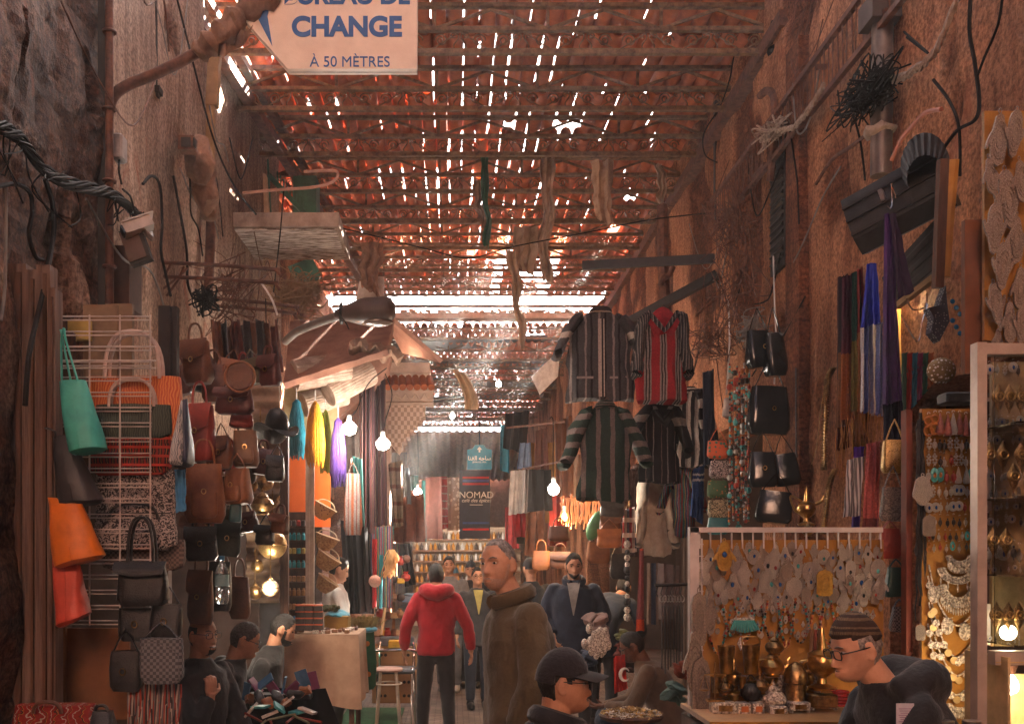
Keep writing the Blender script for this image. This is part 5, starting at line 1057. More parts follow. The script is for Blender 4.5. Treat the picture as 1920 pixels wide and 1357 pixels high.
m = MB(); m.tube([(.17 * math.cos(a), -50.13, -40.05 + .17 * math.sin(a)) for a in [2 * PI * i / 14 for i in range(14)]], .04, 6, closed=True); m.ell((0, -50.13, -40.05), (.07, .04, .07), 8, 5); part('ring', m, GOLD, EYEP)
for r, (py, xs, lb) in enumerate([(742, (1872, 1892, 1913), 'top'), (850, (1856, 1880, 1914), 'second'), (890, (1900,), 'third'), (1010, (1862, 1886), 'fourth'), (1150, (1868, 1890, 1910), 'lowest')]):
    for i, x in enumerate(xs): o = dup(EYEP, W(x, py, dG + .12), '%s dark brass pendant with a round boss in the %s row of the glass cabinet' % (ORD[i], lb), sc=46 * S(dG)); o['group'] = 'brass pendants in the glass cabinet'
for r, (py, n, h) in enumerate([(690, 5, 30), (790, 6, 24), (825, 5, 26), (895, 6, 22), (925, 5, 24), (950, 6, 18), (975, 5, 24), (1035, 5, 40), (1065, 6, 16), (1195, 6, 14)]):
    for i in range(n): kk = [4, 7, 1, 4, 2, 7][(i + r) % 6]; o = dup(EP[kk], W(1850 + 70 * (i + .4) / n + R.uniform(-3, 3), py + R.uniform(-4, 4), dG + .24), '%s ornament, %s from the left in the %s row behind the cabinet glass' % (EN[kk], ORD[i], ORD[r]), sc=h * S(dG)); o.name = 'cabinet_earring'; o['group'] = 'earrings inside the glass cabinet'
T = thing('paper_card', 'white printed card standing in front of the capped man on the right', 'card', W(1697, 1400, 3.1)); m = MB(); m.box(W(1697, 1345, 3.1), (.055, .003, .09)); part('card', m, mat('card_white', (.62, .6, .68), .6), T)
m = MB(); [m.box(W(1697, 1328 + 4 * k, 3.096), (.04 - .006 * (k % 3), .001, .0018)) for k in range(7)]; part('print', m, mat('card_ink', (.25, .12, .3), .6), T)
for i, x in enumerate((1720, 1772, 1822)): vessel('metal_jar', '%s shiny jar lid at the bottom edge before the man in the knit cap' % ORD[i], x, 1380, 30, 3.1, [(.3, 0), (.5, .1), (.5, .8), (.56, .8), (.56, 1), (.02, 1)], STEEL, cat='jar', group='jars at the bottom right edge')
for p in list(protos.values()) + EP + [EYEP]:
    for c in list(p.children): bpy.data.objects.remove(c)
    bpy.data.objects.remove(p)
# ------------------------------------------------------------------ left stalls
for i, (x, w_, y0, yy, lb) in enumerate([(36, .10, 500, 4.42, 'thick plank at the left edge of the folded shop shutters'), (66, .05, 512, 4.38, 'narrow plank second from the left in the folded shutters'), (88, .06, 502, 4.34, 'third plank of the folded shutters, with an iron loop'), (104, .03, 545, 4.30, 'thin plank beside the coloured tote bags')]):
    p = W(x, y0, yy); m = MB(); m.box((p.x, yy, p.z / 2), (w_, .09, p.z)); m.jit(.006, 5, i)
    T = thing('shutter_plank', lb, 'shutter', (p.x, yy, 0), 'folded wooden shop shutters'); part('plank', m, PLANK, T)
    m = MB(); m.box((p.x + w_ * .2, yy - .05, p.z / 2 - .02), (w_ * .22, .02, p.z - .04)); part('batten', m, WOOD, T)
m = MB(); m.box(W(70, 850, 4.55), (.34, .03, 1.1)); m.box(W(40, 1250, 4.6), (.3, .03, 1.3)); single('folded_shutter', m, WOOD, 'dark panel behind the folded shutters', 'panel')
m = MB(); m.box(W(175, 1262, 4.6), (.34, .02, .42)); m.box(W(120, 1262, 4.58), (.02, .03, .44)); single('hardboard_sheet', m, mat('hardboard', (.22, .09, .035), .75, col2=(.14, .055, .022), sc=5), 'bare brown hardboard panel under the coral tote bag', 'panel')
m = MB(); m.box(W(310, 665, 5.2), (.06, .05, .5)); m.box(W(325, 665, 5.25), (.05, .05, .5)); single('black_planks', m, mat('black_wood', (.03, .02, .018), .8), 'two black boards standing right of the wire grid', 'boards')
m = MB(); m.box(W(190, 640, 4.7), (.16, .03, .34)); m.box(W(230, 650, 4.72), (.1, .03, .4)); single('cardboard_back', m, mat('dull_board', (.24, .16, .10), .9), 'drab boards behind the top of the wire grid', 'board')
m = MB(); m.box(W(150, 620, 4.62), (.1, .04, .09)); single('yellow_box', m, mat('yellow_card', (.5, .36, .1), .8), 'yellow carton behind the top of the wire grid', 'box')
dW = 4.4
T = thing('wire_grid', 'white wire grid panel hung with patterned shopping bags', 'wire grid', W(228, 1170, dW)); m = MB()
for x in (112, 168, 225, 282): m.tube([W(x, 590, dW), W(x, 1172, dW)], .0042, 5)
y = 593
while y < 1172: m.tube([W(110, y, dW), W(284, y, dW)], .003, 4); m.tube([W(110, y + 7, dW + .006), W(284, y + 7, dW + .006)], .003, 4); y += 28.5
for y in (650, 676, 690): m.tube([W(112, y, dW - .03), W(292, y, dW - .03)], .0042, 5)
part('wires', m, mat('white_wire', (.66, .56, .5), .35, .2), T)
def tote(label, pts, d, m, dp=.16, hand=None, g='plain totes hung on the shutters'):
    """a slim tote seen almost edge-on; pts = outline in photo pixels"""
    P_ = [W(x, y, d) for x, y in pts]; c = sum(P_, V()) / len(P_); T = thing('tote_bag', label, 'bag', V((c.x, d, min(p.z for p in P_))), g); b = MB()
    top, bl = P_[:2], P_[2:]; n = 10; rings = []
    for j in range(n + 1):
        t = j / n; l = P_[0].lerp(P_[-1], t); r = P_[1].lerp(P_[2], t); mid = (l + r) / 2; hw = (r - l).length / 2; ax = (r - l).normalized()
        dd = dp * (.25 + .75 * min(1, t * 1.4)) / 2; rings.append([mid + ax * (x * hw) + V((0, y * dd, 0)) for x, y in [(math.copysign(abs(math.cos(a)) ** .6, math.cos(a)), math.copysign(abs(math.sin(a)) ** .6, math.sin(a))) for a in [2 * PI * k / 20 for k in range(20)]]])
    e = rings[-1]; cc = sum(e, V()) / len(e); rings.append([cc + (p - cc) * .8 + V((0, 0, -.012)) for p in e]); b.loft(rings); b.jit(.010, 8, P_[0].z); part('body', b, m, T)
    b = MB(); a_ = V((0, -dp * .3, 0)); s_ = [(P_[0].lerp(P_[1], .5)) + a_ * (.4 + t * 1.6) + (P_[-1].lerp(P_[2], .5) - P_[0].lerp(P_[1], .5)) * t for t in [i / 8 for i in range(9)]]; b.tube(s_, .003, 5); part('seam', b, m, T)
    for i, h in enumerate(hand or []): b = MB(); b.tube(spline([W(x, y, d - .02 * (1 - i)) for x, y in h], 6), .0085, 6, flat=.5); part('handle', b, m, T)
    return T
COLM = lambda n, c: mat(n, c, .5, col2=tuple(x * .7 for x in c), sc=9, bump=.5, bsc=16)
tote('teal tote bag hanging at the top of the shutter', [(113, 719), (162, 711), (196, 838), (133, 850)], 4.2, COLM('teal_leather', (.06, .42, .34)), .16, [[(116, 722), (115, 640), (120, 616), (124, 640), (146, 715)], [(133, 716), (122, 660), (114, 618)]])
tote('black tote bag between the teal and the orange ones', [(101, 820), (130, 815), (192, 938), (112, 946)], 4.24, COLM('soft_black', (.03, .026, .028)), .16, [[(103, 822), (102, 808), (84, 802)]])
tote('bright orange tote bag below the black one', [(90, 932), (150, 938), (193, 1040), (106, 1062)], 4.2, COLM('orange_leather', (.72, .17, .008)), .16)
tote('coral tote bag, lowest of the four plain totes', [(99, 1044), (148, 1052), (166, 1148), (109, 1172)], 4.23, COLM('coral_leather', (.62, .08, .045)), .14)
CHEV = pattern('chevron_orange', (.46, .075, .018), (.62, .2, .05), 'wave', 26., .7, vec='Object'); HERR = pattern('herringbone_black', (.025, .035, .025), (.06, .075, .055), 'wave', 30., .8)
GEO = stripes('geo_red', [((.30, .03, .02), 2), ((.03, .02, .03), 1), ((.42, .15, .05), .7), ((.03, .02, .02), 1)], 0, 14, cross=((.36, .04, .025), 5)); OBL = pattern('oblique_print', (.02, .017, .02), (.38, .32, .29), 'noise', 55., .8)
G1 = 'patterned shopping bags on the wire grid'
bag('shopping_bag', 'orange chevron shopping bag at the top of the wire grid', 253, 772, 170, 128, 4.5, CHEV, .1, 1., .7, 'double', 88, mat('pale_handle', (.6, .45, .38), .5), group=G1, hr=.009)
bag('shopping_bag', 'dark herringbone shopping bag overlapping the orange chevron one', 250, 790, 140, 62, 4.44, HERR, .05, 1., .8, 'double', 52, mat('pale_handle', (.6, .45, .38), .5), group=G1)
bag('shopping_bag', 'red geometric shopping bag with a scarlet band', 245, 850, 150, 82, 4.46, GEO, .07, 1., .8, 'double', 50, mat('rose_handle', (.42, .25, .2), .6), panel=(.2, .025, mat('scarlet_band', (.5, .03, .012), .7)), group=G1)
bag('shopping_bag', 'dark floral shopping bag with ruled bands under the red one', 255, 940, 145, 112, 4.5, OBL, .07, 1., .8, 'double', 46, mat('rose_handle', (.42, .25, .2), .6), panel=(.3, .018, mat('black_band', (.02, .018, .02), .7)), group=G1)
bag('shopping_bag', 'second dark floral shopping bag, lower on the wire grid', 255, 1000, 150, 60, 4.47, OBL, .07, 1., .8, 'double', 30, BLKL, group=G1)
bag('shopping_bag', 'drab woven shopping bag at the foot of the wire grid', 270, 1040, 150, 60, 4.55, pattern('drab_weave', (.06, .04, .035), (.16, .11, .09), 'checker', 90.), .07, 1., .8, None, group=G1)
bag('handbag', 'soft black leather handbag hung low on the wire grid', 268, 1095, 98, 80, 4.32, BLKL, .11, .82, .5, 'double', 90, pocket=None, flap=(.35,), group='black bags under the wire grid')
for i, (x, y, w_, h, mm, lb) in enumerate([(258, 1170, 70, 62, BLKL, 'black fringed purse left of the zipped one'), (312, 1165, 60, 66, BLKL, 'black zipped purse behind the checkered pouch'), (236, 1258, 58, 76, BLKL, 'flat black pouch beside the checkered pouch')]):
    bag('purse', lb, x, y, w_, h, 4.36 - .02 * i, mm, .06, .95, .6, 'strap', 40, group='black bags under the wire grid', buckle=True)
bag('purse', 'grey checkered pouch low at the right of the wire grid', 303, 1238, 78, 84, 4.26, pattern('grey_check', (.05, .05, .058), (.16, .16, .17), 'checker', 75.), .07, 1., .7, 'strap', 30)
m = MB()
for k in range(44): x = 240 + 2.3 * k; m.m = k % 4; m.tube(spline([W(x + R.uniform(-3, 3), 1282, 4.34 + .004 * (k % 5)), W(x + R.uniform(-2, 2), 1320, 4.33), W(x * 1.02 - 8 + R.uniform(-6, 6), 1370, 4.33)], 6), .0045, 5)
single('braided_cords', m, [mat('cord_cream', (.5, .42, .34), .9), mat('cord_grey', (.2, .17, .17), .9), mat('cord_red', (.4, .06, .04), .9), mat('cord_black', (.05, .04, .045), .9)], 'bunch of braided beaded cords under the checkered pouch', 'cords')
tote('slim bag of grey monogram cloth seen edge-on at the right of the grid', [(332, 795), (342, 752), (342, 866), (320, 866)], 4.42, pattern('grey_mono', (.16, .18, .19), (.55, .52, .5), 'wave', 45.), .12, g='slim bags at the edge of the wire grid')
tote('slim navy bag beside the grey monogram one', [(340, 752), (352, 748), (361, 865), (345, 872)], 4.5, COLM('navy_leather', (.035, .045, .08)), .14, g='slim bags at the edge of the wire grid')
drape('blue_strap', 'bright blue strap dangling below the slim navy bag', (327, 880), (346, 880), (330, 962), (347, 955), 4.5, mat('sky_blue', (.09, .33, .62), .7), 1, .01, cat='strap')
T = thing('kilim_bag', 'red kilim travel bag with a leather handle at the bottom left corner', 'bag', W(110, 1400, 3.9)); m = MB(); softbox(m, W(105, 1400, 3.95), .34, .2, .17, .9, .5, .1); part('body', m, stripes('kilim_red', [((.32, .03, .025), 4), ((.5, .42, .34), .8), ((.3, .03, .02), 2), ((.06, .03, .03), .6), ((.5, .2, .04), .5)], 0, 7, wob=.25), T)
m = MB(); arc_handle(m, W(70, 1330, 3.9).x, W(122, 1330, 3.9).x, W(70, 1334, 3.9).z, .045, 3.86, .008); part('handle', m, BRNL, T)
bag('handbag', 'black and grey leather bag beside the kilim bag at the bottom edge', 192, 1352, 50, 40, 3.95, BLKL, .12, .8, .5, 'arc', 16)
# leather bags hung in a mass further along
G2 = 'leather bags hung in a mass left of the lanterns'
L_ = [('backpack', 'dark brown backpack at the top of the leather bags', 372, 680, 56, 80, 5.9, BRNL, 'flap'), ('satchel', 'maroon satchel under the round leather drum', 440, 752, 76, 48, 5.6, mat('maroon_leather', (.10, .025, .02), .45, bump=.3), 'flap'),
      ('backpack', 'red leather backpack in the middle of the leather bags', 378, 812, 56, 104, 5.5, REDL, 'flap'), ('satchel', 'small brown shoulder bag beside the red backpack', 418, 850, 38, 60, 5.55, BRNL, 'flap'), ('backpack', 'tan backpack with a front pocket under the brown shoulder bag', 385, 925, 78, 110, 5.45, TANL, 'pocket'),
      ('backpack', 'rust backpack with buckled pockets right of the tan one', 447, 912, 52, 66, 5.6, TANL, 'pocket'), ('backpack', 'dusty brown backpack with a strap, right of the red one', 462, 842, 50, 68, 5.75, mat('dusty_leather', (.22, .12, .07), .6, bump=.3), 'pocket'), ('pouch', 'small teal leather pouch under the rust backpack', 440, 960, 24, 36, 5.6, COLM('dull_teal', (.05, .15, .16)), None),
      ('satchel', 'black leather satchel below the tan backpack', 378, 1020, 62, 62, 5.6, BLKL, 'flap'), ('satchel', 'greenish black satchel below the rust backpack', 425, 1010, 50, 66, 5.8, mat('green_black', (.03, .04, .032), .5, bump=.3), 'flap'), ('satchel', 'brown satchel hanging lowest behind the grey-haired man', 375, 1120, 50, 100, 5.9, BRNL, 'flap'), ('satchel', 'red strapped satchel at the top right of the leather bags', 452, 788, 44, 28, 5.7, mat('maroon_red', (.2, .03, .025), .45, bump=.3), None),
      ('backpack', 'shadowed brown backpack behind the maroon satchel', 405, 720, 50, 70, 6.1, BRNL, None), ('satchel', 'dark satchel behind the hanging water bottle', 415, 1100, 40, 90, 6.2, BLKL, 'flap'), ('satchel', 'old brown case low in the stall behind the seated men', 450, 1120, 40, 80, 6.6, BRNL, None)]
for i, (nm, lb, x, y, w_, h, d, mm, ex) in enumerate(L_):
    bag(nm, lb, x, y, w_, h, d, mm, .13 if nm == 'backpack' else .08, .82, .55, 'strap' if i % 2 else 'arc', h * .45, flap=(.5,) if ex == 'flap' else None, pocket=.42 if ex == 'pocket' else None, yaw=R.uniform(-.3, .3), tilt=R.uniform(-.06, .06), group=G2, buckle=ex is not None)
XB = ['dull maroon', 'black', 'brown', 'tan', 'rust red', 'dark olive']; XM = [mat('maroon_leather', (.10, .025, .02), .45), BLKL, BRNL, TANL, REDL, mat('olive_leather', (.09, .07, .03), .5, bump=.3)]
for i in range(21):
    x, y = 345 + 27 * (i % 7) + 8 * (i // 7), (700, 860, 1000)[i // 7] + R.uniform(-22, 22)
    bag('pouch', 'small %s leather pouch, %s from the left in the %s tier between the backpacks' % (XB[i % 6], ORD[i % 7], ('upper', 'middle', 'lower')[i // 7]), x, y, R.uniform(30, 44), R.uniform(34, 56), 6.35 - .06 * (i % 7), XM[i % 6], .08, .85, .6, 'strap' if i % 2 else 'arc', 22, flap=(.5,), group=G2, yaw=R.uniform(-.4, .4), tilt=R.uniform(-.2, .2), buckle=i % 3 == 0)
for i in range(9):
    x = 395 + 14 * i; drape('leather_strap', '%s leather jacket sleeve or strap from the left above the leather bags' % ORD[i], (x, 600 + 8 * (i % 3)), (x + 14, 600), (x + 6, 690 + R.uniform(0, 40)), (x + 24, 700), 6.2 + .1 * (i % 3), [BRNL, BLKL, BRNL, mat('maroon_leather', (.1, .025, .02)), BLKL][i % 5], 1, .03, 'dark leather straps above the bags', 'strap', seed=i)
T = thing('leather_drum', 'round brown leather drum hanging above the maroon satchel', 'drum', W(450, 706, 5.5)); m = MB(); m.lathe([(.01, -.03), (.075, -.03), (.082, -.015), (.082, .02), (.075, .03), (.01, .032)], 22, W(450, 706, 5.5), Matrix.Rotation(PI / 2, 3, 'X')); part('shell', m, BRNL, T)
m = MB(); m.tube([W(450, 706, 5.46) + V((.083 * math.cos(a), 0, .083 * math.sin(a))) for a in [2 * PI * i / 24 for i in range(24)]], .007, 6, closed=True); part('rim', m, TANL, T)
T = thing('football', 'dark red and black leather football hanging from a string', 'ball', W(500, 678, 6.6)); c = W(500, 678, 6.6); r = .108
m = MB(); m.ell(c, (r, r, r), 24, 14); part('ball', m, mat('ball_red', (.17, .03, .025), .4, bump=.1), T)
m = MB(); phi = (1 + 5 ** .5) / 2
for v in [(0, 1, phi), (0, -1, phi), (0, 1, -phi), (0, -1, -phi), (1, phi, 0), (-1, phi, 0), (1, -phi, 0), (-1, -phi, 0), (phi, 0, 1), (-phi, 0, 1), (phi, 0, -1), (-phi, 0, -1)]:
    n = V(v).normalized(); n.rotate(Matrix.Rotation(.35, 3, 'X')); q = n.to_track_quat('Z', 'Y').to_matrix(); m.loft([[c + q @ V((rr * math.cos(a), rr * math.sin(a), zz)) for a in [2 * PI * i / 5 for i in range(5)]] for rr, zz in ((.042, r * .9), (.04, r * .955), (.02, r * 1.0))])
part('patches', m, BLKL, T); m = MB(); m.tube([c + V((0, 0, r)), W(498, 560, 6.8)], .004, 4); part('string', m, CABLE, T)
T = thing('leather_hat', 'crumpled black leather hat hanging right of the football string', 'hat', W(520, 840, 6.9)); m = MB(); c = W(518, 800, 6.9); m.ell(c, (.09, .11, .13)); m.jit(.03, 9, 5); part('crown', m, BLKL, T); m = MB(); m.sheet(lambda u, v: c + V((math.cos(u * 6.28) * (.085 + .07 * v), math.sin(u * 6.28) * (.1 + .06 * v), -.03 + .05 * math.sin(u * 12.56) * v)), 24, 3, .004); part('brim', m, BLKL, T)
T = thing('water_bottle', 'clear plastic water bottle hanging in a net of strings', 'bottle', W(416, 1132, 5.4)); c = W(416, 1132, 5.4); m = MB(); m.lathe([(.03, 0), (.038, .01), (.038, .07), (.034, .08), (.038, .09), (.038, .17), (.03, .2), (.014, .225), (.014, .24)], 18, c); part('bottle', m, mat('pet', (.75, .9, .95), .08, trans=.85), T)
m = MB(); m.lathe([(.016, .238), (.016, .262), (.004, .263)], 12, c); part('cap', m, mat('blue_cap', (.08, .25, .4), .4), T); m = MB(); m.lathe([(.0386, .1), (.0388, .16)], 18, c); part('label_band', m, mat('label_teal', (.3, .5, .5), .5), T)
T = thing('corrugated_shutter', 'dull corrugated shutter lit between the leather bags and the lanterns', 'shutter', W(490, 1130, 7.5)); m = MB(); m.sheet(lambda u, v: W(462 + 62 * u, 610 + 520 * v, 7.7) + V((0, .02 * math.sin(v * 42 * PI), 0)), 4, 250, .01); part('slats', m, mat('dusty_slat', (.42, .3, .2), .7, .2, col2=(.24, .15, .1)), T)
m = MB(); m.box(W(534, 985, 7.75), (.06, .06, 1.45)); single('stall_post', m, WOOD, 'dark wooden post between the lanterns and the orange panel', 'post')
m = MB(); m.box(W(517, 760, 7.8), (.05, .05, .8)); single('stall_post', m, mat('chalky_wood', (.5, .38, .3), .85, sc=5), 'chalky pale post behind the football', 'post')
# metal lanterns
PIERCED = pattern('pierced_brass', (.05, .03, .012), (.5, .33, .13), 'dots', 170., .35, metal=.85)
def lantern(label, px, py, rpx, d, lit=False, dome=False, mm=None):
    r = rpx * S(d); c = W(px, py, d); T = thing('metal_lantern', label, 'lantern', c - V((0, 0, r)), 'pierced metal lanterns on the left'); m = MB(); m.ell(c, (r, r, r * (1 if not dome else .8)), 26, 16); part('globe', m, mm or PIERCED, T)
    m = MB(); m.lathe([(r * .35, r * .92), (r * .38, r * 1.05), (r * .15, r * 1.25), (r * .05, r * 1.5)], 14, c); part('cap', m, DBRASS, T)
    m = MB(); m.tube([c + V((0, 0, r * 1.45)), c + V((0, 0, r * 1.45 + .25))], .004, 4); m.tube([c + V((r * 1.01 * math.cos(a), r * 1.01 * math.sin(a), 0)) for a in [2 * PI * i / 26 for i in range(26)]], r * .04, 5, closed=True); part('chain_and_band', m, DBRASS, T)
    return T
lantern('largest pierced brass lantern, a round ball above the glowing one', 511, 1021, 27, 7.4)
T = lantern('glowing pierced ball lantern hanging lowest', 507, 1102, 16, 7.3, True, mm=pattern('pierced_painted_glow', (.95, .75, .5), (.3, .2, .1), 'dots', 190., .4)); c = W(507, 1102, 7.3)  # pale dots paint the lamp's glow into the brass colour
m = MB(); m.ell(c + V((0, -.075, 0)), (.03, .02, .03)); part('lit_opening', m, WGLOW, T)
l = bpy.data.lights.new('lantern_light', 'POINT'); l.energy = .35; l.color = (1, .8, .6); l.shadow_soft_size = .05; o = bpy.data.objects.new('lantern_light', l); COL.objects.link(o); o.parent = T; o.location = (0, -.13, .06)
lantern('small dark lantern under the leather hat', 488, 855, 17, 7.2, mm=DBRASS); lantern('dull brass lantern left of the brass ewer', 470, 910, 14, 7.3, mm=DBRASS); lantern('brown lantern shaped like an onion by the corrugated shutter', 497, 905, 16, 7.4, mm=DBRASS); lantern('tiny lantern behind the glowing ball', 482, 1062, 12, 7.5); lantern('dark tin lantern left of the glowing ball', 478, 1110, 14, 7.4, mm=DBRASS)
vessel('brass_ewer', 'brass ewer with a curved spout among the lanterns', 492, 965, 54, 7.3, POT, DBRASS, dict(lid=LID) and None) if 0 else vessel('brass_ewer', 'brass ewer with a curved spout among the lanterns', 492, 965, 54, 7.3, POT, DBRASS, lid=LID, handle=HD, spout=SPT, group=None)
# stall with the orange panel and the yarn
m = MB(); m.box(W(556, 905, 9.6), (.19, .02, .56)); m.box(W(604, 930, 9.7), (.16, .02, .6)); single('orange_panel', m, mat('orange_panel', (.85, .16, .02), .6, col2=(.75, .13, .015), sc=3), 'plain bright orange panel behind the yarn hanks', 'panel')
m = MB(); m.box(W(556, 790, 9.7), (.24, .02, .65)); m.box(W(610, 800, 9.75), (.24, .02, .6)); single('cream_panel', m, mat('olive_cream', (.5, .4, .2), .8), 'olive cream boarding behind the yarn hanks', 'panel')
m = MB(); m.box(W(584, 1000, 9.2), (.05, .05, 1.5)); m.box(W(577, 1000, 9.18), (.035, .04, 1.5)); single('stall_post', m, mat('pale_post', (.6, .5, .42), .6), 'pale post with a dark edge beside the hanging baskets', 'post')
def yarn(label, x, y0, y1, w_, d, c):
    T = thing('yarn_hank', label, 'yarn', W(x, y1, d), 'hanks of dyed yarn'); mm = mat('yarn_%g_%g' % (x, y0), c, .95, col2=tuple(q * .55 for q in c), sc=50, bump=.9, bsc=90, stretch=(3, 3, .3)); m = MB(); k = S(d); H = (y1 - y0) * k
    m.lathe([(.006, 0)] + [(w_ * k * .5 * min(1, .25 + 1.0 * t ** .6) * (1 if t < .86 else 1 - (t - .86) * 3), -H * t) for t in [i / 14 for i in range(1, 15)]][0:], 20, W(x, y0, d), sy=.75); m.jit(.012, 16, x); part('hank', m, mm, T)
    m = MB()
    for i in range(70): a = R.uniform(0, 6.28); r = w_ * k * .48; m.tube([W(x, y0, d) + V((r * q * math.cos(a + .15 * z), r * .78 * q * math.sin(a + .15 * z), -H * z)) for z, q in ((.05, .35), (.3, .8), (.6, .99), (.9, 1.02), (1.0 + R.uniform(-.02, .1), .8))], .004, 4)
    part('strands', m, mm, T); m = MB(); m.tube([W(x, y0, d) + V((0, 0, .1)), W(x, y0, d) - V((0, 0, .02))], .004, 4); part('tie', m, CORD, T)
yarn('teal hank of yarn, leftmost', 556, 748, 852, 32, 8.9, (.015, .20, .28)); yarn('bright yellow hank of yarn', 591, 752, 866, 36, 8.7, (.80, .34, .012)); yarn('lime green hank of yarn behind the yellow one', 610, 768, 878, 24, 9.0, (.30, .40, .025)); yarn('violet hank of yarn beside the white bulb', 634, 782, 902, 30, 8.8, (.09, .035, .24))
WICK = mat('wicker', (.52, .3, .13), .85, col2=(.22, .11, .045), sc=60, bump=.8, bsc=90)
for i, (x, y, w_, mm, an, lb) in enumerate([(608, 955, 44, pattern('inlay_hat', (.20, .08, .04), (.5, .25, .1), 'dots', 40.), .5, 'patterned straw basket with a bright rim, topmost of the hanging baskets'), (612, 1012, 46, WICK, .35, 'pale straw basket second in the hanging baskets'), (614, 1048, 50, WICK, .6, 'straw basket above the brown one by the young man'), (612, 1092, 44, WICK, .6, 'brown woven basket lowest by the young man in white')]):
    T = thing('straw_basket', lb, 'basket', W(x, y + 20, 8.8), 'straw baskets hung on the pale post'); q = Matrix.Rotation(an, 3, 'Y'); k = S(8.8) * w_ / 2; c = W(x, y, 8.8)
    m = MB(); m.lathe([(.01, -k * .9), (k * .5, -k * .8), (k * .8, -k * .3), (k, k * .3), (k * .95, k * .32), (k * .7, -k * .3), (.01, -k * .7)], 22, c, q); part('bowl', m, mm, T); m = MB(); m.tube([c + q @ V((k * math.cos(a), k * math.sin(a), k * .32)) for a in [2 * PI * i / 22 for i in range(22)]], k * .06, 6, closed=True); part('rim', m, mat('straw_pale', (.6, .42, .26), .9), T)
    m = MB(); m.tube([c + q @ V((k * .8 * math.cos(a), -k * .2, k * .32 + k * .5 * math.sin(a))) for a in [PI * i / 10 for i in range(11)]], k * .05, 5); part('handle', m, mat('straw_pale', (.6, .42, .26), .9), T)
T = thing('goods_shelf', 'narrow shelf of little coloured tins under the orange panel', 'shelf', W(556, 1170, 9.3)); m = MB(); m.box(W(556, 1060, 9.45), (.2, .02, 1.0)); part('back', m, WOOD, T); 0
for k in range(8): m = MB(); m.box(W(556, 988 + 26 * k, 9.36), (.2, .16, .012)); part('board', m, WOOD, T)
tc_ = [mat('tin_teal', (.03, .32, .38), .4), mat('tin_tan', (.5, .25, .1), .5), mat('tin_dark', (.06, .05, .05), .4), mat('tin_yellow', (.55, .4, .1), .5), mat('tin_red', (.4, .04, .03), .5), mat('tin_blue', (.03, .16, .4), .4)]
tn = ['teal', 'tan', 'dark', 'yellow', 'red', 'blue']
for r in range(8):
    for i in range(4):
        k = [2, 0, 3, 0, 1, 1, 1, 5][r] if i != 2 else [4, 0, 0, 0, 1, 1, 2, 0][r]; p = W(543 + 8.6 * i, 986 + 26 * r, 9.3); m = MB()
        if r % 2: m.lathe([(.016, 0), (.018, .004), (.018, .05), (.012, .056), (.012, .07), (.002, .071)], 12, p)
        else: rbox(m, p + V((0, 0, .028)), (.036, .03, .055), .006)
        single('tin', m, tc_[k], '%s tin, %s from the left on the %s board of the narrow shelf' % (tn[k], ORD[i], ORD[r]), 'tin', 'little tins on the narrow shelf')
def shoulder_bag(): 
    bag('shoulder_bag', 'orange and grey striped cloth shoulder bag beside the violet yarn', 662, 945, 36, 115, 8.9, stripes('shoulder_stripe', [((.5, .15, .07), 2), ((.40, .34, .32), 2), ((.3, .08, .05), .7), ((.42, .36, .33), 2)], 0, 2.2), .12, .7, .5, 'strap', 20)
shoulder_bag()
RUGD = stripes('rug_dark', [((.05, .025, .03), 3), ((.18, .05, .04), 1), ((.05, .03, .035), 2), ((.30, .18, .12), .6), ((.08, .03, .04), 2)], 0, 3.); RUGM = stripes('rug_multi', [((.22, .04, .04), 1), ((.04, .16, .14), 1), ((.36, .25, .08), .6), ((.05, .05, .13), 1), ((.3, .28, .25), .4), ((.25, .05, .1), 1), ((.06, .18, .2), .8)], 0, 3.2)
G3 = 'rugs and cloths hung on the left'
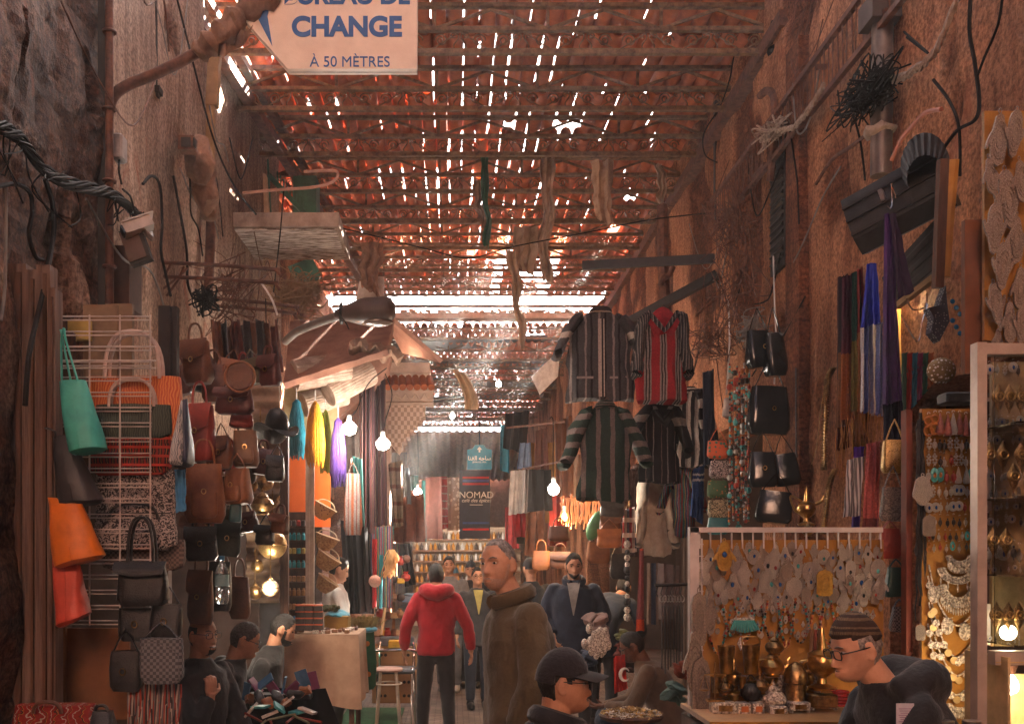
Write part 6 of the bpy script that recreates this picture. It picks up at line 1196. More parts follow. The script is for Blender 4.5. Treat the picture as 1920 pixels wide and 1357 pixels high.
for a in [('green_drape', 'dark teal drape hanging behind the striped shoulder bag', (662, 855), (678, 860), (668, 990), (684, 985), 9.3, mat('teal_cloth', (.03, .14, .13), .9), 2, .03), ('rug', 'dark striped rug in long rolls left of the carved pier', (676, 690), (702, 690), (676, 1000), (704, 1000), 9.8, RUGD, 3, .05), ('rug', 'second dark rug with pale lines against the carved pier', (698, 700), (724, 700), (700, 985), (726, 985), 10.2, RUGD, 3, .04),
          ('rug', 'many-coloured striped rug hanging under the dark rugs', (690, 990), (736, 985), (692, 1135), (736, 1140), 10.0, RUGM, 2, .02), ('dark_drape', 'black drape with silvery folds behind the ochre crate', (640, 975), (692, 990), (650, 1150), (700, 1150), 9.6, mat('black_cloth', (.02, .017, .018), .9), 4, .05), ('brown_jacket', 'brown cape hanging left of the far bulb', (744, 935), (792, 925), (742, 1016), (796, 1016), 12.5, mat('brown_wool', (.20, .07, .045), .95, sc=20, bump=.3), 2, .05), ('cloth', 'patterned beige cloth hanging above the brown cape', (726, 870), (756, 862), (738, 990), (756, 985), 11.8, stripes('beige_pat', [((.45, .32, .24), 2), ((.25, .1, .07), 1), ((.4, .28, .2), 1.5)], 2, 4), 2, .04),
          ('cloth', 'grey-blue cloth hanging beside the beige one', (756, 880), (768, 875), (764, 945), (772, 945), 12, mat('greyblue', (.14, .17, .2), .9), 1, .03), ('rug', 'brown rug with pale spots behind the far bulb', (797, 895), (828, 893), (797, 1010), (830, 1010), 16, mat('brown_rug', (.16, .06, .045), .95, sc=14), 1, .02), ('rug', 'red rug with pale bars hanging mid alley', (825, 893), (838, 893), (828, 992), (840, 990), 16.5, stripes('red_bar', [((.5, .03, .03), 3), ((.55, .35, .3), .5)], 2, 7), 1, .01), ('rug', 'cream rug with dark marks hanging mid alley', (838, 896), (862, 894), (838, 995), (862, 993), 16.6, pattern('cream_rug', (.6, .48, .38), (.62, .5, .4), 'dots', 14., c3=(.3, .2, .16)), 1, .02), ('teal_cloth', 'narrow teal cloth behind the far bulb', (790, 900), (798, 900), (790, 1015), (800, 1015), 16, mat('teal_cloth', (.03, .14, .13), .9), 1, .02),
          ('red_scarf', 'red scarf dangling at the edge of the striped rug', (697, 1010), (707, 1010), (698, 1140), (706, 1136), 9.4, mat('red_cloth', (.45, .02, .025), .9), 1, .02), ('cloth', 'turquoise cloth strip beside the red scarf', (710, 1040), (718, 1040), (710, 1140), (716, 1140), 9.6, mat('turq_cloth', (.03, .3, .36), .9), 1, .02), ('dark_trousers', 'dark trousers hanging beside the straw bunch', (748, 1020), (768, 1018), (760, 1100), (778, 1095), 11, mat('black_cloth', (.02, .017, .018), .9), 2, .04), ('cloth', 'orange and green zigzag cloth behind the straw bunch', (735, 1018), (750, 1018), (748, 1085), (762, 1078), 11, RUGM, 1, .02)]:
    drape(a[0], a[1], *a[2:], group=G3, seed=len(a[1]) * .7)
m = MB()
for k in range(60): a = W(734 + R.uniform(-6, 6), 1030, 9.6); m.tube(spline([a, a + V((R.uniform(-.05, .05), R.uniform(-.05, .05), -.1)), a + V((R.uniform(-.09, .05), R.uniform(-.08, .08), -.22 - R.uniform(0, .06)))], 4), .004, 4)
single('straw_bunch', m, mat('straw', (.55, .3, .12), .9), 'bunch of orange straw hanging by the striped rug', 'straw')
m = MB(); m.ell(W(703, 1089, 9.2), (.058, .058, .058), 18, 12); single('bead_ball', m, pattern('bead_ball', (.2, .05, .04), (.5, .25, .18), 'dots', 130.), 'round red beaded ball in front of the red scarf', 'ball')
# table with the hanging cloth and what stands on it
TC = mat('table_cloth', (.46, .31, .21), .9, col2=(.34, .21, .14), sc=6, bump=.35, bsc=20)
dT = 8.0
T = thing('market_table', 'table draped in a tan cloth, seen side-on at left centre', 'table', W(610, 1440, dT + .3)); m = MB()
z0, z1 = W(0, 1320, dT).z, W(0, 1190, dT).z; xa, xb = W(520, 0, dT).x, W(672, 0, dT).x
ring = []
for i in range(64):
    u = i / 64 * 4; s_ = int(u); f = u - s_; ring.append([(xa + (xb - xa) * f, dT), (xb, dT + .7 * f), (xb - (xb - xa) * f, dT + .7), (xa, dT + .7 - .7 * f)][s_])
rings = []
for j in range(9):
    t = j / 8; z = z1 + (z0 - z1) * t; rings.append([V((x + (.02 * math.sin(i * .9) * t + (-.06 * t if x < xa + .05 else .015 * t)), y + (.025 * math.sin(i * 1.1 + 1) - .05) * t * (1 if y < dT + .05 else 0), z + (.03 * math.sin(i * .3) * t))) for i, (x, y) in enumerate(ring)])
rings.insert(0, [V((x * .99 + .01 * (xa + xb) / 2, y, z1 + .006)) for x, y in ring]); m.loft(rings); part('cloth', m, TC, T)
for x, y in ((xa + .08, dT + .06), (xb - .06, dT + .06), (xb - .06, dT + .62), (xa + .08, dT + .62)): m = MB(); m.box((x, y, (z0 + .05) / 2), (.04, .04, z0 + .05)); part('leg', m, WOOD, T)
m = MB()
for i in range(70): x = W(560 + R.uniform(-25, 100), 0, dT).x; m.m = i % 4; rbox(m, (x, dT + R.uniform(.05, .6), z1 + .02), (R.uniform(.02, .05), R.uniform(.02, .05), .03), .004)
single('small_wares', m, [BRNL, SILV, mat('tin_red', (.4, .04, .03)), WOODM], 'clutter of little trinkets spread over the tan tablecloth', 'trinkets', kind='stuff')
for r in range(4):
    for c_ in range(3 if r else 3):
        if r == 3 and c_ == 0: pass
        m = MB(); p = W(563 + 17 * c_, 1176 - 12 * r, dT + .12); rbox(m, p, (.07, .07, .046), .004); o = single('spice_box', m, mat('dark_box', (.05, .03, .025), .5), 'dark box with orange lid, %s from the left, %s tier of the stack' % (ORD[c_], ORD[r]), 'box', 'orange-lidded boxes stacked on the tan table')
        m = MB(); rbox(m, p + V((0, 0, .026)), (.072, .072, .012), .003); part('lid', m, mat('orange_lid', (.7, .13, .04), .5), o)
T = thing('ochre_crate', 'ochre crate with a fluffy blue cloth on top', 'crate', W(633, 1192, dT + .5)); m = MB(); rbox(m, W(633, 1172, dT + .5), (.2, .25, .18), .01); part('crate', m, mat('ochre_box', (.36, .22, .05), .8, sc=4), T); m = MB(); m.ell(W(633, 1152, dT + .5), (.108, .14, .035), 20, 8); m.jit(.02, 16, 2); part('blue_cloth', m, mat('fluffy_blue', (.06, .36, .5), .95, sheen=.5, bump=.5), T)
m = MB(); [m.ell(W(620 + R.uniform(-14, 14), 1140 + R.uniform(-5, 4), dT + .5 + R.uniform(-.1, .1)), (.02, .02, .014), 6, 4) for _ in range(60)]; single('herb_heap', m, mat('dark_herb', (.08, .08, .035), .9), 'heap of dark herbs on the ochre crate', 'herbs')
T = thing('green_sack', 'green sack with orange discs and a blue rim standing beside the tan table', 'sack', W(682, 1290, 8.9)); m = MB(); b0 = W(682, 1292, 8.9); m.lathe([(.085, 0), (.105, .03), (.11, .25), (.1, .45), (.095, .54), (.085, .545)], 22, b0, sy=1.1); m.jit(.015, 8, 3); part('sack', m, mat('felt_green', (.03, .15, .075), .95, bump=.3), T)
m = MB(); m.tube([b0 + V((.1 * math.cos(a), .11 * math.sin(a), .54)) for a in [2 * PI * i / 22 for i in range(22)]], .022, 8, closed=True); m.jit(.012, 16, 2); part('rim', m, mat('fluffy_blue', (.06, .36, .5)), T)
m = MB()
for a, z in ((-1.9, .5), (-1.2, .42), (-1.5, .3), (-2.1, .2), (-1.1, .15), (-1.7, .1)): p = b0 + V((.112 * math.cos(a), .122 * math.sin(a), z)); m.ell(p, (.024, .008, .024), 10, 6)
part('discs', m, mat('orange_disc', (.6, .2, .04), .8), T)
m = MB()
for k in range(240): a = V((R.gauss(0, .05), R.gauss(0, .05), 0)); m.tube([b0 + V((0, 0, .54)) + a * .7, b0 + V((0, 0, .6 + R.uniform(0, .06))) + a * 1.3], .004, 4)
single('herb_bunch', m, mat('dry_herb', (.28, .2, .07), .9), 'dry herbs sticking out of the green sack', 'herbs')
# chair, stool, crates, rack behind the man in red
def chair(): 
    d = 9.7; T = thing('metal_chair', 'grey metal chair with a dark seat left of the man in red', 'chair', W(748, 1330, d)); k = S(d); a = W(742, 1255, d); m = MB(); rbox(m, a, (.38, .36, .045), .015); part('seat', m, mat('grey_seat', (.12, .12, .14), .5), T)
    for s_ in (-1, 1):
        m = MB(); m.tube(spline([(a.x + s_ * .17, d - .16, 0), (a.x + s_ * .165, d - .15, a.z - .03), (a.x + s_ * .16, d - .12, a.z)], 4), .013, 7); part('leg', m, CHROME, T); m = MB(); m.tube(spline([(a.x + s_ * .19, d + .2, 0), (a.x + s_ * .17, d + .16, a.z), (a.x + s_ * .17, d + .2, a.z + .22), (a.x + s_ * .12, d + .22, a.z + .3)], 5), .013, 7); part('leg', m, CHROME, T)
    m = MB(); rbox(m, (a.x, d + .21, a.z + .26), (.34, .03, .1), .012); part('backrest', m, mat('grey_seat', (.12, .12, .14), .5), T); m = MB(); m.tube(spline([(a.x - .2, d - .15, a.z + .2), (a.x + .19, d - .16, a.z + .2), (a.x + .22, d - .1, a.z + .05), (a.x + .16, d + .1, a.z)], 6), .014, 7); part('armrest', m, CHROME, T)
chair()
d = 9.3; T = thing('round_stool', 'cream round stool in front of the metal chair', 'stool', W(728, 1330, d)); a = W(728, 1254, d); m = MB(); m.lathe([(.01, -.015), (.13, -.015), (.14, 0), (.13, .014), (.01, .016)], 22, a); part('seat', m, mat('rose_seat', (.5, .3, .25), .6), T)
for i in range(4): q = PI / 4 + i * PI / 2; m = MB(); m.tube([a + V((.1 * math.cos(q), .1 * math.sin(q), -.01)), V((a.x + .17 * math.cos(q), d + .17 * math.sin(q), 0))], .012, 6); part('leg', m, mat('cream_metal', (.6, .5, .4), .5), T)
m = MB(); m.tube([a + V((.125 * math.cos(q), .125 * math.sin(q), -.13)) for q in [2 * PI * i / 16 for i in range(16)]], .008, 5, closed=True); part('ring', m, mat('cream_metal', (.6, .5, .4), .5), T)
KR = mat('kraft', (.34, .17, .075), .85, col2=(.27, .13, .055), sc=4)
for i, (x, y, w_, h, lb) in enumerate([(742, 1285, 84, 56, 'lower brown crate with round holes behind the chair'), (742, 1228, 80, 40, 'upper brown crate with round holes behind the chair')]):
    T = thing('fruit_crate', lb, 'crate', W(x, y + h / 2, 10.3), 'crates with round holes'); k = S(10.3); m = MB(); rbox(m, W(x, y, 10.3), (w_ * k, .35, h * k), .006); part('box', m, KR, T); 
    for q in (-.62, -.42, .42, .62):
        for z in ((.2, -.25) if i == 0 else (.1,)): m = MB(); m.lathe([(.001, 0), (.016, 0), (.016, .003), (.001, .003)], 12, W(x + q * w_ / 2, y - z * h, 10.3) + V((0, -.176, 0)), Matrix.Rotation(PI / 2, 3, 'X')); part('hole', m, mat('hole_dark', (.02, .012, .01), .9), T)
T = thing('wooden_rack', 'leaning wooden rack of small wooden wares behind the chair', 'rack', W(735, 1220, 10.6)); m = MB()
for s_ in (-1, 1): m.beam(W(718 + 20 * s_, 1215, 10.6), W(728 + 10 * s_, 1040, 10.8), .03)
for t in range(5): m.box(W(726 + 3 * t, 1190 - 34 * t, 10.65), (.34 - .02 * t, .16, .018))
part('rack', m, WOODM, T)
wm = [WOODM, mat('pale_wood', (.5, .3, .15), .7), BRNL, mat('tin_red', (.4, .04, .03), .5), mat('yellow_box', (.6, .34, .03), .6), mat('dark_box', (.05, .03, .025), .5)]
wn = ['brown', 'pale', 'dark', 'red', 'yellow', 'black']
for i in range(22):
    x, y = 714 + 12 * (i // 5) + R.uniform(-2, 2), 1056 + 34 * (i % 5) + R.uniform(-2, 4); k = i % 6; m = MB(); p = W(x, y, 10.5)
    if i % 3 == 0: m.lathe([(.03, 0), (.05, .03), (.045, .06), (.02, .08), (.03, .1)], 12, p)
    elif i % 3 == 1: rbox(m, p + V((0, 0, .03)), (.08, .08, .06), .008)
    else: m.ell(p + V((0, 0, .04)), (.045, .045, .045), 12, 8)
    single('wooden_ware', m, wm[k], '%s %s, %s from the left on the %s tier down of the leaning rack' % (wn[k], ('little pot', 'little box', 'wooden ball')[i % 3], ORD[i // 5], ORD[i % 5]), 'ware', 'small wares on the leaning rack')
m = MB(); rbox(m, W(748, 1206, 9.9), (.2, .2, .08), .01); single('yellow_crate', m, wm[4], 'yellow box of trinkets above the metal chair', 'box')
m = MB(); m.tube([W(715, 1190, 9.9), W(735, 1040, 10.2)], .016, 8); single('wooden_pole', m, mat('pale_wood', (.5, .3, .15), .7), 'pale wooden pole leaning on the rack of wares', 'pole')
m = MB(); m.ell(W(772, 1114, 10.8), (.1, .12, .02)); m.box(W(772, 1122, 10.8), (.19, .2, .06)); m.jit(.01, 9, 2); single('folded_cloth', m, mat('pale_blue', (.3, .4, .55), .9), 'folded pale blue cloth on a stand left of the man in red', 'cloth')
m = MB(); m.sheet(lambda u, v: W(680 + 62 * u + 14 * (1 - v), 1325 + 40 * v, 10.9 - 1.6 * v) * 1.0, 4, 4, .01)
m = MB(); m.box((-.85, 9.9, .03), (.62, 2.2, .016)); single('green_mat', m, mat('green_carpet', (.03, .13, .05), .95, sc=20, bump=.5), 'green carpet strip on the paving beside the tan table', 'carpet')
# foreground tray of wares, lower left
T = thing('black_table', 'low table under a black cloth at the lower left', 'table', W(560, 1500, 6.2)); m = MB(); m.sheet(lambda u, v: W(470 + 140 * u + 50 * v * u, 1290 + 140 * v, 6.4 - .3 * v) + V((0, .02 * math.sin(u * 20), .03 * math.sin(u * 7) * v)), 20, 10, .01); part('cloth_front', m, mat('matt_black', (.008, .007, .007), 1., spec=.05), T)
m = MB(); m.box(W(530, 1300, 6.4), (.4, .3, .03)); part('top', m, mat('black_cloth', (.02, .017, .018), .9), T)
fc = [mat('jean_blue', (.05, .14, .26), .8, bump=.3), TANL, mat('cream_pack', (.5, .42, .36), .6), REDL, mat('purple_pack', (.2, .05, .12), .5), BLKL, mat('teal_pack', (.05, .3, .32), .5), mat('olive_pack', (.16, .15, .08), .7)]
fn_ = ['blue', 'tan', 'cream', 'red', 'purple', 'black', 'teal', 'olive']
for i in range(29):
    x = 462 + 4.4 * i; y = 1262 + R.uniform(0, 26) + (590 - x) * .1 + 22 * (i % 4); k = i % 8; p = W(x, y, 6.1 - .12 * (i % 4)); m = MB(); q = Matrix.Rotation(R.uniform(-.9, .9), 3, 'Y') @ Matrix.Rotation(R.uniform(0, 3), 3, 'Z')
    if i % 4 == 0: m.box(p, (.075, .01, .11), q)
    elif i % 4 == 1: m.ell(p, (.05, .035, .03), 12, 8, q); m.jit(.03, 18, i)
    elif i % 4 == 2: m.box(p, (.1, .07, .014), q)
    else: m.tube([p - q @ V((.09, 0, 0)), p + q @ V((.09, 0, 0))], .007, 7)
    single('small_item', m, fc[k], '%s %s, %s from the left in the heap on the black cloth' % (fn_[k], ('notebook', 'purse', 'wallet', 'rolled cord')[i % 4], ORD[i]), 'ware', 'heap of small wares on the black cloth')
# ------------------------------------------------------------------ clothes and goods on the right and in mid alley
def st(nm_, *c, **k): return stripes(nm_, list(zip(c[::2], c[1::2])), **k)
CH_, GR_, BK_, CRM, RD_, GN_ = (.085, .075, .078), (.34, .27, .24), (.022, .017, .019), (.62, .5, .42), (.42, .022, .03), (.03, .055, .042)
JA = st('jacket_charcoal', CH_, 3, GR_, 1, CH_, 2, BK_, 1, n=5); JS = st('sleeve_charcoal', CH_, 4, CRM, 1.1, CH_, 4, axis=2, n=1)
garment('striped_jacket', 'charcoal wool jacket with pale stripe bands, upper left of the hanging clothes', 1125, 588, 750, 118, 8.6, JA, JS, sleeve=(.26, .36), zip_m=st('placket_pale', CRM, 1, BK_, .5, CRM, .3, n=1), pocket=mat('pocket_grey', GR_, .9))
TR = st('tunic_red', RD_, 2, GR_, .4, BK_, .3, GR_, .4, BK_, .3, GR_, .4, n=3.4, wob=.03)
garment('hooded_tunic', 'red and grey striped hooded tunic beside the charcoal jacket', 1240, 590, 752, 92, 8.4, TR, st('sleeve_dark', BK_, 1, CH_, 1, GR_, .5, n=9), mat('red_wool', (.34, .015, .025), .95, sc=30, bump=.4), True, (.12, .58))
garment('striped_tunic', 'dark green and brown striped tunic under the charcoal jacket', 1134, 764, 938, 98, 8.5, st('tunic_green', GN_, 2, (.24, .17, .15), 1.4, GN_, 1, n=4), st('sleeve_green', GN_, 1.3, (.26, .19, .17), 1, axis=2, n=4.5), sleeve=(.27, .5))
garment('hooded_tunic', 'black pinstriped hooded tunic under the red hooded one', 1238, 758, 905, 66, 8.8, st('tunic_pin', BK_, 3, (.2, .12, .11), .4, BK_, 2, (.24, .2, .19), .5, n=3), st('sleeve_pin', BK_, 4, (.25, .2, .18), 1, axis=2, n=1.3), mat('soft_black_wool', (.025, .018, .02), .95), True, (.2, .5, .3, .45))
garment('striped_jacket', 'cream and black striped jacket turned sideways behind the black tunic', 1300, 735, 875, 56, 9.0, st('tunic_cream', CRM, 1, BK_, 1.2, GR_, .6, n=4), st('sleeve_cream', CRM, 1, BK_, 1.3, axis=2, n=3), sleeve=(.15, .6), yaw=-.7)
garment('long_tunic', 'plain cream long tunic hanging below the black hooded one', 1228, 885, 1042, 50, 9.3, mat('cream_wool', (.42, .36, .29), .95, col2=(.33, .27, .21), sc=20, bump=.3), sleeve=(.12, .75))
garment('long_robe', 'brown pinstriped robe left of the cream long tunic', 1194, 880, 1040, 40, 9.6, st('robe_brown', (.11, .06, .05), 2, (.2, .13, .11), .5, n=6), sleeve=(.2, .5))
garment('striped_robe', 'rainbow striped robe right of the cream long tunic', 1280, 880, 1005, 42, 9.2, RUGM, sleeve=(.2, .5), yaw=-.5)
G4 = 'clothes hung over the stalls on the right'
for a in [('denim_drape', 'dark navy cloth hanging behind the white plug', (1318, 698), (1338, 692), (1322, 870), (1340, 870), 8.3, mat('navy_cloth', (.02, .03, .055), .9), 2, .03), ('blue_scarf', 'blue scarf with white end stripes at the right of the rainbow robe', (1300, 880), (1322, 870), (1296, 965), (1318, 985), 8.6, st('blue_white', (.03, .07, .2), 6, (.5, .48, .5), .3, (.03, .07, .2), .4, (.5, .48, .5), .3, (.03, .07, .2), 1, axis=2, n=1), 2, .03),
          ('poncho', 'red and cream plaid poncho under the bag row', (1168, 955), (1190, 950), (1165, 1035), (1194, 1035), 9.2, stripes('plaid', [(RD_, 2), (CRM, 1), ((.1, .1, .14), 1)], 0, 2, cross=(CRM, 3)), 2, .03), ('white_shirt', 'white shirt hanging at the middle of the alley', (958, 882), (998, 880), (955, 965), (994, 960), 11.8, mat('white_cotton', (.62, .55, .5), .9), 4, .03), ('red_skirt', 'scarlet skirt hanging under the white shirt', (960, 962), (985, 962), (962, 1006), (988, 1006), 12, mat('red_cloth', (.45, .02, .025), .9), 2, .03),
          ('leather_coat', 'brown leather coat left of the white bulb, below the black jacket', (985, 962), (1022, 955), (980, 1040), (1028, 1040), 11.2, BRNL, 2, .06), ('black_jacket', 'black jacket hanging between the white shirt and the white bulb', (995, 880), (1030, 880), (990, 960), (1036, 956), 11.5, mat('black_cloth', (.02, .017, .018), .9), 2, .06), ('blue_cloth', 'pale blue cloth hanging above the white shirt', (975, 830), (995, 830), (970, 878), (996, 876), 12.5, mat('pale_blue', (.3, .4, .55), .9), 2, .03), ('brown_garment', 'brown garment hanging above the black jacket', (1003, 808), (1026, 800), (1000, 885), (1030, 885), 12, mat('brown_wool', (.2, .07, .045)), 2, .05),
          ('dark_garment', 'dark garment in the shadow above the pale blue cloth', (950, 775), (990, 770), (945, 840), (985, 850), 13, mat('black_cloth', (.02, .017, .018)), 2, .05), ('dark_garment', 'murky brown garment left of the green striped tunic', (1040, 790), (1070, 780), (1045, 930), (1072, 930), 11, BRNL, 2, .06), ('teal_cloth', 'blue-green cloth hung by the teal street sign', (938, 796), (956, 796), (938, 880), (956, 888), 16, mat('teal_cloth2', (.03, .2, .3), .8), 1, .03), ('grey_cloth', 'grey shawl hanging behind the black belts', (1236, 1055), (1272, 1060), (1238, 1160), (1270, 1160), 8.2, mat('grey_wool', (.16, .12, .11), .95), 2, .03), ('blue_stripe_scarf', 'blue and brown striped scarf beside the red knotted roll', (1213, 1055), (1235, 1055), (1213, 1170), (1235, 1170), 8.3, st('blue_brown', (.3, .2, .15), 1, (.07, .1, .16), 1.2, n=1.2), 1, .02),
          ('red_roll', 'red ribbed cloth roll with an orange end above the seated man', (1200, 1028), (1208, 1028), (1193, 1182), (1210, 1182), 8.0, st('red_roll', (.7, .09, .03), 1.2, (.30, .08, .08), 6, axis=2, n=1), 1, .015)]:
    drape(a[0], a[1], *a[2:], group=G4, seed=len(a[1]) * .9)
# bags hung along the right
for i, (nm, lb, x, y, w_, h, d, mm, ex) in enumerate([('leather_bag', 'grey leather shoulder bag at the top of the bag row below the green tunic', 1148, 955, 46, 30, 9.0, mat('grey_leather', (.16, .12, .10), .5, bump=.2), 1), ('leather_bag', 'tan leather shoulder bag second in the row below the green tunic', 1144, 984, 40, 30, 9.0, TANL, 1), ('leather_bag', 'orange leather bag with a wide flap, lowest of the row', 1142, 1010, 46, 34, 8.9, mat('orange_tan', (.5, .16, .04), .5, bump=.2), 1), ('handbag', 'dark tooled handbag beside the orange bulb', 1048, 1000, 40, 28, 9.4, BRNL, 0), ('leather_bag', 'large tan bag hanging over the man in navy', 1122, 1036, 44, 40, 9.4, TANL, 0), ('leather_bag', 'brown bag hanging behind the man in navy', 1050, 1050, 40, 30, 10.2, BRNL, 1), ('leather_bag', 'black bag hanging right of the man in navy', 1162, 1062, 36, 46, 9.4, BLKL, 1), ('leather_bag', 'rust bag behind the old man in brown', 1015, 1050, 34, 36, 10.4, TANL, 0)]):
    bag(nm, lb, x, y, w_, h, d, mm, .1, .9, .6, 'arc' if i % 2 else 'strap', h * .6, flap=(.55,) if ex else None, group='leather bags in the middle of the right side', yaw=R.uniform(-.3, .3))
m = MB(); m.ell(W(1116, 985, 9.3), (.07, .05, .15), 14, 9, Matrix.Rotation(.4, 3, 'Y')); single('green_cushion', m, mat('green_leather', (.12, .3, .12), .5, bump=.2), 'green leather cushion tucked left of the bag row', 'cushion')
m = MB()
for k in range(40): x = 1050 + 2.2 * k; m.tube(spline([W(x, 925 + R.uniform(0, 20), 10.2), W(x + R.uniform(-5, 5), 955, 10.2), W(x + R.uniform(-8, 8), 975 + R.uniform(0, 18), 10.2)], 4), .008, 4)
single('leather_tassels', m, TANL, 'fringe of tan leather tassels lit by the orange bulb', 'tassels')
for i, (y, mm, lb) in enumerate([(843, pattern('floral_orange', (.06, .2, .12), (.6, .12, .04), 'dots', 30.), 'small orange flowered purse, topmost in the column of purses'), (880, pattern('zebra', (.05, .04, .04), (.55, .45, .4), 'noise', 60.), 'black and white speckled purse second in the column'), (917, pattern('floral_green', (.4, .16, .05), (.05, .12, .05), 'dots', 45.), 'green flowered purse third in the column'), (953, pattern('floral_cream', (.1, .09, .05), (.5, .42, .25), 'noise', 50.), 'cream patterned purse fourth in the column'), (986, COLM('teal_felt', (.03, .2, .22)), 'teal purse, lowest in the column behind the rack')]):
    bag('purse', lb, 1346 + (4 if i in (1,) else 0), y, 38, 32, 7.2, mm, .07, .92, .7, 'strap', 26 if i == 0 else 8, group='column of small purses')
for i in range(9):
    x = 1368 + 4.6 * i; strand('bead_necklace', '%s long bead strand from the left in the curtain beside the purses' % ORD[i], [W(x, 690 + R.uniform(-10, 10), 7.0 + .04 * i), W(x + R.uniform(-3, 3), 850, 7.0 + .04 * i), W(x + R.uniform(-3, 4), 960 + R.uniform(0, 35), 7.0 + .04 * i)], .009, seed=40 + i, group='long bead strands by the purses', big=1.2)
for i, (x, y, w_, h, lb) in enumerate([(1425, 655, 52, 70, 'glossy black bag high beside the bead strands'), (1455, 665, 44, 80, 'glossy black bag hung on a string under the wire scribble'), (1440, 770, 84, 90, 'biggest glossy black bag in the middle of the black bags'), (1478, 880, 50, 60, 'round black bag right of the biggest black one'), (1430, 880, 56, 66, 'crumpled black bag under the biggest one'), (1448, 950, 70, 60, 'black bag just above the white rack')]):
    bag('black_bag', lb, x, y, w_, h, 7.0 - .06 * i, mat('patent_black', (.016, .02, .024), .16, bump=.25, bsc=14), .12, .8, .5, 'strap', h * .6, group='glossy black leather bags', yaw=R.uniform(-.4, .4), tilt=R.uniform(-.15, .15), buckle=i % 2 == 0)
for i in range(6):
    x = 1492 + 4 * i; m = MB(); m.tube([W(x, 690 + 8 * (i % 3), 7.1), W(x + 1, 940 + R.uniform(-40, 30), 7.1)], .011, 6, flat=.4)
    for k in range(30): m.ell(W(x + .5, 715 + 7 * k, 7.08), (.004, .003, .004), 5, 3)
    single('studded_belt', m, BLKL, '%s studded black belt from the left, hanging by the warm wall' % ORD[i], 'belt', 'studded belts by the warm wall')
for i in range(8):
    x = 1241 + 5.5 * i; T = thing('leather_belt', '%s black belt from the left in the bunch over the seated man' % ORD[i], 'belt', W(x, 1270, 7.0), 'black belts over the seated man'); m = MB(); m.tube([W(x, 1135, 7.0), W(x + R.uniform(-1, 1), 1265 - R.uniform(0, 20), 7.0)], .011, 6, flat=.4); part('strap', m, BLKL, T); m = MB(); m.tube([W(x, 1122, 6.98) + V((.014 * math.cos(a), 0, .022 * math.sin(a))) for a in [2 * PI * k / 8 for k in range(8)]], .004, 5, closed=True); part('buckle', m, STEEL, T)
m = MB(); m.tube([W(1228, 1097, 7.0), W(1292, 1095, 7.0)], .012, 7); [m.tube([W(1234 + 9 * k, 1097, 7.0), W(1230 + 9 * k, 1112, 6.97), W(1234 + 9 * k, 1118, 6.95)], .004, 5) for k in range(7)]; single('belt_rail', m, BLKIRON, 'black rail with hooks carrying the bunch of belts', 'rail')
for i, (pts, lb) in enumerate([([(1562, 690), (1552, 712), (1548, 760), (1546, 830), (1545, 880)], 'upper ribbed brass belt curling down by the scarves'), ([(1566, 880), (1556, 905), (1548, 960), (1543, 1000)], 'lower ribbed brass belt curling down by the scarves'), ([(1556, 700), (1540, 760), (1532, 830), (1522, 870)], 'thin gilt cord left of the brass belts')]):
    m = MB(); p = spline([W(x, y, 6.2) for x, y in pts], 12); m.tube(p, .018 if i < 2 else .005, 7, flat=.5)
    if i < 2: [m.tube([q + V((.02 * math.cos(a), .012 * math.sin(a), 0)) for a in [2 * PI * k / 8 for k in range(8)]], .0035, 4, closed=True) for q in p]
    single('brass_belt', m, DBRASS, lb, 'belt')
vessel('brass_ornament', 'gleaming brass lamp with spread wings above the white rack', 1512, 985, 74, 5.9, URN, GOLD, handle=[(-.1, .6), (-.4, .75), (-.3, .4), (-.1, .3)], spout=[(.1, .5), (.35, .6), (.45, .75)], group=None); vessel('brass_ornament', 'round brass pot just behind the top bar of the rack', 1515, 1005, 30, 5.8, POT, DBRASS, lid=LID, group=None)
# scarves by the warm wall
FR = mat('orange_fringe', (.45, .2, .06), .95)
def two(n, a, b_, at): return stripes(n, [(b_, at), (a, 1 - at)], 2, 1., wob=.0)
G5 = 'scarves hung by the warm wall'
for a in [('scarf', 'dark scarf at the left of the bunch', (1576, 522), (1588, 520), (1572, 800), (1585, 800), 5.9, two('sc_dark', (.02, .018, .025), (.22, .09, .04), .5), 2), ('scarf', 'maroon and rust scarf second in the bunch', (1584, 520), (1597, 514), (1580, 785), (1600, 785), 5.85, two('sc_maroon', (.13, .03, .05), (.42, .13, .04), .45), 2), ('scarf', 'green and olive scarf in the bunch', (1598, 512), (1610, 508), (1598, 770), (1618, 768), 5.8, two('sc_green', (.03, .10, .07), (.25, .19, .04), .5), 2), ('scarf', 'red and orange scarf right of the green one', (1606, 508), (1618, 500), (1608, 775), (1624, 772), 5.78, two('sc_red', (.32, .03, .03), (.42, .15, .05), .55), 2), ('scarf', 'royal blue scarf fading to white and blue stripes', (1624, 498), (1640, 494), (1614, 776), (1652, 780), 5.7, None, 4)]:
    if a[7] is None:
        a = list(a); drape('scarf', a[1] + ', upper knot part', (1628, 495), (1640, 494), (1614, 615), (1650, 606), 5.7, mat('royal_blue', (.025, .04, .5), .85, sc=20), 4, .025, G5, 'scarf', gather=.5)
        drape('scarf', 'pale blue and white striped scarf with fringed end', (1614, 613), (1651, 604), (1613, 772), (1654, 779), 5.71, st('pale_stripes', (.85, .78, .82), 1, (.2, .26, .7), 1, (.85, .72, .78), .6, (.3, .32, .55), .5, n=2.), 4, .025, G5, 'scarf', fringe=(60, FR)); continue
    drape(*a[:9], .02, G5, 'scarf', fringe=(58, FR), seed=len(a[1]))
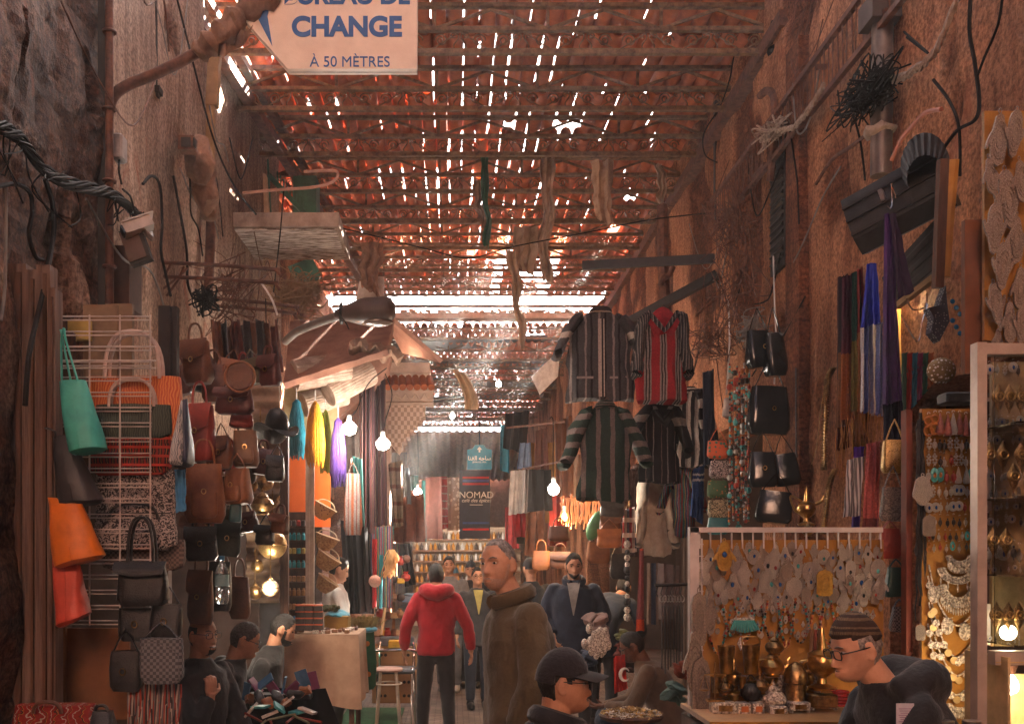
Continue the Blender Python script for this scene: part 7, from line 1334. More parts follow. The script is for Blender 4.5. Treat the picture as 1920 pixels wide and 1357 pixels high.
for i, (x, c, c2, lb) in enumerate([(1652, (.02, .025, .10), (.05, .06, .2), 'navy scarf between the pale blue scarf and the purple shawl'), (1572, (.05, .02, .025), (.2, .06, .03), 'plum scarf at the far left behind the bunch'), (1604, (.5, .09, .03), (.6, .3, .06), 'bright orange scarf behind the green one'), (1636, (.5, .05, .12), (.75, .3, .3), 'crimson scarf behind the blue one')]):
    drape('scarf', lb, (x, 520), (x + 16, 515), (x - 6, 835 + 10 * i), (x + 18, 830 + 10 * i), 6.05 + .04 * i, two('sc_x%d' % i, c, c2, .4), 2, .02, G5, 'scarf', fringe=(50, FR), seed=i)
PUR = mat('deep_purple', (.075, .025, .17), .8, col2=(.03, .01, .055), sc=5)
drape('scarf', 'deep purple shawl hanging from the awning hook', (1660, 402), (1672, 400), (1655, 760), (1688, 750), 4.95, PUR, 3, .03, G5, 'scarf', gather=.6); drape('scarf', 'folded flap of dark purple cloth beside the purple shawl', (1668, 402), (1677, 400), (1682, 562), (1714, 545), 4.9, mat('dark_plum', (.03, .012, .045), .85), 1, .02, G5, 'scarf')
drape('scarf', 'navy striped shawl below the purple one', (1654, 740), (1690, 735), (1655, 825), (1692, 825), 5.0, st('navy_stripe', (.015, .02, .05), 3, (.1, .1, .16), .5, n=4), 3, .02, G5, 'scarf'); drape('scarf', 'rose pink scarf with a fringed maroon end', (1624, 832), (1652, 826), (1614, 990), (1648, 990), 5.5, two('sc_pink', (.85, .22, .2), (.4, .12, .12), .12), 2, .02, G5, 'scarf'); drape('scarf', 'violet scarf behind the silvery cloth', (1600, 838), (1622, 836), (1596, 992), (1612, 992), 5.6, mat('violet_cloth', (.09, .03, .3), .85), 2, .02, G5, 'scarf')
drape('sequin_cloth', 'silver-grey sequinned cloth beside the pink scarf', (1588, 862), (1620, 855), (1580, 970), (1612, 966), 5.4, pattern('sequins', (.08, .07, .08), (.45, .42, .42), 'wave', 18., .4, stretch=(1, 1, .15)), 1, .012)
for i, c in enumerate([(.05, .12, .09), (.4, .03, .03), (.04, .2, .3), (.28, .04, .12), (.04, .13, .08), (.5, .12, .03)]):
    x = 1690 + 10 * i; drape('scarf', '%s bright scarf from the left, rolled inside the yellow-lit shop' % ORD[i], (x, 664), (x + 10, 660), (x - 2, 790 - 12 * i), (x + 9, 780 - 12 * i), 5.2, mat('roll_%d' % i, c, .85), 1, .015, 'rolled scarves in the lit shop', 'scarf')
m = MB(); m.box(W(1735, 640, 5.65), (.42, .02, .6)); single('yellow_board', m, mat('yellow_wall', (.7, .42, .12), .8), 'glowing yellow board inside the shop behind the star-shaped bag', 'board')
l = bpy.data.lights.new('shop_light', 'POINT'); l.energy = .55; l.color = (1, .7, .35); l.shadow_soft_size = .05; o = bpy.data.objects.new('shop_light', l); COL.objects.link(o); o.location = W(1730, 560, 5.45)
c = W(1730, 548, 5.45); T = thing('shop_lamp', 'small lamp under the slatted shutter inside the yellow-lit shop', 'lamp', c); m = MB(); m.ell(c + V((0, 0, .05)), (.03, .03, .03)); part('globe', m, YGLOW, T)
for i, (pts, lb) in enumerate([([(1690, 590), (1720, 640), (1730, 600), (1740, 570)], 'bent wire hooks hanging in the yellow-lit shop'), ([(1700, 560), (1712, 580), (1735, 575), (1738, 550)], 'white hanger wires under the slatted shutter')]): cable('hook_wire', lb, [W(x, y, 5.0) for x, y in pts], .004, CHROME)
d = 4.75; T = thing('star_bag', 'star-shaped pouch of dotted cloth hanging in front of the shop', 'bag', W(1758, 642, d)); m = MB(); m.prism([(W(x, y, d).x, W(x, y, d).z) for x, y in ((1768, 538), (1755, 575), (1736, 580), (1745, 598), (1741, 625), (1756, 642), (1766, 622), (1775, 605), (1770, 570))], .06, (0, d, 0)); part('pouch', m, pattern('dot_cloth', (.4, .4, .42), (.035, .035, .06), 'dots', 75.), T)
m = MB(); [m.ell(W(1786 + 7 * (i % 3), 565 + 12 * i, 4.6), (.012, .006, .012), 10, 6) for i in range(6)]; single('eye_beads', m, mat('eye_blue', (.03, .25, .5), .15), 'string of blue and turquoise glass eye beads by the brown board', 'beads')
m = MB(); m.ell(W(1765, 695, 4.5), (.065, .04, .06), 18, 10); single('beaded_pouch', m, pattern('flower_beads', (.75, .7, .65), (.22, .15, .06), 'dots', 60.), 'brass pouch covered in white bead flowers on the yellow shop shelf', 'pouch'); m = MB(); rbox(m, W(1795, 748, 4.4), (.14, .1, .05), .008); single('grey_case', m, mat('slate_case', (.07, .075, .085), .6), 'slate-grey case on top of the earring board', 'case')
for i, (x, y, w_, h, mm, lb) in enumerate([(1677, 856, 50, 60, PIERCED, 'half-round purse of studded brass left of the dark post'), (1674, 945, 50, 64, pattern('carved_grey', (.09, .07, .06), (.25, .2, .17), 'noise', 60., .6), 'half-round grey carved purse under the brass one'), (1668, 1018, 44, 56, REDL, 'red leather purse under the carved grey one'), (1680, 1090, 42, 56, mat('bottle_green', (.02, .07, .06), .5), 'dark green purse lowest beside the dark post'), (1686, 1160, 34, 46, pattern('mesh_purse', (.05, .04, .045), (.2, .17, .17), 'checker', 120.), 'black mesh purse behind the knit cap')]):
    bag('purse', lb, x, y, w_, h, 4.5 - .03 * i, mm, .06, .75, .6, 'strap', 40 if i < 2 else 14, group='purses beside the dark post')
for i in range(26):
    lf = i % 2; dd = 12.5 + .42 * i; x = (VX + (XL + .45 + .25 * (i % 3)) * F / dd) if lf else (VX + (XR - .75 - .3 * (i % 3)) * F / dd); wd = 70 * 9 / dd * R.uniform(.7, 1.3); y0 = VY - (1.0 + .25 * (i % 4)) * F / dd; y1 = y0 + R.uniform(.6, 1.0) * F / dd
    drape('hung_garment', 'far %s garment, %s along the %s side of the alley' % (['black', 'rust', 'ochre', 'grey', 'red', 'navy', 'cream', 'teal'][i % 8], ORD[i // 2], ('right', 'left')[lf]), (x - wd / 2, y0), (x + wd / 2, y0 - 2), (x - wd * .5, y1), (x + wd * .55, y1), dd, mat('far_cloth_%d' % (i % 8), [(.02, .018, .02), (.25, .07, .03), (.4, .2, .05), (.15, .13, .12), (.4, .03, .03), (.025, .03, .07), (.5, .4, .32), (.03, .16, .17)][i % 8], .9), 2, .04, 'garments hung along the far alley', 'garment', seed=i)
# far shops and signs
d = 15.8; T = thing('teal_sign', 'teal arched street sign with a white arrow pointing up', 'sign', W(899, 880, d)); m = MB(); m.prism([(W(x, y, d).x, W(x, y, d).z) for x, y in ((876, 880), (922, 880), (922, 843), (912, 841), (907, 834), (891, 834), (886, 841), (876, 843))], .04, (0, d, 0)); part('panel', m, mat('sign_teal', (.02, .22, .32), .5), T)
m = MB(); m.prism([(W(x, y, d).x, W(x, y, d).z) for x, y in ((897.5, 848), (900.5, 848), (900.5, 843), (904, 843), (899, 837), (894, 843), (897.5, 843))], .006, (0, d - .024, 0)); part('arrow', m, WHITE, T); text(T, 'lettering', '\uFE8E\uFEE8\uFED4\uFEDF\uFE8D \uFEEA\uFEA3\uFE8E\uFEB3', W(899, 859, d - .022), .09, WHITE, .002); text(T, 'lettering', 'JEMAA EL FNA', W(899, 866, d - .022), .035, WHITE)
m = MB(); m.tube([W(899, 834, d), W(899, 790, d)], .012, 6); part('hanger', m, BLKIRON, T)
d = 15.2; T = thing('cafe_banner', 'dark café banner with white lettering, hung over patterned textiles', 'banner', W(893, 1010, d)); m = MB(); m.box(W(890, 945, d), (.47, .02, 1.05)); part('cloth', m, mat('banner_navy', (.03, .035, .06), .8), T)
text(T, 'lettering', 'NOMAD', W(893, 928, d - .014), .14, WHITE, 0.); text(T, 'lettering', 'café des épices', W(893, 938, d - .014), .075, WHITE, 0, shear=.3); m = MB(); m.box(W(893, 928, d - .012), (.3, .004, .1)); part('name_panel', m, mat('banner_black', (.02, .02, .025), .8), T); m = MB(); m.box(W(893, 946, d - .012), (.2, .004, .008)); part('underline', m, WHITE, T)
for i in range(5): m = MB(); m.box(W(892, 895 + 6 * i if i < 3 else 980 + 12 * (i - 3), d - .013), (.4, .004, .03)); part('woven_band', m, [mat('red_cloth', (.45, .02, .025)), mat('band_blue', (.04, .08, .25), .9)][i % 2], T)
d = 21.; T = thing('shop_shelves', 'lit shelves of bottles closing the view at the end of the alley', 'shelves', W(875, 1200, d)); m = MB(); m.box(W(875, 1080, d + .3), (2.3, .05, 2.1)); part('back', m, mat('shelf_back', (.55, .42, .3), .8), T); m = MB(); 0
for k in range(7): m = MB(); m.box(W(875, 1012 + 20 * k, d + .14), (2.3, .3, .03)); part('shelf', m, WOODM, T)
bp0 = None; bm_ = [mat('amber_glass', (.6, .26, .04), .2), mat('clear_pot', (.7, .65, .6), .3), mat('dark_bottle', (.08, .05, .04), .3), mat('amber_glass', (.6, .26, .04))]
for r in range(6):
    for i in range(22):
        m = MB(); 
        if bp0 is None: m.lathe([(.03, 0), (.035, .01), (.035, .1), (.014, .13), (.014, .16), (.002, .161)], 8, (0, 0, 0)); bp0 = m
        o = single('bottle', bp0, bm_[(i * 7 + r * 3) % 4], '%s bottle, %s from the left on the %s shelf at the alley end' % (['amber', 'pale', 'dark', 'amber'][(i * 7 + r * 3) % 4], ORD[i], ORD[r]), 'bottle', 'bottles on the far shelves', loc=(0, 0, 0)); o.location = W(782 + 8.5 * i, 1011 + 20 * r, d + .12)
# things around the seated man on the right
T = thing('low_table', 'low round table heaped with small jewellery, bottom right of centre', 'table', W(1180, 1500, 5.6)); m = MB(); m.lathe([(.01, -.02), (.17, -.02), (.18, 0), (.17, .01), (.01, .012)], 26, W(1183, 1340, 5.6)); part('tray', m, WOOD, T); m = MB(); m.tube([W(1183, 1343, 5.6), V((W(1183, 0, 5.6).x, 5.6, 0))], .05, 10); part('stand', m, WOOD, T)
m = MB()
for k in range(260): a, r = R.uniform(0, 6.28), .165 * R.random() ** .5; m.m = k % 3; p = W(1183, 1338, 5.6) + V((r * math.cos(a), r * math.sin(a), R.uniform(0, .045) * (1 - r / .2))); m.tube([p + V((.012 * math.cos(q), .012 * math.sin(q), R.uniform(-.008, .008))) for q in [2 * PI * i / 6 for i in range(6)]], .003, 4, closed=True)
single('jewellery_heap', m, [GOLD, SILV, DBRASS], 'heap of rings and bangles on the low round table', 'jewellery', kind='stuff')
drape('red_flag', 'red cloth with a white crescent hanging by the seated man', (1150, 1232), (1172, 1226), (1150, 1300), (1178, 1290), 7.4, mat('flag_red', (.6, .03, .02), .85), 2, .03); m = MB(); m.tube([W(1172, 1264, 7.34) + V((.035 * math.cos(a), 0, .045 * math.sin(a))) for a in [.6 + 5 * i / 14 for i in range(15)]], [.004 + .01 * math.sin(PI * i / 14) for i in range(15)], 6); single('crescent_mark', m, WHITE, 'white crescent on the red cloth by the seated man', 'emblem')
m = MB(); [m.ell(W(1122 + R.gauss(0, 10), 1205 + R.gauss(0, 9), 8.2), (.03, .03, .045), 7, 5) for _ in range(60)]; single('silver_heap', m, SILV, 'heap of shiny silver trinkets behind the man in the cap', 'trinkets', kind='stuff')
for i, (x, y, r, mm, lb) in enumerate([(1172, 1190, .09, COLM('olive_cloth', (.2, .22, .08)), 'olive round cushion above the red banded basket'), (1178, 1215, .13, mat('basket_red', (.2, .05, .04), .8, bump=.4), 'red banded basket beside the seated man'), (1185, 1245, .16, mat('dark_sack', (.08, .05, .04), .9), 'dark sack leaning beside the seated man'), (1125, 1170, .17, mat('dull_rose', (.28, .18, .16), .9, bump=.2), 'rose-grey sack behind the man in navy'), (1105, 1235, .13, mat('denim_pile', (.08, .1, .15), .9), 'folded blue cloths behind the black cap'), (1270, 1250, .12, mat('red_tassel', (.3, .06, .03), .95, sc=30, bump=.6), 'red and brown tasselled bundle left of the rack post'), (1255, 1300, .14, mat('teal_pile', (.12, .2, .17), .9, bump=.4), 'pile of faded green cloths left of the rack post')]):
    r *= .85 if i < 5 else .8; m = MB(); [m.ell(W(x - (6 if i < 5 else -14), y, 8.8 if i < 5 else 6.0) + V((R.uniform(-r, r) * .5, R.uniform(-r, r) * .4, R.uniform(-r, r) * .45)), (r * .5, r * .5, r * .22), 14, 8, Matrix.Rotation(R.uniform(-.5, .5), 3, 'Y')) for _ in range(9)]; m.jit(r * .3, 11, i); m.jit(r * .08, 40, i); single('bundle', m, mm, lb, 'bundle')
m = MB(); m.beam(W(1060, 790, 9.4), W(950, 802, 11.0), .02); m.beam(W(985, 878, 11.8), W(1068, 862, 9.6), .018); single('hanging_rail', m, RUST, 'thin rails carrying the garments at right centre', 'rail')
strand('hanging_shells', 'string of silvery rattles hanging behind the man in navy', [W(1176, 1020, 8.8), W(1176, 1100, 8.8), W(1176, 1165, 8.8)], .03, mats=[SILV, BLKL], seed=77, cat='rattle')
# ------------------------------------------------------------------ people
def head_pt(az, el, nose=1., jaw=1.):
    ce, se = math.cos(el), math.sin(el); ca, sa = math.cos(az), math.sin(az)
    d0, d1, d2 = sa * ce, ca * ce, se
    x, y, z = d0 * .074, d1 * .094, d2 * .117
    if d1 < 0: y *= 1.04 + .06 * d2 if d2 > 0 else 1.04 + .38 * d2
    if d2 < 0:
        t = -d2; x *= 1 - .2 * t ** 1.6 * jaw; y += .068 * t ** 1.5 * max(0., ca) * math.sqrt(max(0., ce)) * jaw
    f = max(0., d1); ax = abs(x)
    if f > 0:
        if y > .078 and z > -.06: y = .078 + (y - .078) * .55
        h = 0.
        if -.034 <= z < .026: h = .005 + .023 * (.026 - z) / .06
        elif -.05 < z < -.034: h = .028 * (z + .05) / .016
        wd = .0095 + .007 * max(0., min(1., (.01 - z) / .05))
        y += nose * h * math.exp(-(x / wd) ** 2)
        y -= .012 * math.exp(-((ax - .031) / .015) ** 2 - ((z - .010) / .011) ** 2)
        y += .006 * math.exp(-((ax - .028) / .024) ** 2 - ((z - .031) / .008) ** 2)
        y += .007 * math.exp(-(x / .021) ** 2) * (math.exp(-((z + .0635) / .005) ** 2) + math.exp(-((z + .0765) / .0065) ** 2))
        y -= .005 * math.exp(-((ax - .040) / .012) ** 2 - ((z + .045) / .022) ** 2)
        x += math.copysign(.004, x) * math.exp(-((z + .008) / .02) ** 2) * f * min(1, ax / .03)
    return V((x, y, z))
def head_grid(mb, M, fn, nu=56, nv=44):
    vs = [M @ fn(2 * PI * i / nu - PI, -PI / 2 + PI * (j + .15) / (nv + .3)) for j in range(nv + 1) for i in range(nu)]
    fs = [(j * nu + i, j * nu + (i + 1) % nu, (j + 1) * nu + (i + 1) % nu, (j + 1) * nu + i) for j in range(nv) for i in range(nu)]
    return mb.add(vs, fs + [tuple(range(nu - 1, -1, -1)), tuple(nv * nu + i for i in range(nu))])
def hairy(kind):
    def inc(az, el):
        a = abs(az); e = math.degrees(el); a = math.degrees(a)
        if kind == 'short': ln = 40 if a < 35 else (40 - (a - 35) * 1.0 if a < 75 else (0 if a < 112 else -34)); return e > ln
        if kind == 'buzz': ln = 47 if a < 40 else (47 - (a - 40) * .95 if a < 78 else (8 if a < 106 else -34)); return e > ln
        if kind == 'ring': return (a > 106 and -34 < e < 27) or (68 < a <= 106 and 4 < e < 26)
        if kind == 'beard': return (e < -30 - (8 if a < 20 else 0) and a < 72) or (62 < a < 84 and e < 2 and e > -60) or (a < 22 and -33 < e < -26.5)
        if kind == 'goatee': return (a < 30 and e < -41) or (a < 24 and -33.5 < e < -26.5) or (18 < a < 27 and -45 < e < -30)
        if kind == 'cap': return e > (20 if a < 60 else 12 if a < 110 else -2)
        if kind == 'knit': return e > (31 if a < 60 else 24 if a < 110 else 8)
        return False
    return inc
def shell(mb, M, kind, out, rough=.0, seed=0, squash=None):
    inc = hairy(kind)
    def fn(az, el):
        p = head_pt(az, el, .0, 1.) if kind in ('cap', 'knit', 'short', 'ring', 'buzz') else head_pt(az, el, .0)
        k = 1 + out + rough * noise.noise(V((az * 7, el * 9, seed))) if inc(az, el) else .93
        q = p * k
        if squash and inc(az, el): q = squash(q)
        return q
    head_grid(mb, M, fn, 64, 50)
def hand(mb, w, fwd, nrm, side=1, curl=.5, s=1.):
    """palm, four unequal fingers and a thumb; fwd = wrist to knuckles, nrm = out of the palm"""
    fwd = V(fwd).normalized(); nrm = V(nrm); nrm = (nrm - fwd * nrm.dot(fwd)).normalized(); acr = fwd.cross(nrm).normalized() * side; w = V(w)
    B = Matrix((acr, nrm, fwd)).transposed()
    mb.ell(w + fwd * .048 * s, (.040 * s, .016 * s, .052 * s), 12, 8, B); mb.tube([w - fwd * .05 * s, w + fwd * .02 * s], [.026 * s, .027 * s], 10)
    for i, L in enumerate((.068, .078, .073, .058)):
        a = w + (acr * (.030 - .020 * i) + fwd * (.092 - .004 * abs(i - 1.2))) * s; ang = .15 + curl * .3 * (1 + .12 * i); pts = [a - fwd * .02 * s]; p = a; d = fwd.copy(); q = L * s / 2.4
        for k in range(3):
            d = (fwd * math.cos(ang) + nrm * math.sin(ang)).normalized(); pts.append(p); p = p + d * q * (1, .8, .6)[k]; ang += curl * (.75 + .1 * i)
        pts.append(p); mb.tube(pts, [.0092 * s, .0092 * s, .0086 * s, .008 * s, .0066 * s], 8); mb.ell(p, (.0066 * s,) * 3, 7, 5)
    a = w + (acr * .034 + fwd * .03) * s; d1 = (acr * .75 + fwd * .6 + nrm * .35).normalized(); d2 = (acr * .25 + fwd * .85 + nrm * (.3 + .5 * curl)).normalized()
    mb.tube([a - d1 * .02 * s, a + d1 * .030 * s, a + d1 * .03 * s + d2 * .03 * s, a + d1 * .03 * s + d2 * .05 * s], [.0125 * s, .011 * s, .0095 * s, .007 * s], 8)
def limb(mb, pts, rs, n=14):
    p = spline(pts, 6); m = len(p) - 1; k = len(rs) - 1; r = [rs[min(k, int(i / m * k))] + (rs[min(k, int(i / m * k) + 1)] - rs[min(k, int(i / m * k))]) * (i / m * k - int(i / m * k)) for i in range(m + 1)]
    mb.tube(p, r, n); mb.ell(p[0], (rs[0] * .98,) * 3, 12, 8)
def trunk(mb, pts, rad2, right, n=24):
    pts = [V(p) for p in pts]; rings = []
    for i, p in enumerate(pts):
        t = (pts[min(i + 1, len(pts) - 1)] - pts[max(i - 1, 0)]).normalized(); x = (V(right) - t * V(right).dot(t)).normalized(); y = t.cross(x)
        rings.append([p + x * rad2[i][0] * math.copysign(abs(math.cos(a)) ** .8, math.cos(a)) + y * rad2[i][1] * math.sin(a) for a in [2 * PI * k / n for k in range(n)]])
    mb.loft(rings)
SKIN = {'fair': mat('skin_fair', (.60, .33, .215), .55, col2=(.5, .25, .155), sc=26, spec=.35, bump=.12, bsc=180), 'tan': mat('skin_tan', (.50, .255, .155), .55, col2=(.41, .19, .11), sc=26, spec=.35, bump=.12, bsc=180), 'dark': mat('skin_dark', (.17, .075, .045), .5, col2=(.12, .05, .03), sc=26, spec=.35, bump=.12, bsc=180)}
HAIRB = mat('hair_black', (.018, .014, .012), .6, col2=(.008, .006, .005), sc=60, bump=.9, bsc=160, stretch=(1, 1, .4)); HAIRG = mat('hair_grey', (.42, .37, .33), .7, col2=(.12, .1, .09), sc=60, bump=.9, bsc=160); STUB = mat('stubble', (.3, .24, .2), .75, col2=(.14, .09, .07), sc=90, bump=.6, bsc=220)
EYEW = mat('eye_white', (.6, .55, .5), .25); EYED = mat('eye_dark', (.02, .012, .01), .15); LENS = mat('spectacle_frame', (.03, .025, .022), .3)
def coat_mat(n, c, k=.55): return mat(n, c, .92, col2=tuple(x * k for x in c), sc=7, bump=.35, bsc=70, sheen=.15)
def person(label, x, y, yaw, top, P=None, head=(0, 0), skin='tan', coat=None, legs=None, hair=('short', HAIRB, .06), beard=None, vox=.008, seated=False, extra=None, collar=None, hem=.78, fat=1., glasses=False, shoes=None, hands=None, sleeve_r=(.068, .064, .05), shirt=None, hood=None, fold=.02, eyes=True, nose=1., long=False):
    """x, y where the person stands, yaw the way the chest faces (0 = away from the viewer), top = height of the crown; P overrides joints in the person's own frame"""
    s = top / 1.75 if not seated else 1.
    J = dict(pel=(0, 0, .95), bel=(0, .0, 1.1), che=(0, .01, 1.3), nec=(0, .0, 1.47), hd=(0, .035, 1.632), sl=(-.178, 0, 1.40), sr=(.178, 0, 1.40), el=(-.25, -.03, 1.14), er=(.25, -.03, 1.14), wl=(-.26, .05, .90), wr=(.26, .05, .90), hl=(-.09, 0, .92), hr=(.09, 0, .92), kl=(-.1, .03, .50), kr=(.1, .03, .50), al=(-.1, -.02, .08), ar=(.1, -.02, .08))
    if seated: 
        o = top - 1.30
        for k in ('pel', 'bel', 'che', 'nec', 'hd', 'sl', 'sr', 'el', 'er', 'wl', 'wr', 'hl', 'hr'): a = J[k]; J[k] = (a[0], a[1], a[2] - .45 + o)
        J.update(kl=(-.14, .42, .48), kr=(.14, .42, .48), al=(-.14, .38, .08), ar=(.14, .38, .08))
    if P: J.update(P)
    T = thing('person', label, 'person', (x, y, 0)); Q = Matrix.Rotation(yaw, 3, 'Z')
    for k in J: J[k] = Q @ (V(J[k]) * s) + V((x, y, 0))
    rt = Q @ V((1, 0, 0)); fw = Q @ V((0, 1, 0))
    Hm = Matrix.Translation(J['hd']) @ (Matrix.Rotation(yaw + head[0], 3, 'Z') @ Matrix.Rotation(head[1], 3, 'X') @ (Matrix.Rotation(head[2], 3, 'Y') if len(head) > 2 else Matrix.Identity(3))).to_4x4() @ Matrix.Scale(s, 4)
    b = MB(); head_grid(b, Hm, lambda a, e: head_pt(a, e, nose))
    for q in (-1, 1): 
        R3 = Hm.to_3x3() @ Matrix.Rotation(q * .3, 3, 'Z') @ Matrix.Rotation(-.15, 3, 'X'); b.ell(Hm @ V((q * .077, -.008, -.004)), (.009, .020, .033), 10, 8, R3); b.ell(Hm @ V((q * .079, -.002, -.03)), (.007, .011, .012), 8, 6, R3)
    nb = J['nec']; b.tube([nb - V((0, 0, .08)), nb, Hm @ V((0, -.018, -.06))], [.066 * s, .058 * s, .056 * s], 14)
    trunk(b, [J['pel'], J['che'], nb - V((0, 0, .05))], [(.12, .09), (.14, .1), (.08, .06)], rt, 14)
    for q in 'lr':
        limb(b, [J['s' + q], J['e' + q], J['w' + q]], [.045 * s, .038 * s, .028 * s], 10)
        fwd = (J['w' + q] - J['e' + q]).normalized(); h = (hands or {}).get(q, (None, None, .5)); hf = Q @ V(h[0]) if h[0] else fwd; hn = Q @ V(h[1]) if h[1] else (rt if q == 'l' else -rt)
        hand(b, J['w' + q], hf, hn, 1 if q == 'l' else -1, h[2], s)
        limb(b, [J['h' + q], J['k' + q], J['a' + q]], [.07 * s, .05 * s, .035 * s], 10)
    o = part('body', b, SKIN[skin], T); mod_remesh(o, vox, 1)
    # clothes
    c = MB(); F_ = fat * s
    hz = J['pel'] + V((0, 0, (hem - .95) * s)) if not seated else J['pel'] - V((0, 0, .05))
    trunk(c, [hz, J['pel'], J['bel'], J['che'], J['che'].lerp(nb, .62), nb - V((0, 0, .01)), nb + V((0, 0, .025 * s))], [(.185 * F_ * (1.08 if long else 1), .135 * F_), (.19 * F_, .14 * F_), (.18 * F_, .138 * F_), (.20 * F_, .138 * F_), (.19 * s, .115 * F_), (.09 * s, .085 * s), (.078 * s, .078 * s)], rt)
    for q in 'lr':
        sh = J['s' + q]; limb(c, [sh, J['e' + q], J['w' + q].lerp(J['e' + q], .06)], [r_ * s * fat for r_ in sleeve_r], 14); c.ell(sh - V((0, 0, .012)), (.07 * F_,) * 3, 12, 8); c.ell(J['e' + q], (sleeve_r[1] * F_ * .98,) * 3, 12, 8)
    if hood: c.tube(spline([nb + rt * .13 * s + fw * .03, nb + rt * .11 * s - fw * .09 + V((0, 0, .03)), nb - fw * .15 * s, nb - rt * .11 * s - fw * .09 + V((0, 0, .03)), nb - rt * .13 * s + fw * .03], 5), [.03 + hood * math.sin(PI * i / 20) for i in range(21)], 12)
    o = part('hooded_jacket' if hood else 'jacket', c, coat or coat_mat('coat_black', (.025, .022, .023)), T); mod_remesh(o, .013, 3, fold, .09)
    if collar: 
        m = MB(); m.tube([nb + V((0, 0, .02)) + rt * (.088 * s * math.cos(a)) + fw * (.088 * s * math.sin(a) + .012) + V((0, 0, -.03 * math.sin(a))) for a in [PI / 2 + .35 + (2 * PI - .7) * i / 16 for i in range(17)]], .028 * s, 8, flat=1.3); part('collar', m, collar, T)
    if shirt: m = MB(); ctr = J['che'].lerp(nb, .55); m.sheet(lambda u, v: nb.lerp(J['bel'], v * .8) + rt * ((u - .5) * .12 * s * (1 - .93 * v)) + fw * (.095 + .065 * min(1, v * 2.2)) * s * fat, 6, 8, .006); part('shirt_front', m, shirt, T)
    c = MB(); lr = [.098 * s, .075 * s, .055 * s]
    for q in 'lr': limb(c, [J['h' + q], J['k' + q], J['a' + q] + V((0, 0, .02))], lr, 14)
    c.ell(J['pel'] - V((0, 0, .03)), (.165 * s, .125 * s, .12 * s), 14, 9, Q); o = part('trousers', c, legs or coat_mat('trouser_dark', (.028, .025, .028)), T); mod_remesh(o, .014, 2, .012, .07)
    for q in 'lr':
        m = MB(); a = J['a' + q]; m.ell(V((a.x, a.y, .045)) + fw * .06, (.045, .135, .05), 14, 8, Q); m.ell(V((a.x, a.y, .07)), (.045, .055, .06), 12, 8, Q); m.v = [(p[0], p[1], max(p[2], .012)) for p in m.v]; part('shoe', m, shoes or BLKL, T)
    for k in ([hair] if hair else []):
        m = MB(); shell(m, Hm, k[0], k[2], .03, len(label)); part('hair', m, k[1], T)
    if beard: m = MB(); shell(m, Hm, beard[2] if len(beard) > 2 else 'beard', beard[1], .02, 3); part('beard', m, beard[0], T)
    if eyes:
        for q in (-1, 1): m = MB(); m.ell(Hm @ V((q * .031, .076, .010)), (.0125, .008, .0062), 10, 6, Hm.to_3x3()); part('eye', m, EYED if vox > .006 else EYEW, T)
        if vox <= .006:
            m = MB(); [m.ell(Hm @ V((q * .031 - .002, .0825, .010)), (.0055, .003, .0055), 8, 5, Hm.to_3x3()) for q in (-1, 1)]; part('irises', m, EYED, T)
        m = MB(); [m.tube([Hm @ V((q * .014, .094, .031)), Hm @ V((q * .03, .091, .037)), Hm @ V((q * .047, .078, .031))], [.0018, .0034, .0018], 5, flat=1.2) for q in (-1, 1)]; part('eyebrows', m, hair[1] if hair else STUB, T)
        m = MB(); m.tube([Hm @ V((-.021, .083, -.070)), Hm @ V((0, .0925, -.0695)), Hm @ V((.021, .083, -.070))], .0035, 5); part('mouth', m, mat('lips', (.3, .12, .085), .5), T)
    if glasses:
        G = thing_part(T, Hm)
    if extra: extra(T, Hm, J, rt, fw, s)
    return T
def thing_part(T, Hm):
    m = MB()
    for q in (-1, 1):
        m.tube([Hm @ V((q * .033 + x, .101, .008 + z)) for x, z in rrect(.05, .036, n=16)], .0022, 5, closed=True); m.tube([Hm @ V((q * .057, .098, .014)), Hm @ V((q * .08, .05, .014)), Hm @ V((q * .082, -.005, .012)), Hm @ V((q * .08, -.025, -.012))], .0022, 5)
    m.tube([Hm @ V((-.01, .103, .013)), Hm @ V((.01, .103, .013))], .002, 5); return part('glasses', m, LENS, T)
def ballcap(mm, m2):
    def f(T, Hm, J, rt, fw, s):
        m = MB(); shell(m, Hm, 'cap', .11, .0, 0, lambda q: V((q.x, q.y, q.z * 1.06))); part('cap', m, mm, T)
        m = MB(); m.sheet(lambda u, v: Hm @ V(((u - .5) * .155 * (1 - .25 * v ** 2), .085 + .085 * v - .05 * (2 * u - 1) ** 2 * (1), .052 - .012 * v - .022 * (2 * u - 1) ** 2)), 12, 6, .006); part('brim', m, m2, T)
    return f
def knitcap(mm):
    def f(T, Hm, J, rt, fw, s): m = MB(); shell(m, Hm, 'knit', .09, .0, 0, lambda q: V((q.x, q.y, q.z * 1.12))); part('knit_cap', m, mm, T)
    return f
def ppos(px, d): return (px - VX) * d / F
def ptop(py, d): return CH + (VY - py) * d / F
person('man in a red hooded sweatshirt and black trousers walking away', ppos(818, 9.1), 9.1, .05, ptop(1056, 9.1), P=dict(el=(-.29, -.02, 1.15), er=(.30, -.02, 1.15), wl=(-.31, .06, .9), wr=(.34, .05, .9), kl=(-.12, .06, .5), al=(-.14, .02, .08), kr=(.11, -.02, .5), ar=(.13, -.1, .1)), coat=coat_mat('red_sweat', (.40, .012, .022), .75), hood=.045, hem=.86, skin='tan', eyes=False, fat=.98, sleeve_r=(.074, .064, .048), hair=('short', HAIRB, .07))
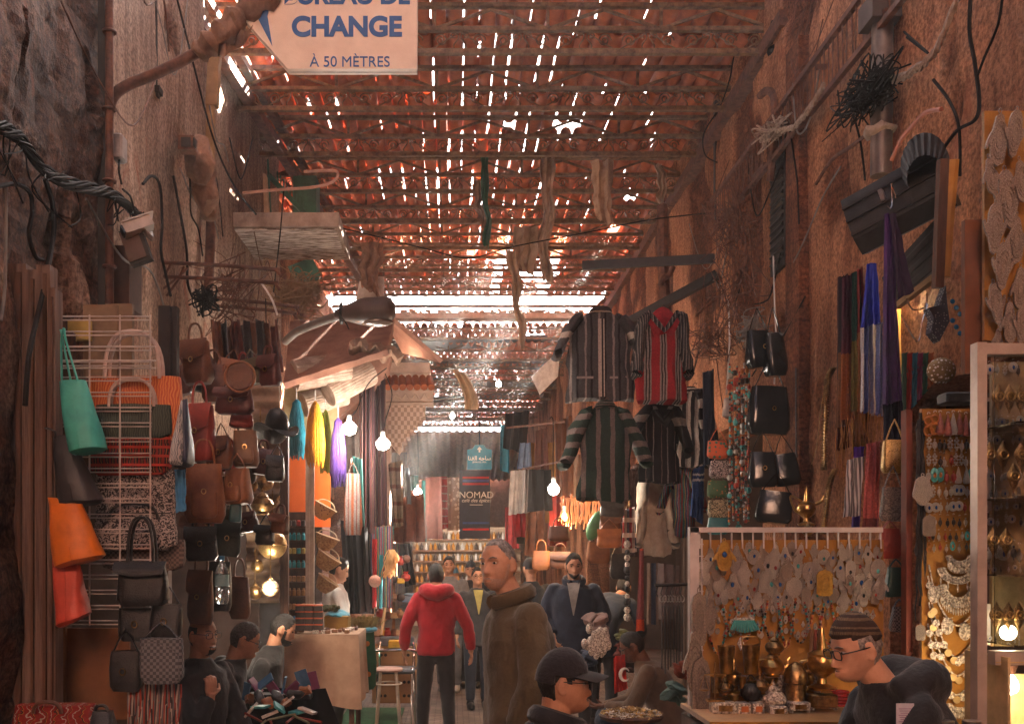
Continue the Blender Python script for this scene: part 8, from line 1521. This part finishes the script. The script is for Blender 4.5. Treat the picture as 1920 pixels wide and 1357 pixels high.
person('bald old man in a long olive-brown coat looking round to the left', ppos(975, 4.67), 4.67, rad(100), ptop(1011, 4.67), P=dict(hd=(-.0, .10, 1.635), nec=(0, .03, 1.47), el=(-.27, .0, 1.15), er=(.25, -.06, 1.13), wl=(-.23, .08, .92), wr=(.22, .05, .90)), head=(rad(43), rad(-2), rad(3)), coat=coat_mat('olive_coat', (.105, .075, .04), .82), collar=coat_mat('olive_coat', (.105, .075, .04), .82), hem=.55, long=True, fat=1.16, skin='fair', hair=('buzz', HAIRG, .018), beard=(mat('grey_stubble', (.56, .36, .27), .8, col2=(.42, .26, .19), sc=120), .004), vox=.0055, fold=.022, nose=1.25)
person('man in a dark baseball cap and glasses, seen from the side at the bottom', ppos(1040, 3.8), 3.8, rad(-70), ptop(1222, 3.8), seated=True, P=None, head=(rad(-22), rad(-6)), skin='tan', hair=('short', HAIRB, .03), glasses=True, vox=.005, coat=coat_mat('black_fleece', (.018, .017, .02)), extra=ballcap(coat_mat('cap_black', (.018, .014, .017)), mat('cap_brim', (.035, .028, .026), .8)), fat=1.05, collar=coat_mat('black_fleece', (.018, .017, .02)))
KN = stripes('knit_pattern', [((.06, .04, .03), 2), ((.22, .15, .09), 1), ((.05, .035, .03), 1), ((.26, .18, .11), .7)], 2, 5, wob=.03, cross=((.05, .03, .025), 40))
person('man in a patterned knit cap and dark hooded robe bending over the stall', ppos(1690, 3.3), 3.3, rad(95), ptop(1140, 3.3), P=dict(pel=(0, -.16, .95), bel=(0, -.13, 1.12), che=(0, -.02, 1.3), nec=(0, .07, 1.46), hd=(0, .175, 1.60), sl=(-.19, .03, 1.38), sr=(.19, .03, 1.38), el=(-.24, .16, 1.12), er=(.24, .14, 1.1), wl=(-.16, .36, 1.0), wr=(.16, .36, 1.0)), head=(rad(6), rad(-16)), skin='fair', hair=('ring', HAIRG, .02), glasses=True, vox=.005, coat=coat_mat('charcoal_robe', (.02, .02, .023)), hood=.05, fat=1.1, extra=knitcap(KN), nose=1.15, fold=.025)
person('bearded man in a navy overcoat and pale shirt looking down', ppos(1076, 9.3), 9.3, rad(172), ptop(1036, 9.3), head=(rad(8), rad(-14)), P=dict(wr=(.19, .12, .98), er=(.27, 0, 1.16), wl=(-.2, .1, .96), el=(-.28, 0, 1.15)), coat=coat_mat('navy_coat', (.018, .025, .05)), collar=coat_mat('navy_coat', (.018, .025, .05)), shirt=mat('grey_shirt', (.3, .27, .25), .9), hem=.6, long=True, fat=1.12, beard=(HAIRB, .03), skin='tan')
person('stooping person in a dark blue jacket seen from behind, beside the man in navy', ppos(1128, 9.9), 9.9, rad(-25), 1.62, P=dict(che=(.05, .14, 1.28), nec=(.1, .3, 1.4), hd=(.13, .42, 1.5), sl=(-.1, .2, 1.36), sr=(.26, .22, 1.33), el=(-.12, .3, 1.1), er=(.36, .28, 1.08), wl=(-.05, .4, .95), wr=(.3, .42, .95)), coat=coat_mat('blue_black', (.02, .028, .045)), eyes=False)
person('seated man in a brown jacket bending over his hands on the right', ppos(1240, 7.7), 7.7, rad(80), ptop(1170, 8.0), seated=True, P=dict(pel=(0, -.06, .42), bel=(0, -.03, .56), che=(0, .05, .74), nec=(0, .13, .88), hd=(0, .22, 1.01), sl=(-.18, .11, .83), sr=(.18, .11, .83), el=(-.2, .22, .58), er=(.2, .22, .58), wl=(-.08, .42, .55), wr=(.08, .44, .52)), head=(rad(0), rad(-28)), skin='dark', coat=coat_mat('brown_jacket_cloth', (.16, .10, .065)), legs=coat_mat('jeans', (.03, .045, .075)), hair=('short', HAIRB, .03), glasses=True, hands=dict(l=((.1, .9, .1), (0, .2, 1), .4), r=((-.1, .9, 0), (0, .2, 1), .5)))
person('seated man with glasses resting his hand on his chin at the lower left', ppos(372, 6.0), 6.0, rad(-120), ptop(1153, 6.0), seated=True, P=dict(er=(.22, .16, .72), wr=(.075, .17, .885), wl=(-.1, .3, .55), el=(-.24, .12, .7)), head=(rad(-6), rad(-3)), skin='tan', hair=('ring', HAIRB, .025), beard=(HAIRB, .025, 'goatee'), glasses=True, vox=.006, coat=coat_mat('slate_jacket', (.032, .032, .037)), hands=dict(r=((-.15, -.1, 1), (-.4, -.9, 0), .9)))
person('grey-haired seated man in a dark jacket looking down to the right', ppos(418, 6.5), 6.5, rad(-75), ptop(1150, 6.5), seated=True, P=dict(nec=(0, .07, 1.02), hd=(0, .14, 1.165)), head=(rad(-6), rad(-25)), skin='tan', hair=('short', mat('hair_pepper', (.11, .1, .095), .7, col2=(.03, .026, .024), sc=70, bump=.9, bsc=160), .045), glasses=True, vox=.006, coat=coat_mat('dark_jacket', (.032, .03, .034)))
person('bearded seated man in black with his head bowed beside the tan table', ppos(492, 7.5), 7.5, rad(-80), ptop(1158, 7.5), seated=True, P=dict(nec=(0, .08, 1.02), hd=(0, .15, 1.16)), head=(rad(0), rad(-24)), skin='tan', hair=('short', HAIRB, .04), beard=(HAIRB, .02))
person('curly-haired man in a pale grey jacket behind the man in red', ppos(842, 12.6), 12.6, rad(178), ptop(1043, 12.6), coat=coat_mat('pale_grey', (.30, .27, .26)), hair=('short', HAIRB, .12), legs=coat_mat('pale_jeans', (.2, .2, .22)), shoes=mat('white_shoe', (.7, .66, .62), .5), P=dict(kl=(-.1, .12, .5), al=(-.1, .1, .08)))
person('person in a dark beret and coat behind the man with glasses', ppos(884, 12.9), 12.9, rad(170), ptop(1052, 12.9), hair=('cap', coat_mat('beret', (.03, .035, .045)), .12), coat=coat_mat('dark_coat', (.03, .028, .03)))
person('young man with glasses in a dark jacket over a yellow shirt walking nearer', ppos(895, 11.2), 11.2, rad(185), ptop(1063, 11.2), glasses=True, coat=coat_mat('grey_jacket', (.055, .05, .05)), shirt=mat('yellow_shirt', (.42, .34, .1), .9), legs=coat_mat('dark_jeans', (.03, .035, .05)), P=dict(kr=(.1, .14, .5), ar=(.1, .12, .1)), hair=('short', HAIRB, .08))
person('young man in a white shirt looking down at his stall by the straw baskets', ppos(628, 9.3), 9.3, rad(-75), ptop(1044, 9.3), head=(0, rad(-22)), coat=coat_mat('white_shirt_cloth', (.62, .57, .53), .85), P=dict(wl=(-.12, .32, 1.05), wr=(.12, .32, 1.05), el=(-.24, .08, 1.12), er=(.24, .08, 1.12)), hair=('short', HAIRB, .05), skin='fair', fat=.95)
person('distant person in a blue hooded jacket, small in the middle of the alley', ppos(853, 16.5), 16.5, rad(20), ptop(1062, 16.5), coat=coat_mat('blue_jacket', (.05, .12, .2)), hair=('cap', coat_mat('blue_cap', (.04, .1, .15)), .1), eyes=False)
person('man in a black jacket and black cap standing behind the old man', ppos(996, 10.6), 10.6, rad(20), ptop(1046, 10.6), coat=coat_mat('black_puffer', (.014, .013, .015)), hair=('cap', coat_mat('cap_black', (.018, .014, .017)), .1), eyes=False)
for i, (x, d) in enumerate([(372, 6.0), (418, 6.5), (492, 7.5), (1240, 7.7), (1040, 3.8)]):
    T = thing('low_stool', 'low wooden stool under the %s' % ['man with his hand on his chin', 'grey-haired seated man', 'bowed bearded man', 'seated man on the right', 'man in the baseball cap'][i], 'stool', (ppos(x, d), d, 0)); m = MB(); hh = .34 if i != 3 else .32; m.lathe([(.01, hh - .04), (.16, hh - .04), (.165, hh - .02), (.16, hh), (.01, hh)], 18, (ppos(x, d), d, 0)); part('seat', m, WOODM, T)
    for k in range(3): a = k * 2.1; m = MB(); m.tube([(ppos(x, d) + .1 * math.cos(a), d + .1 * math.sin(a), hh - .03), (ppos(x, d) + .15 * math.cos(a), d + .15 * math.sin(a), .012)], .015, 6); part('leg', m, WOODM, T)
